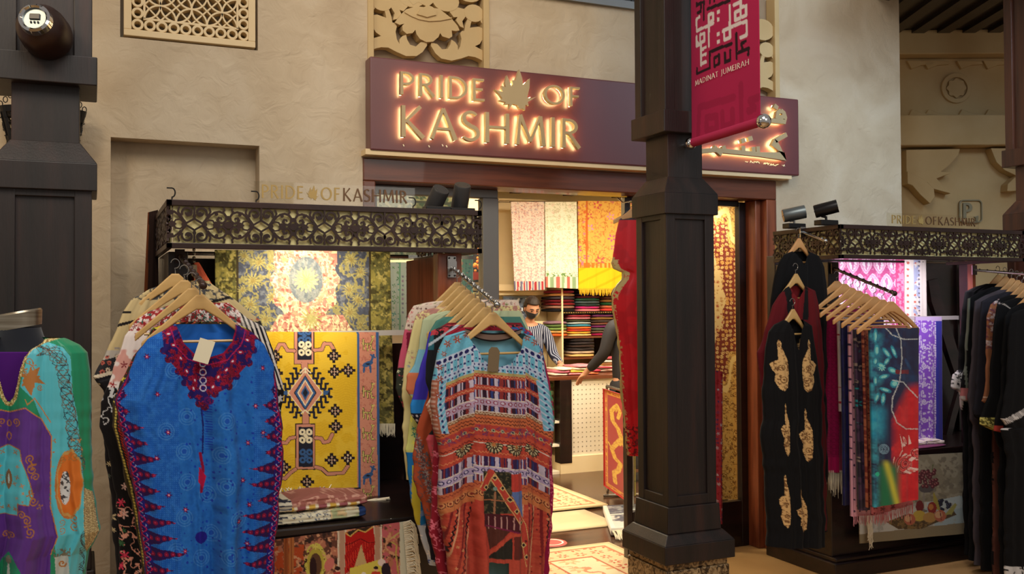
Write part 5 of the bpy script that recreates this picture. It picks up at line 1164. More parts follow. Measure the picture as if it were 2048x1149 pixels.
# back neck lining seen in the opening, care tag
U, V = np.meshgrid(np.linspace(930, 1045, 60), np.linspace(0, 1, 14)); s_ = ((U-988)/58)**2
VY = 684-18*s_*1.0-(1-V)*(17-8*s_); X_, _, Z_ = gridY(U, VY, 3.51); cc_ = Pt(U, VY, (120, 96, 84)).f(V < .22, (18, 14, 16)).f(V > .80, (18, 14, 16)).c
meshgrid_obj('neck_lining', X_, np.full_like(X_, 3.508), Z_, cc_, M['cloth'], g).modifiers.new('s', 'SOLIDIFY').thickness = .002
o = tag(MB().prism([(-.022, -.05), (.024, -.05), (.024, .03), (.012, .045), (-.012, .045), (-.022, .032)], lambda a, b, y: (a, y, b), -.001, .001).build('swing_tag', M['browncard']), 'brown card swing tag in the neckline of the orange kaftan', 'tag'); q = atY(987, 718, 3.45); o.location = tuple(q); o.rotation_euler = (0, math.radians(5), 0)
def gen(base, cols, sc, seed, extra=None, top=None):
    def f(x, y):
        p = Pt(x, y, base)
        if cols: p.cells(sc, cols, seed, (.2, .46), 6, .4, .75, cols[0]); p.vines(sc*.8, cols[-1], seed+3, .10)
        if extra: extra(p, x, y)
        return p.c
    return f
def ex_pink(p, x, y):
    p.f(y < 660, (214, 196, 180)); p.cells(9, [(90, 40, 40), (120, 130, 70), (196, 110, 110)], 3, (.2, .5), 5, .4, .9, m=(y < 665)); p.f((y > 665) & (y < 735), (196, 84, 110)); p.f((y > 665) & (x > 812), (120, 24, 50)); m = y > 735; p.f(m, (50, 54, 44)); p.cells(9, [(206, 206, 170), (196, 60, 90)], 3, (.2, .5), 5, .4, .9, m=m)
R = [(1045, 630), (1075, 700), (1085, 760), (1080, 800), (1060, 900), (1050, 1000), (1040, 1110)]
GRM = [
 (7, 'pink and cream floral kaftan, rearmost on the chrome arm', [(890, 600), (850, 606), (827, 612), (817, 628), (810, 655), (801, 702), (793, 749), (791, 778), (800, 800), (812, 830), (820, 900)], gen((196, 84, 110), None, 9, 2, ex_pink), (224, 224, 200)),
 (6, 'plain cream kaftan with a soft floral yoke, second from the back on the chrome arm', [(890, 612), (850, 620), (832, 630), (824, 658), (812, 708), (801, 779), (807, 820), (802, 874), (808, 905), (812, 960)], gen((214, 200, 142), None, 12, 4, lambda p, x, y: (p.cells(10, [(176, 150, 120), (150, 160, 170), (196, 140, 120)], 5, (.2, .5), 6, .4, .8, m=(y > 700) & (y < 740)), p.f((y < 640) & (fbm(x, y, 5, 2) > .5), (170, 120, 110)))), None),
 (5, 'pale blue kaftan with rust and green prints on the chrome arm', [(890, 622), (860, 630), (845, 640), (838, 680), (836, 699), (828, 730), (815, 752), (812, 780), (824, 800), (818, 860), (812, 900), (816, 950), (830, 1040), (850, 1100), (860, 1130)], gen((120, 176, 196), None, 12, 4, lambda p, x, y: (p.f(y < 700, (176, 186, 150)), p.f((y > 745) & (y < 790), (206, 116, 80)), p.f(y > 790, (206, 206, 120)), p.cells(16, [(40, 130, 110), (230, 220, 90), (90, 170, 70)], 3, (.25, .5), 5, .4, .8, m=y > 790), p.f(y > 905, (30, 120, 190)), p.f((y > 960) & (((x*.5+y) % 30) < 12), (120, 150, 200)), p.f((y > 930) & (x > 822) & (x < 838), (206, 190, 60)), p.f(y > 1050, (196, 206, 220)), p.cells(18, [(30, 70, 160), (240, 240, 240)], 9, (.25, .5), 5, .4, .8, m=y > 1040))), None),
 (4, 'royal blue and violet kaftan on the chrome arm', [(890, 634), (872, 642), (858, 665), (851, 702), (842, 726), (830, 770), (821, 811), (824, 830), (836, 850), (840, 900), (846, 960), (850, 1060), (862, 1120)], gen((64, 52, 176), None, 12, 4, lambda p, x, y: (p.f(y > 800, (40, 130, 206)), p.f(y > 826, (30, 28, 40)), p.f((y < 665), (70, 120, 110)), p.f((y < 900) & (y > 826) & (np.hypot((x % 9)-4, (y % 9)-4) < 2), (210, 200, 200)))), None),
 (3, 'rust kaftan with a column of silvery medallions on the chrome arm', [(895, 646), (880, 655), (866, 690), (860, 760), (846, 820), (832, 860), (826, 905), (828, 955), (838, 1001), (853, 1046), (862, 1090), (872, 1120)], gen((168, 74, 44), None, 12, 4, lambda p, x, y: (p.f(y < 700, (120, 30, 40)), [p.flower(838+.42*(cy-905)*(.55)+(0 if cy < 950 else 2), cy, 9, (150, 140, 136), 8, 0, (110, 50, 50)) for cy in range(880, 1100, 17)], p.vines(9, (90, 80, 84), 5, .14, (x < 850+.5*(y-900)) & (y > 860)))), None),
 (2, 'black and teal kaftan with an embroidered collar on the chrome arm', [(900, 650), (880, 655), (863, 662), (857, 684), (852, 725), (850, 757), (858, 800), (866, 860), (852, 880), (858, 900), (868, 965), (864, 1020), (870, 1110)], gen((24, 26, 30), None, 12, 4, lambda p, x, y: (p.f((x < 866) & (y < 700), (40, 96, 110)), p.f((y < 672) & (fbm(x, y, 4, 2) > .5), (190, 60, 70)), p.f((abs(y-660+.7*(x-900)) < 3), (180, 190, 200)), p.f(y > 870, (206, 84, 96)), p.cells(12, [(60, 110, 90), (40, 40, 44)], 5, (.25, .5), 5, .4, .9, m=(y > 890) & (x > 862)))), None),
 (1, 'dark red kaftan with pale patterned edge right behind the orange one on the chrome arm', [(915, 655), (892, 668), (880, 700), (872, 750), (866, 790), (850, 812), (858, 830), (868, 870), (866, 950), (858, 1070), (864, 1100), (875, 1149), (880, 1190)], gen((140, 26, 44), None, 12, 4, lambda p, x, y: (p.f((y > 730) & (y < 850), (196, 120, 90)), p.f((y > 730) & (y < 850) & (((x+y*.8) % 7) < 3), (230, 210, 190)), p.f((x > 1085), (150, 24, 70)), p.f((y < 720) & (x > 1020) & (fbm(x, y, 5, 4) > .42), (40, 90, 150)), p.vines(14, (220, 110, 130), 5, .1, y > 880), p.f((x > 1080) & (y > 780) & (y < 880) & (fbm(x, y, 6, 3) > .5), (60, 150, 110)))), None)]
for i, lab, Lp, pf_, _ in GRM:
    ymax = Lp[-1][1]
    Rp = [(1036+(7-i)*1.5, Lp[0][1])]+[(x+(0 if i > 1 else 16), y+(0 if i > 1 else 6)) for x, y in R if y < ymax and i >= 0]+[((1040 if i > 1 else 1084), ymax)]
    if i == 1: Rp = [(1046, 655), (1062, 668), (1084, 700), (1098, 760), (1112, 840), (1100, 880), (1106, 960), (1104, 1060), (1094, 1149), (1090, 1190)]
    if i == 2: Rp = [(1036, 650), (1062, 664), (1080, 700), (1092, 760), (1104, 820), (1096, 860), (1084, 960), (1084, 1110)]
    g = garment('kaftan', Lp, Rp, RY[i], pf_, M['cloth'], 1.5, amp=.016, n=4, seed=30+i, th=.045, bow=.008)
    tag(g, lab, 'kaftan')
# ================================================================== TEXTILES OF THE LEFT STALL
def folded(name, c, w_, d, h, colf, nx=26, npf=40, rz=0, seed=1, parent=None, mat=None, sag=.004, fine=True):
    """folded cloth: rounded bundle with visible fold edges; colf(x, s) x across, s arclength 0..1"""
    rr = np.random.RandomState(seed); a = np.linspace(0, 2*np.pi, npf, endpoint=False); e = .35
    px_ = np.sign(np.cos(a))*abs(np.cos(a))**e*d/2; pz_ = np.sign(np.sin(a))*abs(np.sin(a))**(e*1.6)*h/2
    xs = np.linspace(-w_/2, w_/2, nx); XX, A = np.meshgrid(xs, np.arange(npf), indexing='ij')
    edge = 1-.10*(abs(XX)/(w_/2))**8
    Yl = px_[None, :]*edge+0*XX; Zl = pz_[None, :]*(1-.25*(abs(XX)/(w_/2))**10)+h/2
    Zl = Zl-sag*np.sin(XX/w_*7+seed)*(Zl/h)+.0015*np.sin(XX*90+A)*fine
    if fine:  # crease lines of inner layers on the front edge
        fr_ = (Yl < -d*.42); Yl = Yl+np.where(fr_, .004*np.sin(Zl/h*np.pi*6), 0)
    col = colf(XX, A/npf, Zl/h)
    X2 = XX; c_, s_ = math.cos(rz), math.sin(rz)
    WX = c[0]+X2*c_-Yl*s_; WY = c[1]+X2*s_+Yl*c_; WZ = c[2]+Zl
    # close the ends with centre columns
    def capc(i, x_): return np.stack([np.full(npf, c[0]+x_*c_), np.full(npf, c[1]+x_*s_), np.full(npf, c[2]+h/2)])
    l = capc(0, -w_/2*1.0); r = capc(-1, w_/2*1.0)
    WX = np.concatenate([l[0][None], WX, r[0][None]]); WY = np.concatenate([l[1][None], WY, r[1][None]]); WZ = np.concatenate([l[2][None], WZ, r[2][None]]); col = np.concatenate([col[:1], col, col[-1:]])
    return meshgrid_obj(name, WX, WY, WZ, col, mat or M['cloth'], parent, wrap=True)
def cst(col, col2=None, k=0):
    def f(x, s, z):
        q = np.empty(x.shape+(3,)); q[:] = L(col)
        if col2 is not None: m = (np.sin(x*(60+k*13)+s*20) > .35); q[m] = L(col2)
        return q
    return f
def cc(P): return [(280+x/2.926, 340+y/2.926) for x, y in P]
def paint_backcarpet(x, y):
    p = Pt(x, y, (96, 92, 50)); p.mott(14, (140, 128, 62), .5, 3); p.mott(9, (66, 60, 30), .6, 5); p.mott(7, (170, 154, 84), .64, 6)
    mid = (x > 475) & (x < 738); p.f(mid, (70, 73, 84)); p.mott(9, (108, 110, 112), .56, 2, .8, mid); p.vines(16, (140, 130, 80), 8, .2, mid)
    p.f((x > 738) & (x < 742), (60, 50, 30)); p.f((x > 473) & (x < 477), (60, 50, 30))
    for cx, cy, r in ((518, 525, 15), (488, 512, 11), (506, 562, 17), (545, 595, 12), (500, 610, 16), (485, 580, 9), (702, 520, 14), (722, 545, 11), (698, 580, 13), (715, 600, 12), (700, 625, 15), (722, 650, 10), (490, 650, 14), (530, 640, 13), (540, 535, 9), (682, 655, 10)):
        p.flower(cx, cy, r*1.25, (132, 122, 74), 13, cx, depth=.5); p.flower(cx, cy, r*1.0, (160, 148, 88), 11, cx*2, depth=.45); p.flower(cx, cy, r*.5, (136, 118, 66), 9, cx)
    # red medallion
    t = np.arctan2((y-560), (x-610)); d = np.hypot((x-610)/66, (y-560)/96); m = (d < 1+.06*np.cos(10*t)) | ((y < 530) & (abs(x-612) < 62)) | ((y > 630) & (abs(x-622) < 70+.6*(y-640)))
    m &= mid; p.f(m, (178, 118, 100)); p.mott(8, (190, 150, 116), .54, 11, 1, m); p.mott(6, (150, 84, 70), .62, 12, 1, m); p.vines(10, (220, 200, 150), 13, .2, m)
    p.ell(612, 560, 34, 46, (126, 128, 120)); p.mott(6, (100, 106, 108), .5, 3, 1, ((x-612)/34)**2+((y-560)/46)**2 < 1); p.flower(612, 560, 26, (188, 172, 116), 16, depth=.18); p.flower(612, 560, 14, (170, 150, 96), 12)
    p.flower(622, 638, 24, (160, 150, 90), 15, depth=.35); p.flower(560, 600, 7, (170, 156, 100), 6); p.flower(590, 628, 8, (176, 140, 104), 8); p.flower(655, 560, 8, (180, 150, 110), 8); p.flower(640, 600, 9, (176, 140, 104), 8); p.flower(660, 600, 8, (206, 190, 120), 6); p.flower(565, 600, 8, (206, 190, 120), 6); p.flower(570, 520, 8, (170, 156, 100), 6); p.tex(.30, 3.2, 4, 1, .5); p.tex(.2, 1.8, 9); return p.c
o = drape('hanging_carpet', ((430, 500), (780, 503), (788, 850), (432, 850)), 4.60, paint_backcarpet, M['carpet'], 1.5, amp=.006, n=2.2, seed=4)
tag(o, 'olive and gold floral carpet with a rose medallion at the left stall back', 'carpet')
a, b = atY(758, 850, 4.60), atY(790, 850, 4.60); fringe('fringe', a, b, .055, 22, M['white_trim'], o, .003, 3)
def paint_yellow(x, y):
    X = (x-520)*1.744; Y = (y-490)*1.744; p = Pt(X, Y, (226, 182, 40)); p.f(((Y+1.5*np.sin(X*.1)) % 5) < 1.6, (208, 160, 28), .7); p.mott(50, (234, 194, 60), .55, 2, .6)
    PK, NV, BL_, CR, DK = (206, 138, 112), (30, 30, 44), (56, 92, 140), (236, 220, 180), (36, 24, 26)
    bord = (X > 338) | (Y > 848-.0*X+(345-X)*.06)
    p.f(bord, PK); p.f(bord & (fbm(X, Y, 8, 4) > .62), (190, 116, 96))
    p.line([(341, 300), (347, 845)], 8, BL_); p.line([(347, 850), (-40, 872)], 6, NV); p.line([(409, 300), (416, 900)], 9, BL_)
    def sq(x0, y0, x1, y1, c): p.rect(x0, y0, x1, y1, c)
    sq(118, 300, 190, 418, DK); sq(121, 300, 187, 415, PK); sq(130, 300, 181, 402, NV)
    def ros(cx, cy, c):
        for sx in (-1, 1):
            for sy in (-1, 1): p.ell(cx+sx*12, cy+sy*14, 11, 12, c, sx*sy*.7); p.disc(cx+sx*12, cy+sy*14, 4, NV)
        p.dia(cx, cy, 9, 9, c)
    ros(156, 318, BL_); ros(157, 362, CR)
    p.line([(156, 418), (157, 445)], 26, DK); p.line([(156, 415), (157, 448)], 22, PK)
    # medallion with stepped hooks
    cx, cy = 158, 517
    for rx, ry, c in ((62, 80, CR), (58, 76, PK), (40, 62, NV), (36, 57, BL_), (28, 47, CR), (23, 41, PK), (15, 27, BL_), (9, 17, NV)): p.dia(cx, cy, rx, ry, c)
    for sx in (-1, 1):
        for k in range(5):
            for sy in (-1, 1):
                bx_, by = cx+sx*(26+k*13), cy+sy*(-84+k*18)
                p.line([(bx_-sx*11, by+sy*4), (bx_-sx*11, by+sy*16), (bx_+sx*5, by+sy*16), (bx_+sx*5, by-sy*2), (bx_+sx*14, by-sy*2)], 8, NV)
        p.poly([(cx+sx*62, cy-8), (cx+sx*84, cy-8), (cx+sx*76, cy+6), (cx+sx*62, cy+8)], BL_); p.line([(cx+sx*18, cy-70), (cx, cy-88), (cx-sx*0, cy-70)], 4, CR); p.line([(cx+sx*14, cy+72), (cx, cy+60)], 4, CR)
    p.line([(159, 600), (160, 626)], 26, DK); p.line([(159, 598), (160, 628)], 22, PK)
    sq(123, 624, 194, 786, DK); sq(126, 627, 191, 783, PK); sq(135, 636, 186, 776, NV); ros(160, 668, CR); ros(161, 738, BL_)
    def arm_(P): p.line(P, 15, DK); p.line(P, 11, PK)
    for P in ([(190, 368), (216, 366), (224, 345), (246, 346), (258, 368)], [(120, 370), (96, 369), (84, 348), (68, 348), (58, 368)], [(194, 674), (214, 676), (222, 690), (240, 686), (252, 662)], [(122, 672), (104, 676), (92, 692), (70, 690)], [(194, 776), (216, 782), (236, 800), (290, 796), (306, 772)], [(124, 784), (106, 796), (88, 816), (64, 812)]): arm_(P)
    for a_, b_ in ((258, 388), (260, 443), (308, 438), (54, 392), (56, 448), (262, 580), (264, 634), (250, 752), (306, 744), (84, 776), (165, 828), (56, 640)):
        for q in range(-2, 3):
            for r_ in range(-2, 3):
                if abs(q)+abs(r_) <= 2: p.rect(a_+q*9.5-5.4, b_+r_*9.5-5.4, a_+q*9.5+5.4, b_+r_*9.5+5.4, DK)
        for q, r_ in ((1, 0), (-1, 0), (0, 1), (0, -1)):
            u_, v_ = a_+q*10, b_+r_*10; p.line([(u_-4, v_), (u_+4, v_)], 2.2, PK); p.line([(u_, v_-4), (u_, v_+4)], 2.2, CR)
        p.line([(a_-3, b_), (a_+3, b_)], 2, CR); p.line([(a_, b_-3), (a_, b_+3)], 2, PK)
    for k, (yy, blue) in enumerate(((345, 0), (410, 1), (510, 0), (585, 0), (655, 0), (735, 0), (800, 1), (868, 0))):
        xx = 376; c = BL_ if blue else (214, 196, 110)
        if blue:
            p.ell(xx, yy+6, 20, 9, c, -.4); p.line([(xx+12, yy-2), (xx+20, yy-26)], 8, c); p.line([(xx-12, yy+10), (xx-14, yy+34)], 7, c); p.line([(xx+8, yy+10), (xx+10, yy+34)], 7, c); p.line([(xx+10, yy-26), (xx+26, yy-16)], 6, c); p.ell(xx, yy+6, 8, 3, NV)
        else:
            for P in ([(xx-18, yy), (xx+10, yy+2)], [(xx-16, yy-14), (xx-14, yy+20)], [(xx-2, yy), (xx, yy+24)], [(xx+10, yy+2), (xx+14, yy+24), (xx+22, yy+24)], [(xx+10, yy), (xx+18, yy-16), (xx+14, yy-26)]): p.line(P, 6.5, DK); p.line(P, 3.6, c)
            p.ell(xx+20, yy-24, 5, 3, c, -.5)
    return p.c
o = drape('hanging_rug', ((500, 664), (758, 665), (760, 1003), (500, 1020)), 4.475, paint_yellow, M['carpet'], 1.15, amp=.004, n=1.4, seed=6, th=.010)
tag(o, 'yellow flat-woven rug with a dark geometric medallion hung in the left stall', 'rug')
a, b = atY(545, 995, 4.46), atY(655, 986, 4.46); fringe('fringe', a, b, -.035, 26, M['white_trim'], o, .004, 4, dy=-.012, lean=.06)
mb = MB(); rr = random.Random(3); A_ = Vector(atY(722, 1006, 4.40)); B_ = Vector(atY(776, 1000, 4.36))
for k in range(12): j = lambda s=.01: Vector((rr.uniform(-s, s), rr.uniform(-s, s), rr.uniform(-.004, .008))); mb.tube([A_+j(.004), A_.lerp(B_, .5)+j(), B_+j(.012)], [.003, .005, .003], 5)
mb.build('corner_tassel', M['white_trim'], o, True)
# folded shawls lying on the bench
def pf1(x, s, z):
    p = Pt(x*1000, s*400, (168, 104, 92)); p.vines(60, (214, 160, 140), 3, .12); top = z > .5
    e = (s > .47) & (s < .60) | (z < .86) & (s > .4) & (s < .6)
    fr_ = (s > .5) & (s < .72)
    p.f(fr_, (160, 92, 96)); p.f(fr_ & (np.hypot(((x*1000) % 90)-45, 0) < 26), (238, 226, 196)); p.f(fr_ & (abs(((x*1000) % 90)-45) < 15), (220, 180, 80)); p.f(x < -.13, (230, 220, 196)); p.f((x < -.13) & (np.sin(z*24) > .4), (40, 44, 66)); return p.c
def pf2(x, s, z):
    p = Pt(x*1000, s*400, (214, 206, 176)); p.f(x < .06, (226, 218, 190)); p.cells(34, [(46, 62, 96), (60, 80, 110)], 2, (.3, .5), 4, .5, .8, m=x < .04); p.mott(30, (170, 176, 130), .5, 3, 1, x > .04); p.mott(20, (220, 190, 140), .6, 5, 1, x > .04); p.f(x > .165, (40, 62, 110)); p.f((x < -.14) & (np.sin(z*20) > .5), (40, 44, 66)); return p.c
A1 = atY(632, 1040, 4.12)
o = folded('folded_shawl', (A1[0]-.01, 4.13, .691), .40, .24, .052, pf2, 90, 60, math.radians(4), 3); tag(o, 'cream and navy folded shawl at the bottom of the pile on the left bench', 'shawl', 'folded shawls on the left bench')
o = folded('folded_shawl', (A1[0]-.0, 4.135, .742), .40, .23, .055, pf1, 90, 60, math.radians(4), 5, sag=.008); tag(o, 'rose and cream folded shawl on top of the pile on the left bench', 'shawl', 'folded shawls on the left bench')
def ct(P): return [(540+x/6.08, 960+y/6.08) for x, y in P]
def paint_theatre(x, y):
    p = Pt(x, y, (96, 58, 44)); p.mott(16, (176, 110, 84), .5, 4); p.mott(9, (206, 150, 110), .6, 6); p.mott(12, (56, 36, 30), .62, 9)
    p.mott(10, (176, 72, 34), .48, 12, 1, (x < 608) & (y > 1090)); p.mott(10, (190, 96, 100), .5, 13, 1, (x > 762))
    for a, c1 in ((572, (150, 80, 40)), (583, (176, 106, 56))): p.rect(a-5, 1070, a+5, 1300, c1); p.line([(a, 1070), (a, 1300)], 1.6, (120, 56, 28))
    for a in (684, 755): p.rect(a-9, 1055, a+9, 1300, (196, 176, 150)); p.rect(a-5, 1055, a+5, 1300, (176, 136, 110)); p.line([(a-8, 1050), (a-8, 1300)], 1.4, (230, 214, 190)); p.line([(a+8, 1050), (a+8, 1300)], 1.4, (230, 214, 190))
    p.poly(ct([(915, 640), (1260, 580), (1275, 760), (1270, 1000), (1180, 1030), (1110, 780), (1060, 1030), (920, 1149), (915, 1800), (900, 1800)]), (176, 22, 16)); 
    m = p.pm(ct([(915, 640), (1260, 580), (1280, 1100), (915, 1160)])); p.f(m & (np.sin(x*1.3+.02*y*((x-722))) > .72) & (y > 1085), (120, 8, 8)); p.f(m & (np.sin(x*1.3+.5) > .9) & (y > 1085), (214, 60, 40))
    p.poly(ct([(1105, 800), (1030, 1050), (1180, 1030)]), (190, 160, 110)); p.line(ct([(915, 800), (1000, 770), (1100, 720), (1200, 770), (1275, 760)]), 2, (110, 6, 8))
    p.poly(ct([(930, 640), (1060, 600), (1240, 570), (1160, 630), (1060, 640), (980, 690)]), (50, 36, 24)); p.line(ct([(915, 650), (975, 690), (1070, 610), (1160, 640), (1250, 580)]), 2.6, (206, 160, 80))
    p.ell(*ct([(555, 1020)])[0], 17, 30, (176, 160, 60)); p.ell(*ct([(555, 1040)])[0], 12, 24, (90, 60, 40)); p.ell(*ct([(525, 1080)])[0], 7, 22, (46, 22, 22)); p.f((np.hypot((x-631)/19, (y-1126)/34) < 1.15) & (np.hypot((x-631)/19, (y-1126)/34) > .86) & (fbm(x, y, 4, 3) > .45), (196, 184, 80)); p.flower(630, 1094, 7, (206, 190, 90), 5)
    p.poly(ct([(970, 1080), (1380, 960), (1400, 1300), (960, 1400)]), (206, 190, 80)); p.ell(*ct([(1140, 1180)])[0], 6, 9, (226, 216, 200)); p.ell(*ct([(1360, 1010)])[0], 8, 7, (220, 200, 190)); p.ell(*ct([(1410, 1100)])[0], 9, 14, (40, 26, 36)); p.disc(*ct([(1290, 1095)])[0], 4, (220, 160, 130)); p.ell(*ct([(1290, 1075)])[0], 5, 3, (40, 24, 20)); p.disc(*ct([(820, 1100)])[0], 4.5, (220, 160, 130)); p.ell(*ct([(820, 1080)])[0], 5.5, 4, (50, 28, 24)); p.poly(ct([(1240, 1120), (1340, 1120), (1380, 1300), (1220, 1300)]), (190, 60, 40)); p.poly(ct([(770, 1130), (850, 1120), (870, 1300), (760, 1300)]), (170, 60, 50)); p.ell(*ct([(720, 1030)])[0], 9, 14, (196, 110, 100), .4)
    p.line(ct([(1480, 760), (1540, 800), (1530, 900), (1560, 1149)]), 3, (186, 160, 80)); p.line(ct([(1470, 720), (1580, 640)]), 3, (190, 170, 100))
    p.f(x > 799+.012*(y-1040), (206, 204, 180)); return p.c
o = drape('picture_tapestry', ((538, 1083), (812, 1044), (826, 1250), (538, 1270)), 3.955, paint_theatre, M['carpet'], 1.3, amp=.004, n=2, seed=12, th=.006)
tag(o, 'picture tapestry of a red-curtained palace hall hanging down the front of the left bench', 'tapestry')
a, b = atY(806, 1046, 3.94), atY(822, 1240, 3.94); rr = random.Random(9); mb = MB()
for k in range(90):
    q = Vector(a).lerp(Vector(b), k/90); l = .045+.02*rr.random(); mb.tube([q, q+Vector((l*.6, -.01*rr.random(), .006)), q+Vector((l*.9, -.01, -.012)), q+Vector((l, -.012*rr.random(), -.045-.02*rr.random()))], [.002, .003, .003, .002], 4, False)
mb.build('fringe', M['white_trim'], o)
# small things in the left stall corner
mb = MB(); P = atY(388, 500, 4.30); q = Vector(P)
for k in range(4): mb.lathe([(.007*math.sin(s), -.007*math.cos(s)) for s in np.linspace(0, math.pi, 7)], (q.x, q.y, q.z-.017*k), 10)
o = mb.build('bead_tassel', M['steel'], None, True); tag(o, 'small string of beads with a white tassel hanging under the left canopy', 'tassel')
MB().lathe([(0, 0), (.012, -.004), (.013, -.03), (.010, -.05), (0, -.05)], (q.x, q.y, q.z-.062), 12).build('tassel_end', M['white_trim'], o, True)
MB().tube([q, (q.x, q.y, 1.84)], .002, 5).build('cord', M['white_trim'], o)
def cone_cloth():
    a = atY(392, 525, 4.55); mb = MB(); n = 24; V = []
    for k in range(9):
        f = k/8; 
        for j in range(n):
            an = 2*math.pi*j/n; r = (.012+.062*f)*(1+.16*math.sin(5*an+2*f)); V.append((a[0]+.05*f+r*math.cos(an), a[1]+r*.5*math.sin(an), a[2]-.21*f))
    mb.add(V, [(i*n+j, i*n+(j+1) % n, (i+1)*n+(j+1) % n, (i+1)*n+j) for i in range(8) for j in range(n)]); return mb.build('hanging_scarf', noisy('rust_cloth', [(.3, (150, 52, 28)), (.7, (206, 92, 52))], 20, 4, .8, .3, 40), None, True)
tag(cone_cloth(), 'rust orange scarf hanging in the dark left corner of the left stall', 'scarf')
# brown cloth hung on the outer left side
o = drape('hanging_cloth', ((296, 425), (316, 420), (318, 700), (283, 700)), 4.72, lambda x, y: Pt(x, y, (44, 26, 18)).f(x < 298-.02*(y-425), (120, 62, 30)).c, M['cloth'], 2, amp=.012, n=2, seed=3, th=.02)
tag(o, 'dark brown cloth hanging on the outer left side of the left stall', 'cloth')
o = drape('hanging_scarf', ((868, 512), (892, 512), (892, 720), (866, 720)), 4.55, lambda x, y: Pt(x, y, (62, 46, 150)).mott(8, (170, 170, 210), .55, 3, 1, y < 545).c, M['satin'], 1.6, amp=.008, n=2, seed=9, th=.01)
tag(o, 'blue violet scarf seen behind the red wooden post of the left stall', 'scarf')
bx('side_panel', M['red_wood'], (1.53, 1.545, 4.43, 4.87, .7, 1.834), bpy.data.objects['display_stall'])
# shawl rails hung inside the display window, seen past the stall
def paint_greenwhite(x, y):
    p = Pt(x, y, (226, 238, 214)); p.cells(12, [(70, 150, 80), (60, 170, 150), (120, 180, 90)], 4, (.25, .5), 4, .6, .8, m=x < 800); p.f((x > 798) & (x < 801), (140, 200, 150)); p.cells(9, [(150, 150, 160), (190, 150, 170)], 7, (.2, .35), 5, .2, .6, m=x > 803, jit=0); return p.c
o = drape('hanging_shawl', ((779, 525), (818, 525), (818, 662), (776, 662)), 5.45, paint_greenwhite, M['cloth'], 1.2, amp=.004, n=2, seed=4)
tag(o, 'white shawl with green leaves hanging inside the display window', 'shawl')
tag(MB().box(1.55, 2.15, 5.47, 5.49, 1.88, 1.9).build('shawl_rail', M['steel']), 'thin steel rail inside the display window carrying the green and white shawl', 'rail')
# ================================================================== RIGHT STALL TEXTILES
def paint_lace(x, y):
    p = Pt(x, y, (222, 158, 194)); u = (x-1665)/27; v = (y-510)/38; i = np.floor(v); uu = u-.5*(i % 2); fx = uu-np.floor(uu)-.5; fy = v-i-.5
    d = (abs(fx)/.50)**1.25+(abs(fy)/.56)**1.35; p.f(d > .92, (186, 84, 134)); p.f((d < .92) & (d > .80), (240, 210, 228)); p.f((d < .55) & (fbm(x, y, 3.2, 3) > .42), (244, 232, 240)); p.f((np.hypot(fx/.10, (fy+.1)/.2) < 1), (170, 90, 140)); p.f((abs(fx) < .05) & (abs(fy) < .3), (196, 120, 160)); p.f((fbm(x, y, 5, 6) > .6) & (d > .9), (214, 130, 170))
    p.f(x > 1791, (206, 80, 130)); p.mott(5, (236, 150, 180), .5, 3, 1, x > 1793); return p.c
o = drape('lace_shawl', ((1664, 512), (1810, 514), (1810, 880), (1664, 870)), 4.70, paint_lace, M['cloth'], 1.3, amp=.008, n=3, seed=3)
tag(o, 'bright pink lace shawl at the back of the right stall', 'shawl', None)
def paint_whitered(x, y):
    p = Pt(x, y, (240, 232, 222)); p.f((np.hypot(((x-1809) % 14)-7, (y % 13)-6) < 2.4) & (x < 1838), (206, 110, 90)); p.f(((x > 1827) & (x < 1840)) & (fbm(x, y, 8, 4) > .5), (176, 186, 214)); p.f((x > 1837) & ((y % 9) < 3) & (x < 1840), (90, 80, 90)); return p.c
o = drape('hanging_shawl', ((1810, 514), (1852, 515), (1857, 870), (1812, 870)), 4.69, paint_whitered, M['cloth'], 1.4, amp=.006, n=2, seed=5)
tag(o, 'white shawl with rows of red dots beside the pink lace shawl', 'shawl')
def paint_purple(x, y):
    p = Pt(x, y, (132, 78, 190)); u = x-1835; v = y-640; p.cells(17, [(206, 194, 222)], 5, (.36, .5), 4, .42, .8, (150, 100, 200), jit=.3)
    for k in range(7):
        for dx in (-2, 26):
            cx, cy = 1842+dx*1.0, 648+k*36+(18 if dx > 0 else 0); p.flower(cx, cy, 13, (206, 192, 220), 5, k*1.3, depth=.45); p.f((np.hypot((x-cx)/8, (y-cy)/11) < 1) & (np.sin((x-cx)*1.6) > .2), (132, 78, 190)); p.scroll(cx+9, cy+12, 6, (206, 192, 220), 2.4)
    p.f(abs(v % 60) < 1.2, (100, 50, 160)); p.f(x > 1872, (52, 50, 150)); p.f((abs(x-1870.5) < 1.3) & ((y % 5) < 3), (214, 206, 226)); p.f(y < 642, (190, 170, 210)); return p.c
o = drape('hanging_shawl', ((1832, 634), (1884, 634), (1886, 884), (1836, 890)), 4.50, paint_purple, M['satin'], 1.15, amp=.004, n=2, seed=6, th=.014)
tag(o, 'purple and silver floral shawl with blue edge over the rail of the right stall', 'shawl')
def pf3(x, s, z):
    p = Pt(x*1000, s*300, (214, 200, 190)); p.cells(36, [(150, 110, 170), (120, 90, 150)], 2, (.3, .5), 4, .5, .7, m=x < .03); return p.c
q = atZ(1876, 898, .73)
o = folded('folded_shawl', (4.78, 4.50, .712), .24, .15, .028, pf3, 50, 40, -.1, 4); tag(o, 'white folded shawl with lilac motifs lying on the bench of the right stall', 'shawl')
o = folded('bench_cloth', (4.45, 4.58, .699), .86, .40, .014, cst((120, 62, 96)), 30, 40, 0, 8, fine=False); tag(o, 'plum coloured cloth spread over the bench of the right stall', 'cloth')
def cs(P): return [(1700+x/2.092, 600+y/2.092) for x, y in P]
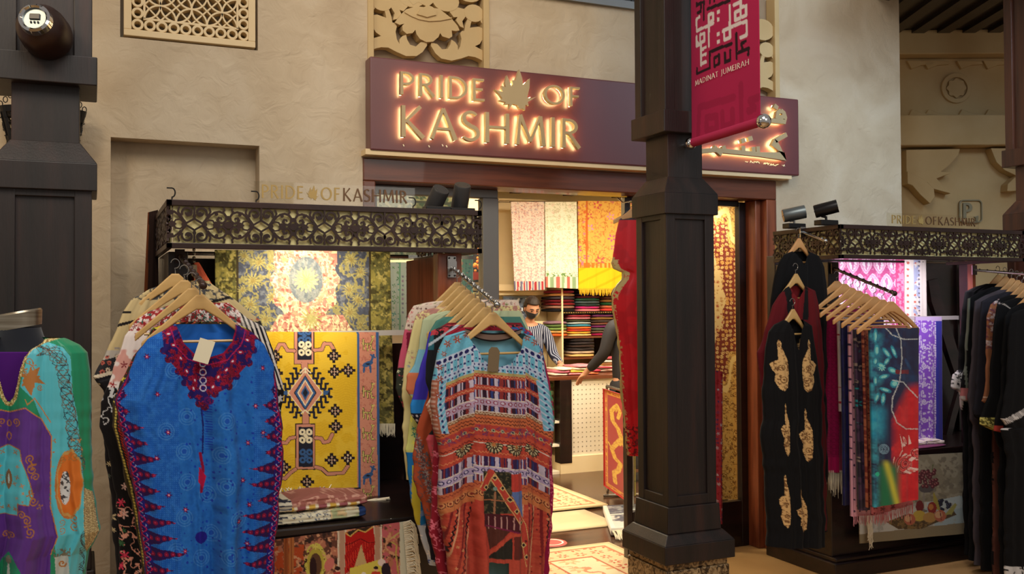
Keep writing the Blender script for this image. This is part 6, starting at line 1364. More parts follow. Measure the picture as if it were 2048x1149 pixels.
def paint_still(x, y):
    p = Pt(x, y, (150, 142, 118)); p.mott(24, (170, 162, 138), .5, 3); p.mott(8, (132, 124, 104), .6, 4)
    fl_ = y > 1015+.0*x-.10*(x-1750); p.f(fl_, (206, 204, 192)); p.poly(cs([(300, 880), (470, 820), (480, 990), (350, 1000), (360, 900)]), (176, 196, 200)); p.poly(cs([(320, 850), (460, 820), (470, 870), (340, 900)]), (196, 210, 210)); p.mott(12, (180, 178, 166), .6, 7, 1, fl_)
    p.f(y > 1066-.11*(x-1750), (150, 136, 104))
    p.poly(cs([(150, 930), (230, 900), (400, 905), (430, 880), (445, 900), (300, 960), (200, 960)]), (92, 70, 36)); p.mott(4, (140, 110, 60), .5, 3, 1, p.pm(cs([(150, 930), (230, 900), (430, 890), (300, 960), (200, 960)])))
    p.line(cs([(310, 810), (308, 880)]), 3, (150, 140, 130)); p.ell(*cs([(320, 790)])[0], 15, 9, (90, 84, 84)); p.ell(*cs([(308, 885)])[0], 9, 3, (130, 120, 110))
    rr = random.Random(4)
    for k in range(46):
        a_, b_ = rr.uniform(290, 368), rr.uniform(712, 786)
        if (a_-330)**2/42**2+(b_-748)**2/40**2 < 1: u_, v_ = cs([(a_, b_)])[0]; p.disc(u_, v_, 4.0, (96, 30, 40)); p.disc(u_-1, v_-1, 1.6, (176, 110, 110))
    for k in range(26):
        a_, b_ = rr.uniform(370, 418), rr.uniform(840, 880); u_, v_ = cs([(a_, b_)])[0]; p.disc(u_, v_, 3.3, (26, 28, 50)); p.disc(u_-1, v_-1, 1, (90, 96, 130))
    p.line(cs([(348, 690), (345, 715)]), 1.5, (90, 100, 50)); p.poly(cs([(350, 800), (368, 840), (378, 880), (362, 880), (350, 850)]), (176, 160, 70)); p.ell(*cs([(345, 872)])[0], 9, 12, (150, 40, 30)); p.ell(*cs([(340, 868)])[0], 5, 6, (206, 130, 60)); p.ell(*cs([(292, 865)])[0], 8, 12, (120, 26, 26))
    p.ell(*cs([(290, 905)])[0], 13, 11, (206, 176, 70)); p.ell(*cs([(335, 912)])[0], 14, 10, (196, 150, 80))
    for a_, b_ in ((250, 920), (378, 905)): u_, v_ = cs([(a_, b_)])[0]; p.disc(u_, v_, 11.5, (196, 110, 80)); p.disc(u_-3, v_-2, 7, (226, 176, 130)); p.line([(u_, v_-9), (u_+2, v_+8)], 1.6, (120, 40, 40))
    p.poly(cs([(395, 900), (440, 850), (446, 860), (425, 900)]), (176, 170, 90)); return p.c
o = drape('picture_tapestry', ((1716, 918), (1926, 906), (1932, 1068), (1720, 1088)), 4.335, paint_still, M['carpet'], 1.1, amp=.003, n=2, seed=14, th=.006)
tag(o, 'still life tapestry with grapes and peaches on the front of the right bench', 'tapestry')
a = Vector(atY(1738, 1050, 4.31)); mb = MB(); rr = random.Random(6)
for k in range(26): mb.tube([a+Vector((rr.uniform(-.02, .02), 0, .10-.004*k)), a+Vector((rr.uniform(-.02, .02), -.01, .03-.005*k)), a+Vector((rr.uniform(-.025, .02), -.01, -.02-.005*k))], [.002, .004, .002], 4, False)
mb.build('fringe', M['white_trim'], o)
a = Vector(atY(1940, 1060, 4.31)); mb = MB()
for k in range(12): mb.tube([a+Vector((0, 0, .06-.008*k)), a+Vector((.03, -.01, .03-.008*k)), a+Vector((.05+rr.uniform(-.01, .01), -.01, -.02-.004*k))], [.002, .004, .002], 4, False)
mb.build('fringe', M['white_trim'], o)
# notched arm and its scarves
a0, a1 = arm((3.985, 4.38, 1.80), (3.76, 3.70, 1.645), 'black notched arm sloping forward over the wooden hangers of the right stall', 9, .007, stall='display_stall.001')
hg = 'honey coloured hangers carrying folded scarves'
sc_l = ['front honey wooden hanger carrying the blue and red rose scarf', 'second hanger from the front on the scarf arm', 'third hanger from the front on the scarf arm', 'fourth hanger from the front on the scarf arm, over the pink polka dot scarf', 'fourth hanger from the back on the scarf arm', 'third hanger from the back on the scarf arm', 'second hanger from the back on the scarf arm', 'rearmost hanger on the scarf arm, over the magenta scarf']
SY = [3.56, 3.66, 3.74, 3.82, 3.90, 3.98, 4.06, 4.14]
SPX = [(1781, 606), (1764, 602), (1748, 596), (1730, 590), (1716, 584), (1702, 578), (1688, 570), (1673, 564)]
for k in range(8):
    q = atY(SPX[k][0], SPX[k][1]+6, SY[k]); hanger(q, sc_l[k], hg, dark=True, w_=.40, drop=.125, rz=0)
def scarf(quad, Y, paint, label, frg=None, fl=.05, amp=.006, n=3, seed=1, group=None, step=1.5):
    o = drape('hanging_scarf', quad, Y, paint, M['satin'], step, amp=amp, n=n, seed=seed, th=.020); tag(o, label, 'scarf', group)
    if frg:
        q = quad; a = atY(q[3][0], q[3][1]-2, Y); b = atY(q[2][0], q[2][1]-2, Y)
        fringe('fringe', a, b, fl, max(8, int((q[2][0]-q[3][0])*.55)), frg, o, .0022, seed)
    return o
def paint_rose(x, y):
    X = (x-1640)*3.59; Y = (y-640)*3.59; p = Pt(X, Y, (28, 26, 66)); n = fbm(X, Y, 60, 3)
    p.blend((n-.35)*1.6*np.clip((560-Y)/150, 0, 1), (24, 74, 120)); p.blend(np.clip((500-X)/90, 0, 1)*np.clip((Y-600)/60, 0, 1)*np.clip((900-Y)/90, 0, 1)*(.5+fbm(X, Y, 50, 8)), (26, 146, 180)); p.blend(np.clip((470-X)/60, 0, 1)*np.clip((Y-40)/60, 0, 1)*(fbm(X, Y, 40, 9)*1.6-.4), (60, 170, 190))
    TQ = (60, 168, 186)
    for cx, cy, rx, ry, an in ((410, 220, 22, 50, 0), (480, 240, 50, 18, .9), (440, 330, 34, 20, .5), (400, 300, 18, 30, .2), (480, 300, 16, 34, .6), (520, 365, 38, 22, .5), (460, 410, 42, 18, -.3), (400, 440, 16, 40, 0), (470, 505, 46, 16, .3), (455, 570, 16, 46, .1), (410, 560, 18, 40, .4), (535, 460, 34, 30, -.5), (400, 120, 16, 60, 0), (530, 230, 50, 14, 1.2), (640, 330, 14, 60, -.5)):
        p.ell(cx, cy, rx, ry, (34, 120, 146) if cx < 600 else (24, 60, 110), an); p.ell(cx-3, cy-3, rx*.75, ry*.75, TQ if cx < 600 else (24, 66, 116), an); p.ell(cx, cy, rx*.5, ry*.5, (140, 214, 206) if cx < 600 else (30, 90, 140), an)
    p.flower(445, 345, 26, (150, 220, 206), 8); p.flower(445, 345, 12, TQ, 6)
    red = (X > 640-.55*(Y-480)) & (Y > 470) & (X > 510) | (Y > 900) & (X > 540-.1*(Y-900)) ; p.blend(np.clip((X-640+.55*(Y-480))/70+.5, 0, 1)*np.clip((Y-440)/70, 0, 1)*np.clip((X-500)/60, 0, 1), (196, 20, 34)); p.blend((fbm(X, Y, 60, 4)-.4)*2, (226, 44, 48), red); p.f((abs(X-590) < 50) & (abs(Y-375) < 14), (120, 26, 40))
    p.blend(np.clip((X-600)/60, 0, 1)*np.clip((440-Y)/80, 0, 1)*.8, (30, 28, 60))
    for cx, cy, r in ((460, 930, 36),): 
        for r_ in (34, 26, 17, 9): p.ring(cx, cy, r_, 3.5, (150, 190, 210), .8)
    rs = [(600, 1040, 62), (690, 960, 36)]
    for cx, cy, r in rs:
        for k, q in enumerate((1, .8, .6, .42, .25)): p.ell(cx+4*k, cy-3*k, r*q, r*q*1.15, (214, 40, 46) if k % 2 else (150, 10, 28), .3*k); p.ring(cx+4*k, cy, r*q, 3, (236, 150, 140), .7)
    for P in ([(600, 840), (630, 900), (600, 915)], [(640, 820), (660, 890), (640, 900)], [(570, 820), (600, 900), (590, 930)], [(600, 1095), (650, 1060), (715, 1070), (650, 1110)], [(580, 990), (610, 960), (636, 966)], [(640, 1010), (660, 985), (690, 990), (660, 1020)]): p.poly(P, (236, 200, 190))
    for (cx, cy, rx, ry, an) in ((612, 870, 12, 44, -.4), (640, 985, 34, 11, -.5), (690, 940, 28, 9, -.3), (560, 1075, 10, 38, .3), (660, 1085, 40, 12, .35), (585, 960, 8, 40, .5), (700, 1010, 22, 9, .2), (530, 1010, 7, 34, .2)):
        p.ell(cx, cy, rx, ry, (176, 14, 30), an); p.ell(cx-2, cy-3, rx*.72, ry*.72, (232, 178, 166), an); p.ell(cx, cy, rx*.4, ry*.4, (216, 80, 76), an)
    gm = (Y > 1040+.6*abs(X-520)*0) & (X < 590) & (Y > 1000+1.0*(X-480)); p.blend(np.clip((X-400)/50, 0, 1)*np.clip((590-X)/60, 0, 1)*np.clip((Y-1010)/60, 0, 1), (24, 110, 70)); p.blend(np.exp(-((X-470-.25*(Y-1000))/22)**2)*np.clip((Y-1000)/40, 0, 1)*.9, (206, 196, 60)); p.disc(412, 1110, 16, (40, 190, 150))
    for P in ([(470, 58), (520, 110), (600, 140), (700, 140)], [(545, 60), (580, 150), (588, 280), (570, 440), (520, 560), (515, 650), (550, 740), (620, 785), (712, 785)], [(520, 435), (600, 450), (700, 560)]): p.f(p.lm(P, 9) & (((X+Y) % 11) < 7.5), (206, 210, 206))
    return p.c
scarf(((1742, 657), (1838, 656), (1836, 1000), (1750, 1016)), 3.56, paint_rose, 'dark blue, turquoise and red rose printed scarf on the front hanger of the right stall', seed=3, amp=.005, n=2, step=1.1)
scarf(((1746, 654), (1812, 652), (1826, 1010), (1748, 1032)), 3.66, lambda x, y: Pt(x, y, (190, 96, 100)).cells(16, [(110, 20, 30)], 3, (.3, .5), 5, .3, .9).c, 'dusty rose scarf with dark red blooms directly behind the blue rose scarf', M['fringe_rose'] if 'fringe_rose' in M else plain('rose_fringe', (186, 110, 112), rough=.9), .055, seed=4)
scarf(((1727, 660), (1800, 656), (1800, 1010), (1734, 1016)), 3.74, lambda x, y: Pt(x, y, (176, 100, 70)).cells(17, [(96, 24, 26)], 5, (.3, .5), 5, .4, .85).vines(14, (130, 50, 40), 6, .15).c, 'copper brown scarf with dark red roses on the right stall', None, seed=6, amp=.010, n=6)
scarf(((1711, 660), (1790, 656), (1790, 1020), (1722, 1022)), 3.82, lambda x, y: Pt(x, y, (44, 34, 54)).cells(24, [(150, 130, 120), (30, 140, 150)], 7, (.2, .45), 5, .4, .5, (40, 30, 50)).mott(16, (76, 52, 80), .55, 3).c, 'dark plum scarf with scattered pale blossoms on the right stall', None, seed=7, amp=.010, n=6)
scarf(((1700, 652), (1780, 650), (1776, 1030), (1704, 1034)), 3.90, lambda x, y: Pt(x, y, (222, 158, 176)).f(np.hypot(((x-1700) % 13)-7.5, (y % 23)-11) < 2, (60, 30, 70)).f(np.hypot(((x-1706.5) % 13)-7.5, ((y+11) % 23)-11) < 2, (60, 30, 70)).c, 'pale pink scarf with small dark polka dots on the right stall', plain('pink_fringe', (200, 130, 140), rough=.9), .05, seed=8, amp=.008)
scarf(((1685, 640), (1768, 640), (1766, 1010), (1688, 1012)), 3.98, lambda x, y: Pt(x, y, (26, 24, 72)).mott(20, (34, 32, 92), .5, 4).c, 'plain navy blue scarf on the right stall', None, seed=9, amp=.010, n=4)
scarf(((1678, 630), (1760, 630), (1756, 820), (1682, 824)), 4.06, lambda x, y: Pt(x, y, (206, 190, 186)).cells(15, [(170, 24, 40)], 3, (.3, .5), 4, .4, .9).c, 'short white scarf with red blossoms on the right stall', None, seed=10)
scarf(((1644, 614), (1740, 616), (1736, 944), (1643, 946)), 4.14, lambda x, y: (lambda p: p.f(abs(np.hypot(((x-1650) % 11)-5.5, (y % 12)-6)-4) < .7, (126, 10, 60)).f(x < 1647, (226, 196, 160)).f((y > 915), (176, 18, 84)))(Pt(x, y, (156, 16, 76))).c, 'magenta scarf with a faint ring pattern and long cream fringe on the right stall', M['white_trim'], .13, seed=12, amp=.012, n=3)
# ------------------------------------------------------------------ column of abayas hung on the canopy corner
def blk(extra=None, base=(11, 10, 12)):
    def f(x, y):
        p = Pt(x, y, base)
        if extra: extra(p, x, y)
        return p.c
    return f
AG = 'abayas hung one below the other at the left end of the right stall'
def paisley(p, x0, y0, x1, y1, sg):
    w_, h_ = x1-x0, y1-y0; P = lambda u, v: (x0+(u if sg > 0 else 1-u)*w_, y0+v*h_); G_, D_ = (206, 166, 110), (120, 84, 50)
    p.poly([P(.5, .0), P(.62, .08), P(.60, .16), P(.72, .24), P(.95, .42), P(1.0, .62), P(.92, .92), P(.70, 1.0), P(.48, .96), P(.22, .80), P(.28, .66), P(.12, .60), P(.0, .48), P(.22, .42), P(.44, .40), P(.42, .22), P(.40, .08)], G_)
    p.f(p.pm([P(0, 0), P(1, 0), P(1, 1), P(0, 1)]) & (p.c[..., 0] > .3) & (fbm(p.x, p.y, 3.4, 5) > .60), D_)
    for u, v, r in ((.6, .55, .16), (.7, .78, .18), (.5, .12, .06)): q = P(u, v); p.ring(q[0], q[1], r*w_, 1.6, D_); p.disc(q[0], q[1], r*w_*.35, D_)
a0, a1 = arm((3.69, 4.30, 2.0), (3.60, 4.02, 1.93), 'steel arm on the left end of the right canopy holding a chain of three abayas', 2, .005, 'steel', stall='display_stall.001')
for (x, y, Y, l, dk) in ((1597, 482, 4.10, 'top honey hanger of the three-abaya column', True), (1591, 553, 4.02, 'middle pale hanger of the three-abaya column', False), (1585, 624, 3.94, 'lowest pale hanger of the three-abaya column', False)):
    q = atY(x, y+3, Y); hanger(q, l, 'wooden hangers of the abaya column', dark=dk, w_=.22, drop=.12)
B1 = garment('abaya', [(1583, 503), (1567, 510), (1557, 526), (1549, 552), (1542, 600), (1538, 700), (1540, 900), (1545, 1060)], [(1615, 503), (1636, 512), (1647, 535), (1652, 580), (1650, 700), (1652, 900), (1650, 1080)], 4.10, blk(lambda p, x, y: p.f((abs(x-1599) < 8+.1*(y-503)) & (y < 560), (12, 12, 14))), M['cloth'], 1.6, hole=[(1580, 495), (1600, 530), (1618, 495)], amp=.014, n=4, seed=41, th=.07)
tag(B1, 'plain black abaya, topmost of the column on the right canopy', 'abaya', AG)
def exm(p, x, y):
    p.f((abs(x-1591) < 26-.10*(y-578)) & (y < 640), (18, 16, 18)); p.f((abs(x-1591) < 14-.12*(y-578)) & (y < 640), (110, 20, 26)); p.f((x > 1612), (96, 18, 24))
B2 = garment('abaya', [(1576, 572), (1558, 590), (1544, 612), (1533, 650), (1524, 680), (1514, 706), (1519, 760), (1522, 800), (1530, 900), (1538, 1060)], [(1608, 572), (1629, 582), (1636, 610), (1642, 660), (1648, 740), (1650, 900), (1650, 1080)], 4.02, blk(exm, (96, 18, 26)), M['cloth'], 1.6, hole=[(1572, 566), (1591, 600), (1611, 566)], amp=.014, n=4, seed=42, th=.06)
tag(B2, 'dark red abaya with black lapels, middle of the column on the right canopy', 'abaya', AG)
def exg(p, x, y):
    for b in ((1534, 678, 1566, 782, 1), (1594, 678, 1624, 784, -1), (1549, 805, 1566, 910, 1), (1587, 816, 1611, 922, 1), (1547, 946, 1564, 1052, 1), (1577, 975, 1600, 1062, 1)): paisley(p, *b)
B3 = garment('abaya', [(1570, 640), (1549, 650), (1538, 664), (1531, 700), (1527, 745), (1523, 873), (1527, 960), (1531, 1043), (1534, 1092)], [(1604, 640), (1622, 652), (1627, 690), (1634, 740), (1642, 790), (1643, 960), (1644, 1068), (1650, 1112)], 3.94, blk(exg), M['cloth'], 1.1, hole=[(1568, 634), (1577, 660), (1588, 700), (1596, 660), (1605, 634)], amp=.018, n=3.5, seed=43, th=.08, bow=.03)
tag(B3, 'black abaya with gold paisley embroidery, lowest of the column on the right canopy', 'abaya', AG)
o = drape('hanging_strip', ((1929, 535), (1939, 535), (1940, 650), (1929, 650)), 4.84, lambda x, y: Pt(x, y, (206, 214, 60)).mott(8, (196, 120, 60), .6, 3).c, M['cloth'], 1.2); tag(o, 'narrow yellow green cloth strip hanging in the dark gap of the right stall', 'cloth')
# ------------------------------------------------------------------ rack of abayas on the far right
a0, a1 = arm((5.10, 4.36, 1.80), (4.62, 3.45, 1.73), 'steel arm carrying the row of black abayas at the right edge', 9, .005, 'steel', stall='display_stall.001')
hg = 'honey hangers of the abaya rack on the right'
RK = [
 (4.24, (1976, 575), [(1972, 568), (1950, 574), (1930, 584), (1924, 620), (1923, 665), (1916, 740), (1904, 750), (1904, 776), (1920, 784), (1924, 860), (1925, 960), (1930, 1110)], lambda p, x, y: (p.f((x < 1922) & (y > 742), (214, 212, 210)), p.f((x < 1922) & (y > 742) & (fbm(x, y, 4, 2) > .6), (40, 40, 44))), 'black abaya with white flower cuffs, rearmost of the rack on the right'),
 (4.14, (1990, 578), [(1985, 574), (1955, 586), (1935, 598), (1932, 660), (1928, 720), (1920, 775), (1921, 800), (1934, 806), (1936, 900), (1938, 1120)], lambda p, x, y: (p.f((abs(x-ip([(1935, 598), (1932, 660), (1928, 720)], y)) < 2), (110, 116, 104)), p.f((x < 1942) & (y > 776) & (y < 800), (176, 106, 106)), p.f((x < 1926) & (y > 792), (190, 180, 176))), 'black abaya with grey-green piping and pink cuffs on the rack on the right'),
 (4.04, (2003, 582), [(1998, 580), (1968, 592), (1949, 603), (1944, 660), (1941, 720), (1936, 800), (1937, 840), (1944, 850), (1946, 1000), (1948, 1130)], lambda p, x, y: p.f(x < 3000, (74, 66, 72)), 'dark grey abaya on the rack on the right'),
 (3.95, (2014, 586), [(2010, 584), (1980, 594), (1962, 604), (1957, 660), (1954, 740), (1946, 820), (1950, 834), (1958, 840), (1960, 1000), (1960, 1140)], lambda p, x, y: p.f((y < 830) & (x < 2100), (38, 36, 44)), 'charcoal abaya with narrow sleeve on the rack on the right'),
 (3.86, (2024, 592), [(2022, 590), (1996, 598), (1981, 609), (1973, 634), (1971, 728), (1969, 760), (1962, 803), (1972, 808), (1980, 850), (1984, 1000), (1984, 1150)], lambda p, x, y: (p.f((x < 1990) & (y < 808), (150, 96, 66)), p.mott(6, (196, 176, 176), .55, 3, 1, (x < 1996) & (y < 700)), p.mott(5, (110, 60, 70), .6, 5, 1, (x < 1996) & (y < 700)), p.f((abs(y-795) < 1.2) & (x < 1990), (226, 196, 170)), p.f((y > 850) & (x > 1984) & (x < 2004), (96, 56, 46))), 'black abaya with a copper brocade sleeve on the rack on the right'),
 (3.77, (2034, 598), [(2032, 596), (2008, 604), (1993, 613), (1986, 660), (1984, 700), (1976, 790), (1958, 838), (1958, 850), (1985, 862), (1996, 900), (2000, 1150)], lambda p, x, y: (p.f((y > 836) & (x < 1986), (90, 84, 40)), p.mott(3, (226, 214, 120), .55, 3, 1, (y > 836) & (x < 1986)), p.f(abs(y-612-.8*(x-2008)) < 1.2, (190, 180, 170)), p.f((x > 1994) & (x < 2002) & (y > 800) & (y < 826), (170, 140, 70))), 'black abaya with glittering gold cuff on the rack on the right'),
 (3.68, (2044, 606), [(2042, 606), (2020, 618), (2009, 634), (2003, 700), (2000, 790), (1990, 850), (1988, 862), (2004, 866), (2012, 900), (2014, 1150)], lambda p, x, y: (p.f((y > 852) & (x < 2000), (170, 60, 50)),), 'black abaya second from the front of the rack on the right'),
 (3.58, (2062, 616), [(2060, 616), (2034, 622), (2022, 630), (2016, 660), (2014, 760), (2003, 838), (2002, 858), (2016, 856), (2010, 920), (2008, 1000), (2010, 1160), (2012, 1170)], lambda p, x, y: (p.f((x-2003 < 7) & (y > 838) & (y < 860), (206, 200, 196)), p.f((abs(y-(846-.62*(x-2003))) < 7) & (x < 2066), (206, 200, 196)), p.f((abs(y-(846-.62*(x-2003))) < 7) & (x < 2066) & (((x+y) % 3) < 1), (90, 84, 84)), p.f((y > 1132) & (fbm(x, y, 5, 3) > .35), (206, 204, 204))), 'black abaya with a broad white striped cuff, front of the rack on the right')]
for k, (Y, hp, Lp, ex, lab) in enumerate(RK):
    q = atY(hp[0]+20, hp[1]-18, Y); hanger(q, 'honey hanger of the '+lab.split(',')[0].replace(' on the rack on the right', ''), hg, dark=True, w_=.34, drop=.12)
    w_ = 150; y0 = Lp[0][1]
    Rp = [(Lp[0][0]+34, y0), (Lp[0][0]+70, y0+16), (Lp[0][0]+92, y0+40), (Lp[0][0]+104, y0+180), (Lp[0][0]+96, y0+400), (Lp[0][0]+96, Lp[-1][1])]
    lim = 1024+FPX*math.tan(math.atan(5.255/(Y+.04))-YAW) if Y > 3.7 else 2170
    Rp = [(min(a_, lim), b_) for a_, b_ in Rp]
    g = garment('abaya', Lp, Rp, Y, blk(ex), M['cloth'], 1.6, amp=.010, n=4, seed=60+k, th=.05, bow=.01)
    tag(g, lab, 'abaya', 'abayas on the rack on the right')
# ================================================================== INSIDE THE SHOP
# rugs on the floor
def sstep(p, x0, y0, x1, y1, c, a=1): return p.rect(x0, y0, x1, y1, c, a)
def paint_rug(w_, h_, seed):
    def f(s, t):
        X = s*100; Y = t*100; W_, H_ = w_*100, h_*100; p = Pt(X, Y, (222, 198, 152)); e = np.minimum(np.minimum(X, W_-X), np.minimum(Y, H_-Y))
        p.f((e > 7) & (e < 9), (190, 120, 80)); b = (e > 9) & (e < 27); p.f(b, (224, 196, 148)); p.cells(12, [(190, 84, 52), (206, 110, 70)], seed, (.3, .5), 6, .35, 1, (230, 206, 160), m=b, jit=.1); p.f((e > 27) & (e < 29), (190, 100, 64)); i = e > 29
        p.f(i, (230, 212, 170)); p.cells(26, [(206, 140, 96), (196, 116, 76), (214, 170, 120)], seed+3, (.25, .46), 7, .3, .9, (226, 204, 156), m=i); p.vines(22, (206, 140, 100), seed+5, .10, i); p.f(e < 3, (196, 176, 130)); return p.c
    return f
def rug(label, A, B, D, seed, n1=150, n2=170):
    """A,B near-left and near-right corners, D far-left (x,y)"""
    A, B, D = Vector((*A, .004)), Vector((*B, .004)), Vector((*D, .004)); ax, ay = B-A, D-A
    o = slab('rug', A, ax, ay, .012, n1, n2, paint_rug(ax.length, ay.length, seed), M['carpet']); tag(o, label, 'rug', None); return o
n0 = atZ(1090, 1100, 0); n1_ = atZ(1245, 1096, 0); 
r1 = rug('cream rug with orange flowers on the floor just inside the entrance', (2.30, 4.40), (3.16, 4.40), (2.30, 5.62), 3, 170, 220)
r2 = rug('cream rug with an orange border on the shop floor in front of the counter', (2.75, 6.62), (3.72, 6.62), (2.75, 7.95), 9)
r2.location = (0, 0, .012); r2.rotation_euler = (0, 0, 0)
P0 = Vector((2.45, 6.05, .004)); o = slab('floor_mat', P0, Vector((1.05, 0, 0)), Vector((0, .55, 0)), .008, 10, 8, lambda s, t: Pt(s*100, t*100, (214, 194, 152)).mott(20, (204, 182, 140), .5, 2).c, M['carpet']); tag(o, 'plain cream mat lying in front of the orange bordered rug', 'mat')
c_ = atZ(1103, 1086, .004); mb = MB().lathe([(0, .006), (.10, .006), (.105, .002)], (c_[0], c_[1], 0), 36); o = mb.build('floor_sticker', plain('red_sticker', (206, 84, 76), rough=.5)); tag(o, 'round red distancing sticker on the dark shop floor', 'sticker')
MB().lathe([(.070, .0065), (.082, .0068), (.082, .0062)], (c_[0], c_[1], 0), 36).build('white_ring', M['white'], o)
# wrapped rugs by the entrance
def pk(x, s, z):
    p = Pt(x*1000, s*600, (206, 206, 200)); p.mott(70, (60, 74, 90), .52, 3); p.mott(30, (120, 134, 140), .6, 5); p.f(abs(x) > .20, (214, 208, 190)); return p.c
_a = atZ(1222, 1066, .03); _b = atZ(1206, 1020, .03); A_ = Vector((float(_a[0]), float(_a[1]), .01)); ax = Vector((.48, -.10, 0)); ay = Vector((float(_b[0]-_a[0]), float(_b[1]-_a[1]), 0))
o = slab('wrapped_rug', A_, ax, ay, .05, 90, 110, lambda s, t: (lambda p: (p.mott(12, (64, 78, 96), .5, 3), p.mott(6, (130, 140, 146), .6, 5), p.f((s < .03) | (abs(t-.42) < .012) | (t < .02), (220, 216, 204)), p.c)[-1])(Pt(s*100, t*100, (196, 196, 190))), M['satin']); tag(o, 'pale rug wrapped in clear plastic lying beside the entrance, with fringe', 'rug')
fr2 = MB(); rr = random.Random(8)
for k in range(70):
    q = A_+ax*(rr.random()*.55)+Vector((0, -.01, .03)); fr2.tube([q, q+Vector((rr.uniform(-.02, .02), -.03, .01)), q+Vector((rr.uniform(-.05, .03), -.08-.06*rr.random(), -.028))], [.004, .005, .003], 4, False)
fr2.build('fringe', M['white_trim'], o)
# counter
YC = 8.12
t = empty('shop_counter', (0, 0, 0), 'shop counter with a white pegboard front and dark post', 'counter')
bx('top', M['red_wood_h'], (3.3, 5.4, YC-.02, YC+.62, .885, .915), t)
bev(bx('post', M['black_wood'], (4.045, 4.17, YC-.02, YC+.10, .10, .885), t), .004)
pg = MB().box(4.17, 5.38, YC, YC+.02, .16, .885).build('pegboard_front', M['white'], t)
ph = MB()
for i in range(26):
    for j in range(15): ph.lathe([(0, YC-.0015), (.006, YC-.0015), (.006, YC)], (4.20+i*.045, 0, .20+j*.045), 6, 'y')
ph.build('peg_holes', plain('peg_hole', (150, 140, 120)), pg)
bx('kick_board', M['cream'], (4.05, 5.38, YC-.015, YC+.5, 0, .16), t)
bx('shelf_board', M['white'], (3.32, 4.045, YC, YC+.5, .48, .50), t); bx('shelf_board', M['white'], (3.32, 4.045, YC, YC+.5, .26, .28), t); bx('shelf_board', M['white'], (3.32, 4.045, YC, YC+.5, .0, .03), t)
bx('back_board', M['cream'], (3.32, 5.38, YC+.5, YC+.52, 0, .885), t)
bx('end_board', M['black_wood'], (3.30, 3.32, YC, YC+.52, 0, .885), t)
for i, (z, c1, c2, lab) in enumerate(((.50, (96, 110, 60), (150, 160, 100), 'lowest of the green cloths on the counter shelf'), (.575, (130, 150, 90), (90, 110, 60), 'second green cloth from the bottom on the counter shelf'), (.65, (110, 124, 70), (170, 170, 120), 'third green cloth from the bottom on the counter shelf'), (.725, (150, 160, 110), (96, 110, 66), 'fourth green cloth from the bottom on the counter shelf'), (.80, (96, 120, 70), (160, 170, 120), 'topmost green cloth on the counter shelf'))):
    o = folded('folded_cloth', (3.84, YC+.20, z), .36, .3, .07, cst(c1, c2, i), 8, 20, 0, i, fine=False); tag(o, lab, 'cloth', 'green cloths on the counter shelf')
o = folded('folded_cloth', (3.84, YC+.20, .28), .34, .3, .16, cst((206, 190, 150)), 8, 20, 0, 5, fine=False); tag(o, 'cream cloth bundle on the lower shelf of the counter', 'cloth')
# back cabinet with shelves
t = empty('shelf_cabinet', (0, 0, 0), 'open shelf cabinet full of folded shawls along the back wall', 'cabinet')
for z in (1.03, 1.255, 1.52, 1.80): bx('shelf', M['black_wood'] if z > 1.4 else M['red_wood_h'], (4.62, 6.3, 9.16, 9.62, z-.02, z), t)
bx('shelf', M['red_wood_h'], (4.62, 6.3, 9.16, 9.62, .70, .72), t); bx('back_board', M['cream'], (4.60, 6.3, 9.62, 9.64, 0, 2.7), t)
for x in (4.60, 5.24, 5.9): bx('upright', M['black_wood'] if x > 5 else M['cream'], (x, x+.02, 9.16, 9.62, 0, 2.0), t)
bx('top_fascia', M['black_wood'], (4.60, 6.3, 9.14, 9.18, 1.80, 1.99), t)
mb = MB()
for k in range(60): mb.lathe([(.006*math.sin(s), 9.152-.006*math.cos(s)) for s in np.linspace(0, math.pi, 5)], (4.63+k*.028, 0, 1.52-.010), 6, 'y')
mb.build('gold_bead_trim', plain('gold_beads', (206, 176, 70), rough=.3, metal=.6), t)
# stacks of folded shawls: (left px, right px, bottom px y, list of colours bottom->top, per height)
stacks = [
 ((1100, 1148), 1.52, [(20, 18, 22), (150, 104, 84), (120, 20, 26), (96, 14, 24), (44, 30, 40), (190, 130, 70), (140, 40, 60)], 'upper shelf, left stack', 'shawls in the left stack on the top shelf'),
 ((1154, 1198), 1.52, [(214, 120, 130), (196, 30, 110), (40, 60, 56), (90, 110, 120), (30, 90, 60), (96, 20, 40), (60, 50, 90), (30, 24, 30)], 'upper shelf, middle stack', 'shawls in the middle stack on the top shelf'),
 ((1203, 1240), 1.52, [(206, 60, 50), (196, 96, 60), (30, 90, 50), (160, 110, 60), (96, 40, 30), (150, 100, 70), (60, 30, 30)], 'upper shelf, right stack', 'shawls in the right stack on the top shelf'),
 ((1094, 1132), 1.255, [(206, 96, 40), (196, 150, 80), (120, 150, 70), (90, 110, 60), (150, 110, 130)], 'middle shelf, left stack', 'shawls in the left stack on the middle shelf'),
 ((1136, 1180), 1.255, [(230, 200, 130), (236, 176, 50), (214, 60, 40), (226, 110, 50), (60, 150, 180), (180, 190, 190), (60, 60, 40), (206, 120, 130), (150, 30, 50)], 'middle shelf, middle stack', 'shawls in the middle stack on the middle shelf'),
 ((1183, 1226), 1.255, [(150, 20, 70), (96, 70, 50), (80, 90, 70), (110, 40, 96), (110, 60, 40), (60, 44, 36), (130, 96, 50), (96, 30, 80)], 'middle shelf, right stack', 'shawls in the right stack on the middle shelf'),
 ((1140, 1186), 1.03, [(230, 190, 120), (214, 180, 150), (44, 34, 34), (60, 44, 40), (40, 30, 34), (36, 28, 30)], 'lower shelf stack', 'shawls in the stack on the lower shelf'),
]
CN = {0: 'dark', 1: 'bright'}
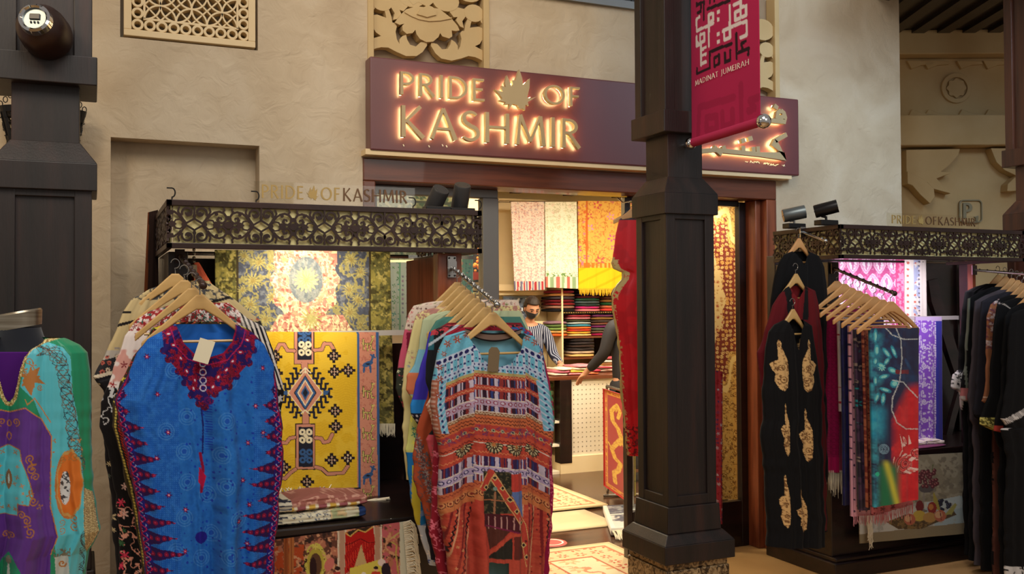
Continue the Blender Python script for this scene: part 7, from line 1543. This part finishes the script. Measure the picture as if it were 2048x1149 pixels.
def cname(c):
    r, g, b = c; m = max(c)
    if m < 70: return 'black-brown'
    if min(c) > 125 and m-min(c) < 60: return 'pale grey'
    if r > 190 and g > 150: return 'cream-yellow'
    if r > g and r > b: return ('orange' if g > 85 and b < 100 else 'pink' if b > 90 and r > 160 else 'red-brown' if r < 170 else 'red')
    return 'green' if g >= r and g >= b else 'blue-violet'
ordw = ['bottom', 'second', 'third', 'fourth', 'fifth', 'sixth', 'seventh', 'eighth', 'ninth']
for (xa, xb), z0, cols, place, grp in stacks:
    YS_ = 9.34; a = atY(xa, 630, 9.2)[0]; b = atY(xb, 630, 9.2)[0]; h = .232/max(len(cols), 7); z = z0
    for k, c in enumerate(cols):
        o = folded('folded_shawl', ((a+b)/2+random.uniform(-.006, .006), YS_-.04, z), (b-a)*.97, .28, h, cst(c, tuple(int(v*.6+40) for v in c) if k % 3 else None, k), 6, 18, 0, k, fine=False, sag=.002)
        o['label'] = '%s folded shawl, %s from the bottom, %s' % (cname(c), ordw[k] if k else 'first', place); o['category'] = 'shawl'; o['group'] = grp; z += h
# textiles on the counter top
ct_ = [((1100, 1128), [(206, 190, 170), (180, 90, 110), (214, 200, 180)], 'left heap on the counter'), ((1130, 1174), [(206, 120, 130), (230, 190, 70), (214, 190, 160), (190, 120, 130)], 'middle heap on the counter'), ((1172, 1190), [(190, 100, 60), (150, 40, 60)], 'small right heap on the counter')]
for (xa, xb), cols, place in ct_:
    a = atY(xa, 740, 8.3)[0]; b = atY(xb, 740, 8.3)[0]; z = .916
    for k, c in enumerate(cols):
        o = folded('folded_shawl', ((a+b)/2+.02*k, YC+.22, z), (b-a)*1.0, .26, .024, cst(c, tuple(min(255, v+30) for v in c), k), 8, 18, .05*k, k, fine=False); z += .024
        o['label'] = '%s folded shawl, %s from the bottom, %s' % (cname(c), ordw[k] if k else 'first', place); o['category'] = 'shawl'; o['group'] = 'folded shawls on the counter top'
for k, c in enumerate(((196, 180, 160), (176, 60, 80), (214, 160, 70), (206, 200, 190), (180, 70, 90))):
    o = folded('folded_shawl', (5.0+.02*k-.02*(k % 2), YC+.45, .916+.030*k), .62, .22, .030, cst(c, (220, 210, 196) if k % 2 else (120, 70, 60), k), 10, 18, 0, k, fine=False); tag(o, '%s patterned shawl, %s from the bottom, at the back of the counter' % (cname(c), ordw[k] if k else 'first'), 'shawl', 'folded shawls on the counter top')
# cream wall cabinet with mouldings, left of the stacks
t = empty('wall_unit', (0, 0, 0), 'cream moulded wall unit behind the man with the striped shirt', 'wall unit')
mb = MB()
for z, d, h in ((1.745, .20, .07), (1.70, .15, .045), (1.36, .20, .06), (1.30, .14, .06)): mb.box(3.2, 4.50, 9.5-d, 9.62, z, z+h)
mb.tube([(3.2, 9.44, 1.55), (4.44, 9.44, 1.55)], .09, 20)
bev(mb.build('moulding', M['cream'], t), .008); bx('panel', M['cream'], (3.2, 4.59, 9.50, 9.62, 0, 2.75), t)
o = bx('framed_photo', M['paint'] if 0 else plain('blue_photo', (70, 84, 104), rough=.4), (3.97, 4.30, 9.26, 9.285, 1.42, 1.69)); tag(o, 'small blue photo print standing on the cream wall unit', 'picture')
U, V = np.meshgrid(np.linspace(3.99, 4.28, 60), np.linspace(1.67, 1.44, 50)); pp = Pt(U*200, V*200, (90, 104, 126)).mott(14, (30, 40, 60), .5, 3).mott(9, (196, 200, 206), .62, 5)
meshgrid_obj('print', U, np.full_like(U, 9.258), V, pp.c, M['paint'], o).modifiers.new('s', 'SOLIDIFY').thickness = .001
# three shawls hanging high on the back wall
def ps1(x, y):
    p = Pt(x, y, (232, 216, 208)); p.cells(6.5, [(206, 160, 160), (176, 160, 176), (170, 150, 156)], 4, (.2, .5), 5, .5, .8); p.vines(5, (206, 160, 156), 5, .10)
    m = y > 563; p.f(m, (230, 214, 200)); p.f(m & (((x-1022) % 12) < 4), (176, 60, 70)); p.f(m & (((x-1016) % 12) < 4), (120, 120, 150)); return p.c
def ps2(x, y):
    p = Pt(x, y, (240, 238, 222)); p.cells(11, [(206, 206, 170), (222, 190, 180), (180, 196, 160)], 6, (.2, .48), 6, .5, .8, (236, 220, 200)); p.vines(6, (200, 204, 176), 5, .10); m = y > 554; p.f(m, (236, 228, 206)); p.f(m & (((x-1090) % 22) < 7), (206, 110, 100)); p.f(m & (((x-1079) % 22) < 6), (150, 180, 140)); p.f((y > 546) & (y < 554) & (fbm(x, y, 4, 2) > .5), (110, 150, 90)); return p.c
def ps3(x, y):
    p = Pt(x, y, (228, 182, 92)); p.vines(9, (206, 130, 70), 3, .10); p.cells(22, [(226, 150, 90), (214, 150, 190), (238, 216, 140), (206, 90, 90), (200, 90, 150)], 8, (.25, .48), 5, .45, .8, (240, 190, 90)); p.f((x < 1176) & (x > 1172), (206, 110, 50)); p.cells(14, [(206, 110, 150), (214, 90, 50)], 3, (.2, .45), 6, .4, .9, m=(x < 1172)); m = y > 536; p.f(m, (238, 196, 30)); p.f(m & (((x*.5+y) % 26) < 5), (222, 176, 20)); p.f((y > 526) & (y < 536) & (((x % 8)) < 4), (206, 120, 40)); return p.c
for qd, pf_, lab in ((((1022, 404), (1088, 404), (1090, 580), (1030, 582)), ps1, 'pink paisley shawl with a striped end high on the back wall, leftmost'), (((1090, 404), (1153, 404), (1155, 578), (1092, 575)), ps2, 'cream floral shawl hanging between the pink and the orange shawl'), (((1156, 402), (1266, 403), (1268, 580), (1158, 580)), ps3, 'orange floral shawl with a yellow fringed end on the back wall')):
    o = drape('hanging_shawl', qd, 9.05, pf_, M['cloth'], 1.1, amp=.016, n=2.5, seed=len(lab)); tag(o, lab, 'shawl', 'shawls hung high on the back wall')
    if 'yellow' in lab: fringe('fringe', atY(1158, 578, 9.03), atY(1266, 578, 9.03), .07, 46, plain('yellow_fringe', (220, 176, 30)), o, .007, 3)
mb = MB().tube([(3.85, 9.08, 2.665), (5.6, 9.08, 2.70)], .012)
o = mb.build('shawl_rail', M['steel']); tag(o, 'steel rail high on the back wall carrying three hanging shawls', 'rail'); MB().tube([(3.87, 9.08, 2.665), (3.87, 9.5, 2.665)], .01).tube([(5.58, 9.08, 2.70), (5.58, 9.62, 2.70)], .01).build('bracket', M['steel'], o)
# things seen through the display window: garlanded panel, lamp, patterned strips
o = drape('garland_panel', ((936, 440), (986, 440), (986, 560), (936, 560)), 6.6, lambda x, y: Pt(x, y, (44, 42, 40)).f(y > 545, (170, 60, 40)).c, M['cloth'], 2, amp=.003, n=2); tag(o, 'black cloth panel with orange flower garlands inside the shop, seen through the window', 'panel')
mb = MB(); rr = random.Random(5)
for k in range(34):
    x, y = (975+5*math.sin(k*.2)-k*.25, 458+k*2.5) if k < 22 else (948+(k-22)*3.6, 533+3*math.sin(k*1.3)); P_ = atY(x+rr.uniform(-1.5, 1.5), y, 6.56); mb.lathe([(.016*math.sin(s), -.016*math.cos(s)) for s in np.linspace(0, math.pi, 5)], tuple(P_), 6)
for k in range(16): P_ = atY(rr.uniform(942, 984), rr.uniform(490, 545), 6.56); mb.lathe([(.011*math.sin(s), -.011*math.cos(s)) for s in np.linspace(0, math.pi, 5)], tuple(P_), 6)
mb.build('flower_garland', plain('orange_blossoms', (230, 130, 40)), o)
o = drape('patterned_strip', ((987, 395), (995, 395), (995, 590), (986, 590)), 5.9, lambda x, y: Pt(x, y, (206, 200, 180)).cells(9, [(150, 40, 30), (196, 176, 60), (120, 150, 170)], 3, (.3, .5), 5, .3, .9).c, M['cloth'], 1.5); tag(o, 'narrow patterned textile strip hanging beside the garland panel', 'textile')
def pgt(x, y):
    p = Pt(x, y, (150, 176, 150)); p.mott(9, (196, 214, 190), .5, 3); p.mott(6, (90, 130, 120), .6, 5); p.f((abs(y-402-.05*(x-800)) < 2), (90, 110, 110)); return p.c
o = drape('display_textile', ((748, 378), (906, 388), (906, 520), (748, 520)), 5.75, pgt, M['cloth'], 1.6, amp=.006, n=3); tag(o, 'pale green patterned textile hung inside the display window behind the canopy lamps', 'textile')
o = drape('display_textile', ((925, 510), (946, 510), (946, 600), (924, 600)), 5.75, lambda x, y: Pt(x, y, (120, 190, 180)).cells(9, [(70, 140, 150), (206, 160, 160)], 3, (.2, .45), 5, .4, .8).c, M['cloth'], 1.6); tag(o, 'turquoise printed textile in the display window, below the garlands', 'textile')
t = empty('display_shelf', (0, 0, 0), 'low shelf of folded cloths inside the display window', 'shelf'); bx('board', M['red_wood_h'], (1.75, 2.9, 6.6, 7.0, 1.60, 1.63), t); bx('back_board', M['cream'], (1.75, 2.9, 7.0, 7.02, 0, 2.9), t); bx('side_board', M['cream'], (1.73, 1.75, 6.6, 7.02, 0, 2.6), t); bx('side_board', M['cream'], (2.88, 2.90, 6.6, 7.02, 0, 1.63), t)
for k, c in enumerate(((90, 110, 60), (170, 160, 110), (110, 60, 50), (150, 160, 130), (60, 70, 50))): o = folded('folded_cloth', (2.52, 6.76, 1.631+.035*k), .5, .26, .035, cst(c, (200, 190, 150), k), 8, 18, 0, k, fine=False); tag(o, '%s folded cloth, %s from the bottom, on the shelf in the display window' % (cname(c), ordw[k] if k else 'first'), 'cloth', 'folded cloths in the display window')
c_ = atY(966, 391, 6.9); t = empty('ceiling_lamp', (c_[0], 6.9, ZC), 'round glowing ceiling lamp seen through the display window', 'lamp')
MB().lathe([(0, -.045), (.13, -.04), (.15, -.02), (.15, 0)], n=32).build('glass_shade', emis('lit_opal_glass', (255, 236, 196), 6), t, True); MB().lathe([(.15, -.02), (.165, -.02), (.165, 0)], n=32).build('rim', M['steel'], t, True)
# gold carpet in the right window
def pgold(x, y):
    p = Pt(x, y, (206, 172, 104)); p.cells(9, [(206, 176, 110), (130, 90, 40), (110, 60, 30)], 3, (.25, .5), 6, .3, .9, (226, 200, 140)); p.vines(8, (120, 84, 40), 4, .12)
    t = np.arctan2((y-600)/170, (x-1418)/62); d = np.hypot((x-1418)/62, (y-600)/170); m = d < 1.0+.10*np.cos(12*t); p.f(m, (112, 34, 24)); p.cells(9, [(222, 196, 140), (212, 170, 100)], 7, (.30, .5), 6, .2, 1, (170, 110, 60), m=m & (d > .45), jit=.4); m2 = d < .5+.05*np.cos(10*t); p.f(m2, (206, 184, 140)); p.cells(8, [(150, 60, 36), (170, 130, 80)], 9, (.2, .5), 6, .3, .8, m=m2); p.f(abs(d-1.12-.08*np.cos(12*t)) < .045, (226, 206, 150))
    for xx in (1478, 1488): p.f(abs(x-xx) < .8, (90, 60, 30))
    return p.c
o = drape('hanging_carpet', ((1360, 392), (1492, 392), (1496, 1000), (1362, 1000)), 5.58, pgold, M['carpet'], 1.3, amp=.003, n=2, seed=3, th=.02); tag(o, 'gold and dark red oriental carpet hanging in the window right of the central pillar', 'carpet')
o = bx('window_divider', M['black_wood'], (3.56, 4.14, 5.64, 5.68, 0, 2.75)); tag(o, 'dark partition closing the right window behind the gold carpet', 'partition')
o = drape('hanging_textile', ((1425, 740), (1446, 744), (1446, 1050), (1430, 1046)), 5.17, lambda x, y: Pt(x, y, (176, 60, 70)).cells(9, [(206, 196, 200), (60, 60, 110), (150, 30, 40)], 5, (.25, .5), 5, .4, .9).c, M['cloth'], 1.4, amp=.012, n=1.5); tag(o, 'narrow red and white patterned textile hanging half hidden by the central pillar', 'textile')
# ---- red embroidered dress on a hanger by the entrance
def pred(x, y):
    p = Pt(x, y, (216, 14, 24)); p.mott(40, (196, 8, 18), .55, 3); e = ip(RL, y); d = x-e; g_ = (d < 13) & (y > 520) & (y < 600); p.f(g_ & (fbm(x, y, 4, 3) > .42), (206, 176, 110)); p.f((d < 3) & (y > 515), (190, 160, 90)); p.f((d < 8) & (y > 600) & (fbm(x, y, 3.5, 5) > .62), (206, 150, 90)); p.f((y < 440), (40, 16, 16)); p.f((y > 850) & (fbm(x, y, 4, 7) > .55) & (d < 26), (110, 14, 20)); return p.c
RL = [(1252, 422), (1238, 440), (1231, 470), (1226, 515), (1222, 526), (1228, 538), (1246, 546), (1243, 560), (1232, 574), (1222, 592), (1224, 620), (1232, 660), (1237, 700), (1240, 760), (1243, 800), (1248, 850), (1254, 912)]
g = garment('embroidered_dress', RL, [(1268, 422), (1290, 440), (1300, 480), (1302, 560), (1304, 700), (1306, 912)], 4.86, pred, M['satin'], 1.2, amp=.006, n=2, seed=77, th=.02, bow=0); tag(g, 'bright red dress with gold embroidered edge hanging left of the central pillar', 'dress')
q = atY(1262, 424, 4.86); hanger((q[0], 4.86, q[2]-.01), 'dark wooden hanger of the red dress under the lintel', 'hanger of the red dress', dark=True, w_=.22, drop=.05)
mb = MB().tube([(q[0]+.016, 4.86, q[2]+.066), (q[0]+.016, 4.98, q[2]+.066), (q[0]+.016, 5.04, q[2]+.10)], .005); o = mb.build('wall_hook', M['steel']); tag(o, 'steel hook on the lintel holding the red dress', 'hook')
# ---- rack with the dragon banner
ang = math.radians(13.9); dvx, dvy = math.sin(ang), math.cos(ang)
_n = atZ(1256, 1006, .10); _f = atZ(1207, 972, .10); fx, fy = float(_n[0]), float(_n[1]); DL = math.hypot(_f[0]-fx, _f[1]-fy); dvx, dvy = float(_f[0]-fx)/DL, float(_f[1]-fy)/DL
def pdrag(s, t):   # s 0..W along depth (0 = near), t 0..H from bottom
    X = (1-s/DL)*45; Y = (t/.80); x = X; p = Pt(x, (1-Y)*210, (166, 8, 14)); y = p.y
    e = np.minimum(np.minimum(x, 45-x), np.minimum(y, 210-y)*.6); p.f((e > 1.5) & (e < 6), (226, 170, 40)); p.f((e > 2.2) & (e < 5) & (fbm(x, y, 3, 3) > .5), (190, 60, 26)); p.f(e < 1.2, (176, 16, 20))
    G_ = (226, 186, 60); p.line([(22, 30), (14, 42), (16, 62), (26, 74), (32, 92), (22, 108), (14, 122), (20, 138), (30, 144), (26, 160), (18, 170), (20, 188)], 8, G_); p.line([(24, 26), (30, 38), (26, 52)], 6, G_); p.flower(24, 34, 8, G_, 7); p.flower(33, 100, 9, G_, 6); p.line([(32, 92), (38, 80)], 3, G_); p.line([(14, 122), (8, 112)], 3, G_)
    p.f((p.c[..., 1] > .3) & (fbm(x, y, 2.6, 8) > .58), (206, 150, 30)); return p.c
O_ = Vector((fx, fy, .10)); o = slab('dragon_tapestry', O_, Vector((dvx*DL, dvy*DL, 0)), Vector((0, 0, .80)), .012, 70, 200, pdrag, M['satin']); tag(o, 'red tapestry with a golden dragon hanging inside the entrance', 'tapestry')
t = empty('garment_rack', (0, 0, 0), 'low steel rack holding the red dragon tapestry', 'rack')
r_ = MB(); a_ = Vector((fx, fy, 0)); b_ = a_+Vector((dvx*DL, dvy*DL, 0))
for q in (a_, b_): r_.tube([q+Vector((.04, 0, .03)), q+Vector((.04, 0, .92))], .012); r_.tube([q+Vector((-.0, 0, .015)), q+Vector((.42, -.1, .015))], .012)
r_.tube([a_+Vector((.04, 0, .92)), b_+Vector((.04, 0, .92))], .012); r_.tube([a_+Vector((.36, -.09, .02)), a_+Vector((.36, -.09, .92)), b_+Vector((.36, -.09, .92)), b_+Vector((.36, -.09, .02))], .012); r_.build('frame', M['steel'], t)
o = slab('hanging_textile', Vector((fx+.07, fy+.02, .14)), Vector((dvx*.5, dvy*.5, 0)), Vector((0, 0, .76)), .010, 40, 90, lambda s, t: (lambda p: (p.f((s < .1), (206, 190, 90)), p.cells(5, [(206, 196, 90), (120, 140, 60)], 3, (.2, .5), 5, .5, .8, m=s < .10), p.c)[-1])(Pt(s*100, t*100, (28, 34, 26))), M['cloth']); tag(o, 'black textile with yellow flower border behind the dragon tapestry', 'textile')
# ================================================================== PEOPLE
def skin_obj(name, nodes, edges, mat, parent, sub=2, root=0):
    me = bpy.data.meshes.new(name); me.from_pydata([n[0] for n in nodes], edges, []); me.update(); o = bpy.data.objects.new(name, me); C.objects.link(o)
    if parent is not None: o.parent = parent
    m = o.modifiers.new('skin', 'SKIN'); m.use_smooth_shade = True
    sv = me.skin_vertices[0].data
    for i, n in enumerate(nodes): r = n[1]; sv[i].radius = (r, r) if not hasattr(r, '__len__') else r; sv[i].use_root = (i == root)
    s = o.modifiers.new('sub', 'SUBSURF'); s.levels = sub; s.render_levels = sub; me.materials.append(mat); return o
def striped_mat():
    m, nt, b = nmat('navy_striped_shirt'); tc = nt.nodes.new('ShaderNodeTexCoord'); w_ = nt.nodes.new('ShaderNodeTexWave'); w_.inputs['Scale'].default_value = 14; w_.inputs['Distortion'].default_value = .6; w_.bands_direction = 'X'
    cr = nt.nodes.new('ShaderNodeValToRGB'); cr.color_ramp.interpolation = 'CONSTANT'; e = cr.color_ramp.elements; e[0].color = L4((30, 36, 62)); e[1].position = .76; e[1].color = L4((176, 184, 206))
    nt.links.new(tc.outputs['Object'], w_.inputs[0]); nt.links.new(w_.outputs[0], cr.inputs[0]); nt.links.new(cr.outputs[0], b.inputs['Base Color']); b.inputs['Roughness'].default_value = .85; return m
def person(loc, rz, H, arms, shirt, label, pitch=.25, mask=True):
    """arms: two lists of local points elbow, wrist, hand direction. Faces -Y locally."""
    t = empty('person', loc, label, 'person', None, rz); k = H/1.75
    V3 = lambda x, y, z: (x*k, y*k, z*k)
    hd = (0, -.045-.10*pitch, 1.60)
    nodes = [(V3(0, .0, .95), (.12*k, .08*k)), (V3(0, .0, 1.10), (.11*k, .08*k)), (V3(0, -.005, 1.28), (.13*k, .09*k)), (V3(0, 0, 1.42), (.10*k, .08*k)), (V3(0, -.01, 1.50), .055*k), (V3(0, -.03-.05*pitch, 1.555), .056*k)]
    edges = [(0, 1), (1, 2), (2, 3), (3, 4), (4, 5)]
    for s in (-1, 1):
        n = len(nodes); nodes += [(V3(s*.095, 0, .88), (.09*k, .09*k)), (V3(s*.10, -.01, .50), .058*k), (V3(s*.105, .015, .10), .040*k), (V3(s*.11, -.10, .035), (.035*k, .04*k))]; edges += [(0, n), (n, n+1), (n+1, n+2), (n+2, n+3)]
    arm_nodes = []
    for s, A in zip((-1, 1), arms):
        n = len(nodes); sh = V3(s*.185, 0, 1.40); el, wr = V3(*A[0]), V3(*A[1]); nodes += [(sh, .058*k), (el, .042*k), (wr, .028*k)]; edges += [(3, n), (n, n+1), (n+1, n+2)]
        w_ = Vector(wr); d = (w_-Vector(el)).normalized(); side = d.cross(Vector((0, 0, 1))).normalized(); pm_ = w_+d*.075*k; nodes.append((tuple(pm_), (.036*k, .018*k))); edges.append((n+2, n+3))
        for f_, (off, ln, dr) in enumerate(((-.030, .060, .0), (-.010, .072, .0), (.010, .068, .0), (.029, .052, .0))):
            b0 = pm_+side*off*k+d*.012*k; m_ = len(nodes); nodes += [(tuple(b0), .009*k), (tuple(b0+d*ln*.55*k-Vector((0, 0, .012*k))), .0085*k), (tuple(b0+d*ln*.95*k-Vector((0, 0, .034*k))), .007*k)]; edges += [(n+3, m_), (m_, m_+1), (m_+1, m_+2)]
        b0 = w_+d*.035*k-side*.034*k*s*-1; m_ = len(nodes); nodes += [(tuple(b0), .011*k), (tuple(b0+d*.045*k+side*.012*k*s), .009*k)]; edges += [(n+3, m_), (m_, m_+1)]
        arm_nodes.append((sh, el, wr))
    body = skin_obj('body', nodes, edges, M['skin'], t)
    # head: shaped sphere with face, joined into the continuous body through the neck
    hb = MB(); n1, n2 = 36, 28; V = []; c = Vector(V3(0, -.045-.10*pitch, 1.645)); R3 = Matrix.Rotation(pitch, 3, 'X')
    for i in range(n2+1):
        ph_ = math.pi*i/n2
        for j in range(n1):
            a = 2*math.pi*j/n1; x = math.sin(ph_)*math.sin(a); y = -math.sin(ph_)*math.cos(a); z = math.cos(ph_)
            rx, ry, rz_ = .076, .096, .118
            if z < -.2: rx *= 1-.28*(-z-.2); ry *= 1-.10*(-z-.2)
            p = Vector((x*rx, y*ry, z*rz_))
            if y < -.5:
                ax_ = abs(x)
                p.y -= .020*math.exp(-(ax_/.16)**2-((z+.22)/.22)**2)          # nose
                p.y += .010*math.exp(-((ax_-.36)/.14)**2-((z-.02)/.12)**2)     # sockets
                p.y -= .006*math.exp(-((z-.18)/.10)**2)*(ax_ < .7)             # brow
                p.y -= .006*math.exp(-(ax_/.30)**2-((z+.55)/.10)**2)           # lips
                p.y -= .008*math.exp(-(ax_/.35)**2-((z+.88)/.15)**2)           # chin
            V.append(tuple(c+R3 @ (p*k)))
    hb.add(V, [(i*n1+j, i*n1+(j+1) % n1, (i+1)*n1+(j+1) % n1, (i+1)*n1+j) for i in range(n2) for j in range(n1)])
    for s in (-1, 1):  # ears
        e = MB().lathe([(.024*math.sin(q)*k, -.012*math.cos(q)*k) for q in np.linspace(0, math.pi, 7)], n=12, axis='x'); e.v = [tuple(c+R3 @ (Vector((x_+s*.078*k, y_*.75+.012*k, z_*1.3-.008*k)))) for x_, y_, z_ in e.v]; hb.add(e.v, e.f)
    hb.build('head', M['skin'], t, True, 80)
    ey = MB(); br = MB()
    for s in (-1, 1):
        e = MB().lathe([(.009*math.sin(q)*k, -.009*math.cos(q)*k) for q in np.linspace(0, math.pi, 7)], n=10); ey.add([tuple(c+R3 @ (Vector(v)+Vector((s*.030*k, -.083*k, .004*k)))) for v in e.v], e.f)
        br.tube([tuple(c+R3 @ (Vector((s*x_, -y_, z_))*k)) for x_, y_, z_ in ((.012, .096, .024), (.030, .093, .031), (.050, .080, .025))], .0045*k, 6)
    ey.build('eyes', M['hair'], t, True); br.build('eyebrows', M['hair'], t, True)
    # hair cap
    h_ = MB(); V = []; F = []; idx = {}
    for i in range(n2+1):
        ph_ = math.pi*i/n2
        for j in range(n1):
            a = 2*math.pi*j/n1; x = math.sin(ph_)*math.sin(a); y = -math.sin(ph_)*math.cos(a); z = math.cos(ph_); p = Vector((x*.082, y*.101+.004, z*.126+.004)); p *= 1+.012*math.sin(9*a+5*ph_); idx[(i, j)] = len(V); V.append((tuple(c+R3 @ (p*k)), y, z, x))
    ok = lambda q: V[q][2] > (.50 if V[q][1] < -.45 else (.12 if V[q][1] < -.05 else -.42))
    for i in range(n2):
        for j in range(n1):
            f_ = (idx[(i, j)], idx[(i, (j+1) % n1)], idx[(i+1, (j+1) % n1)], idx[(i+1, j)])
            if all(ok(q) for q in f_): F.append(f_)
    h_.add([v[0] for v in V], F); ho = h_.build('hair', M['hair'], t, True, 80); sm = ho.modifiers.new('s', 'SOLIDIFY'); sm.thickness = .010*k; sm.offset = 1
    if mask:
        h_ = MB(); F = []; V = []
        for i in range(12):
            for j in range(17):
                a = math.radians(-80+160*j/16); z = -.10-.80*i/11; ph_ = math.acos(z); x = math.sin(ph_)*math.sin(a); y = -math.sin(ph_)*math.cos(a); rx = .076*(1-.28*max(0, -z-.2)); p = Vector((x*rx*1.05, y*.100, z*.120)); p.y -= .026*math.exp(-(x/.30)**2-((z+.30)/.35)**2); V.append(tuple(c+R3 @ (p*k)))
        F = [(i*17+j, i*17+j+1, (i+1)*17+j+1, (i+1)*17+j) for i in range(11) for j in range(16)]; h_.add(V, F)
        for s, j in ((-1, 0), (1, 16)):
            for i in (0, 10): h_.tube([V[i*17+j], tuple(c+R3 @ (Vector((s*.082, .012, -.008))*k))], .002, 5)
        mo = h_.build('face_mask', M['blackcloth'], t, True, 80)
    # clothes
    nd = [(V3(0, .0, .80), (.175*k, .135*k)), (V3(0, .0, 1.08), (.160*k, .120*k)), (V3(0, -.005, 1.26), (.178*k, .130*k)), (V3(0, .002, 1.425), (.125*k, .100*k)), (V3(0, -.008, 1.495), (.078*k, .076*k))]; ed = [(0, 1), (1, 2), (2, 3), (3, 4)]
    for sh, el, wr in arm_nodes:
        n = len(nd); w2 = tuple(Vector(el).lerp(Vector(wr), .93)); nd += [(sh, .074*k), (el, .058*k), (w2, .042*k)]; ed += [(3, n), (n, n+1), (n+1, n+2)]
    skin_obj('shirt', nd, ed, shirt, t)
    nd = [(V3(0, 0, .97), (.155*k, .115*k)), (V3(0, 0, .90), (.160*k, .120*k))]; ed = [(0, 1)]
    for s in (-1, 1): n = len(nd); nd += [(V3(s*.095, 0, .82), .105*k), (V3(s*.10, -.01, .50), .078*k), (V3(s*.105, .012, .09), .066*k)]; ed += [(1, n), (n, n+1), (n+1, n+2)]
    skin_obj('trousers', nd, ed, M['trousers'], t)
    for s in (-1, 1): MB().frust((s*.105*k-.048*k, s*.105*k+.048*k, -.19*k, .07*k, .0), (s*.105*k-.038*k, s*.105*k+.038*k, -.15*k, .06*k, .085*k)).build('shoe', M['blackcloth'], t).modifiers.new('b', 'BEVEL').width = .02
    return t
P1 = atY(1058, 640, 8.98)
person((P1[0], 8.98, 0), math.radians(-4), 1.66, [((-.25, -.12, 1.14), (-.16, -.40, 1.07)), ((.25, -.10, 1.13), (.20, -.40, 1.06))], striped_mat(), 'man in a navy striped shirt and black face mask looking down behind the counter', .42)
P2 = atY(1245, 650, 7.55)
person((P2[0]+.02, 7.50, 0), math.radians(188), 1.74, [((-.24, -.06, 1.12), (-.2, -.25, .98)), ((.235, -.03, 1.17), (.29, -.22, 1.00))], M['greycloth'], 'man in a charcoal jacket leaning to the counter behind the red dress, arm stretched left', .35)
# shop doorway details seen left: cream returns
# ------------------------------------------------------------------ finishing: put every thing's origin at its base
def rebase():
    bpy.context.view_layer.update()
    for o in [o for o in S.objects if o.type == 'EMPTY' and o.parent is None and o.location.length < 1e-6 and o.children]:
        mn = Vector((1e9,)*3); mx = -mn
        for ch in o.children:
            if ch.type != 'MESH' or len(ch.data.vertices) == 0: continue
            co = np.empty(len(ch.data.vertices)*3); ch.data.vertices.foreach_get('co', co); co = co.reshape(-1, 3)
            mn = Vector([min(mn[i], co[:, i].min()) for i in range(3)]); mx = Vector([max(mx[i], co[:, i].max()) for i in range(3)])
        b = Vector(((mn.x+mx.x)/2, (mn.y+mx.y)/2, mn.z))
        o.location = b
        for ch in o.children: ch.location = ch.location-b
rebase()
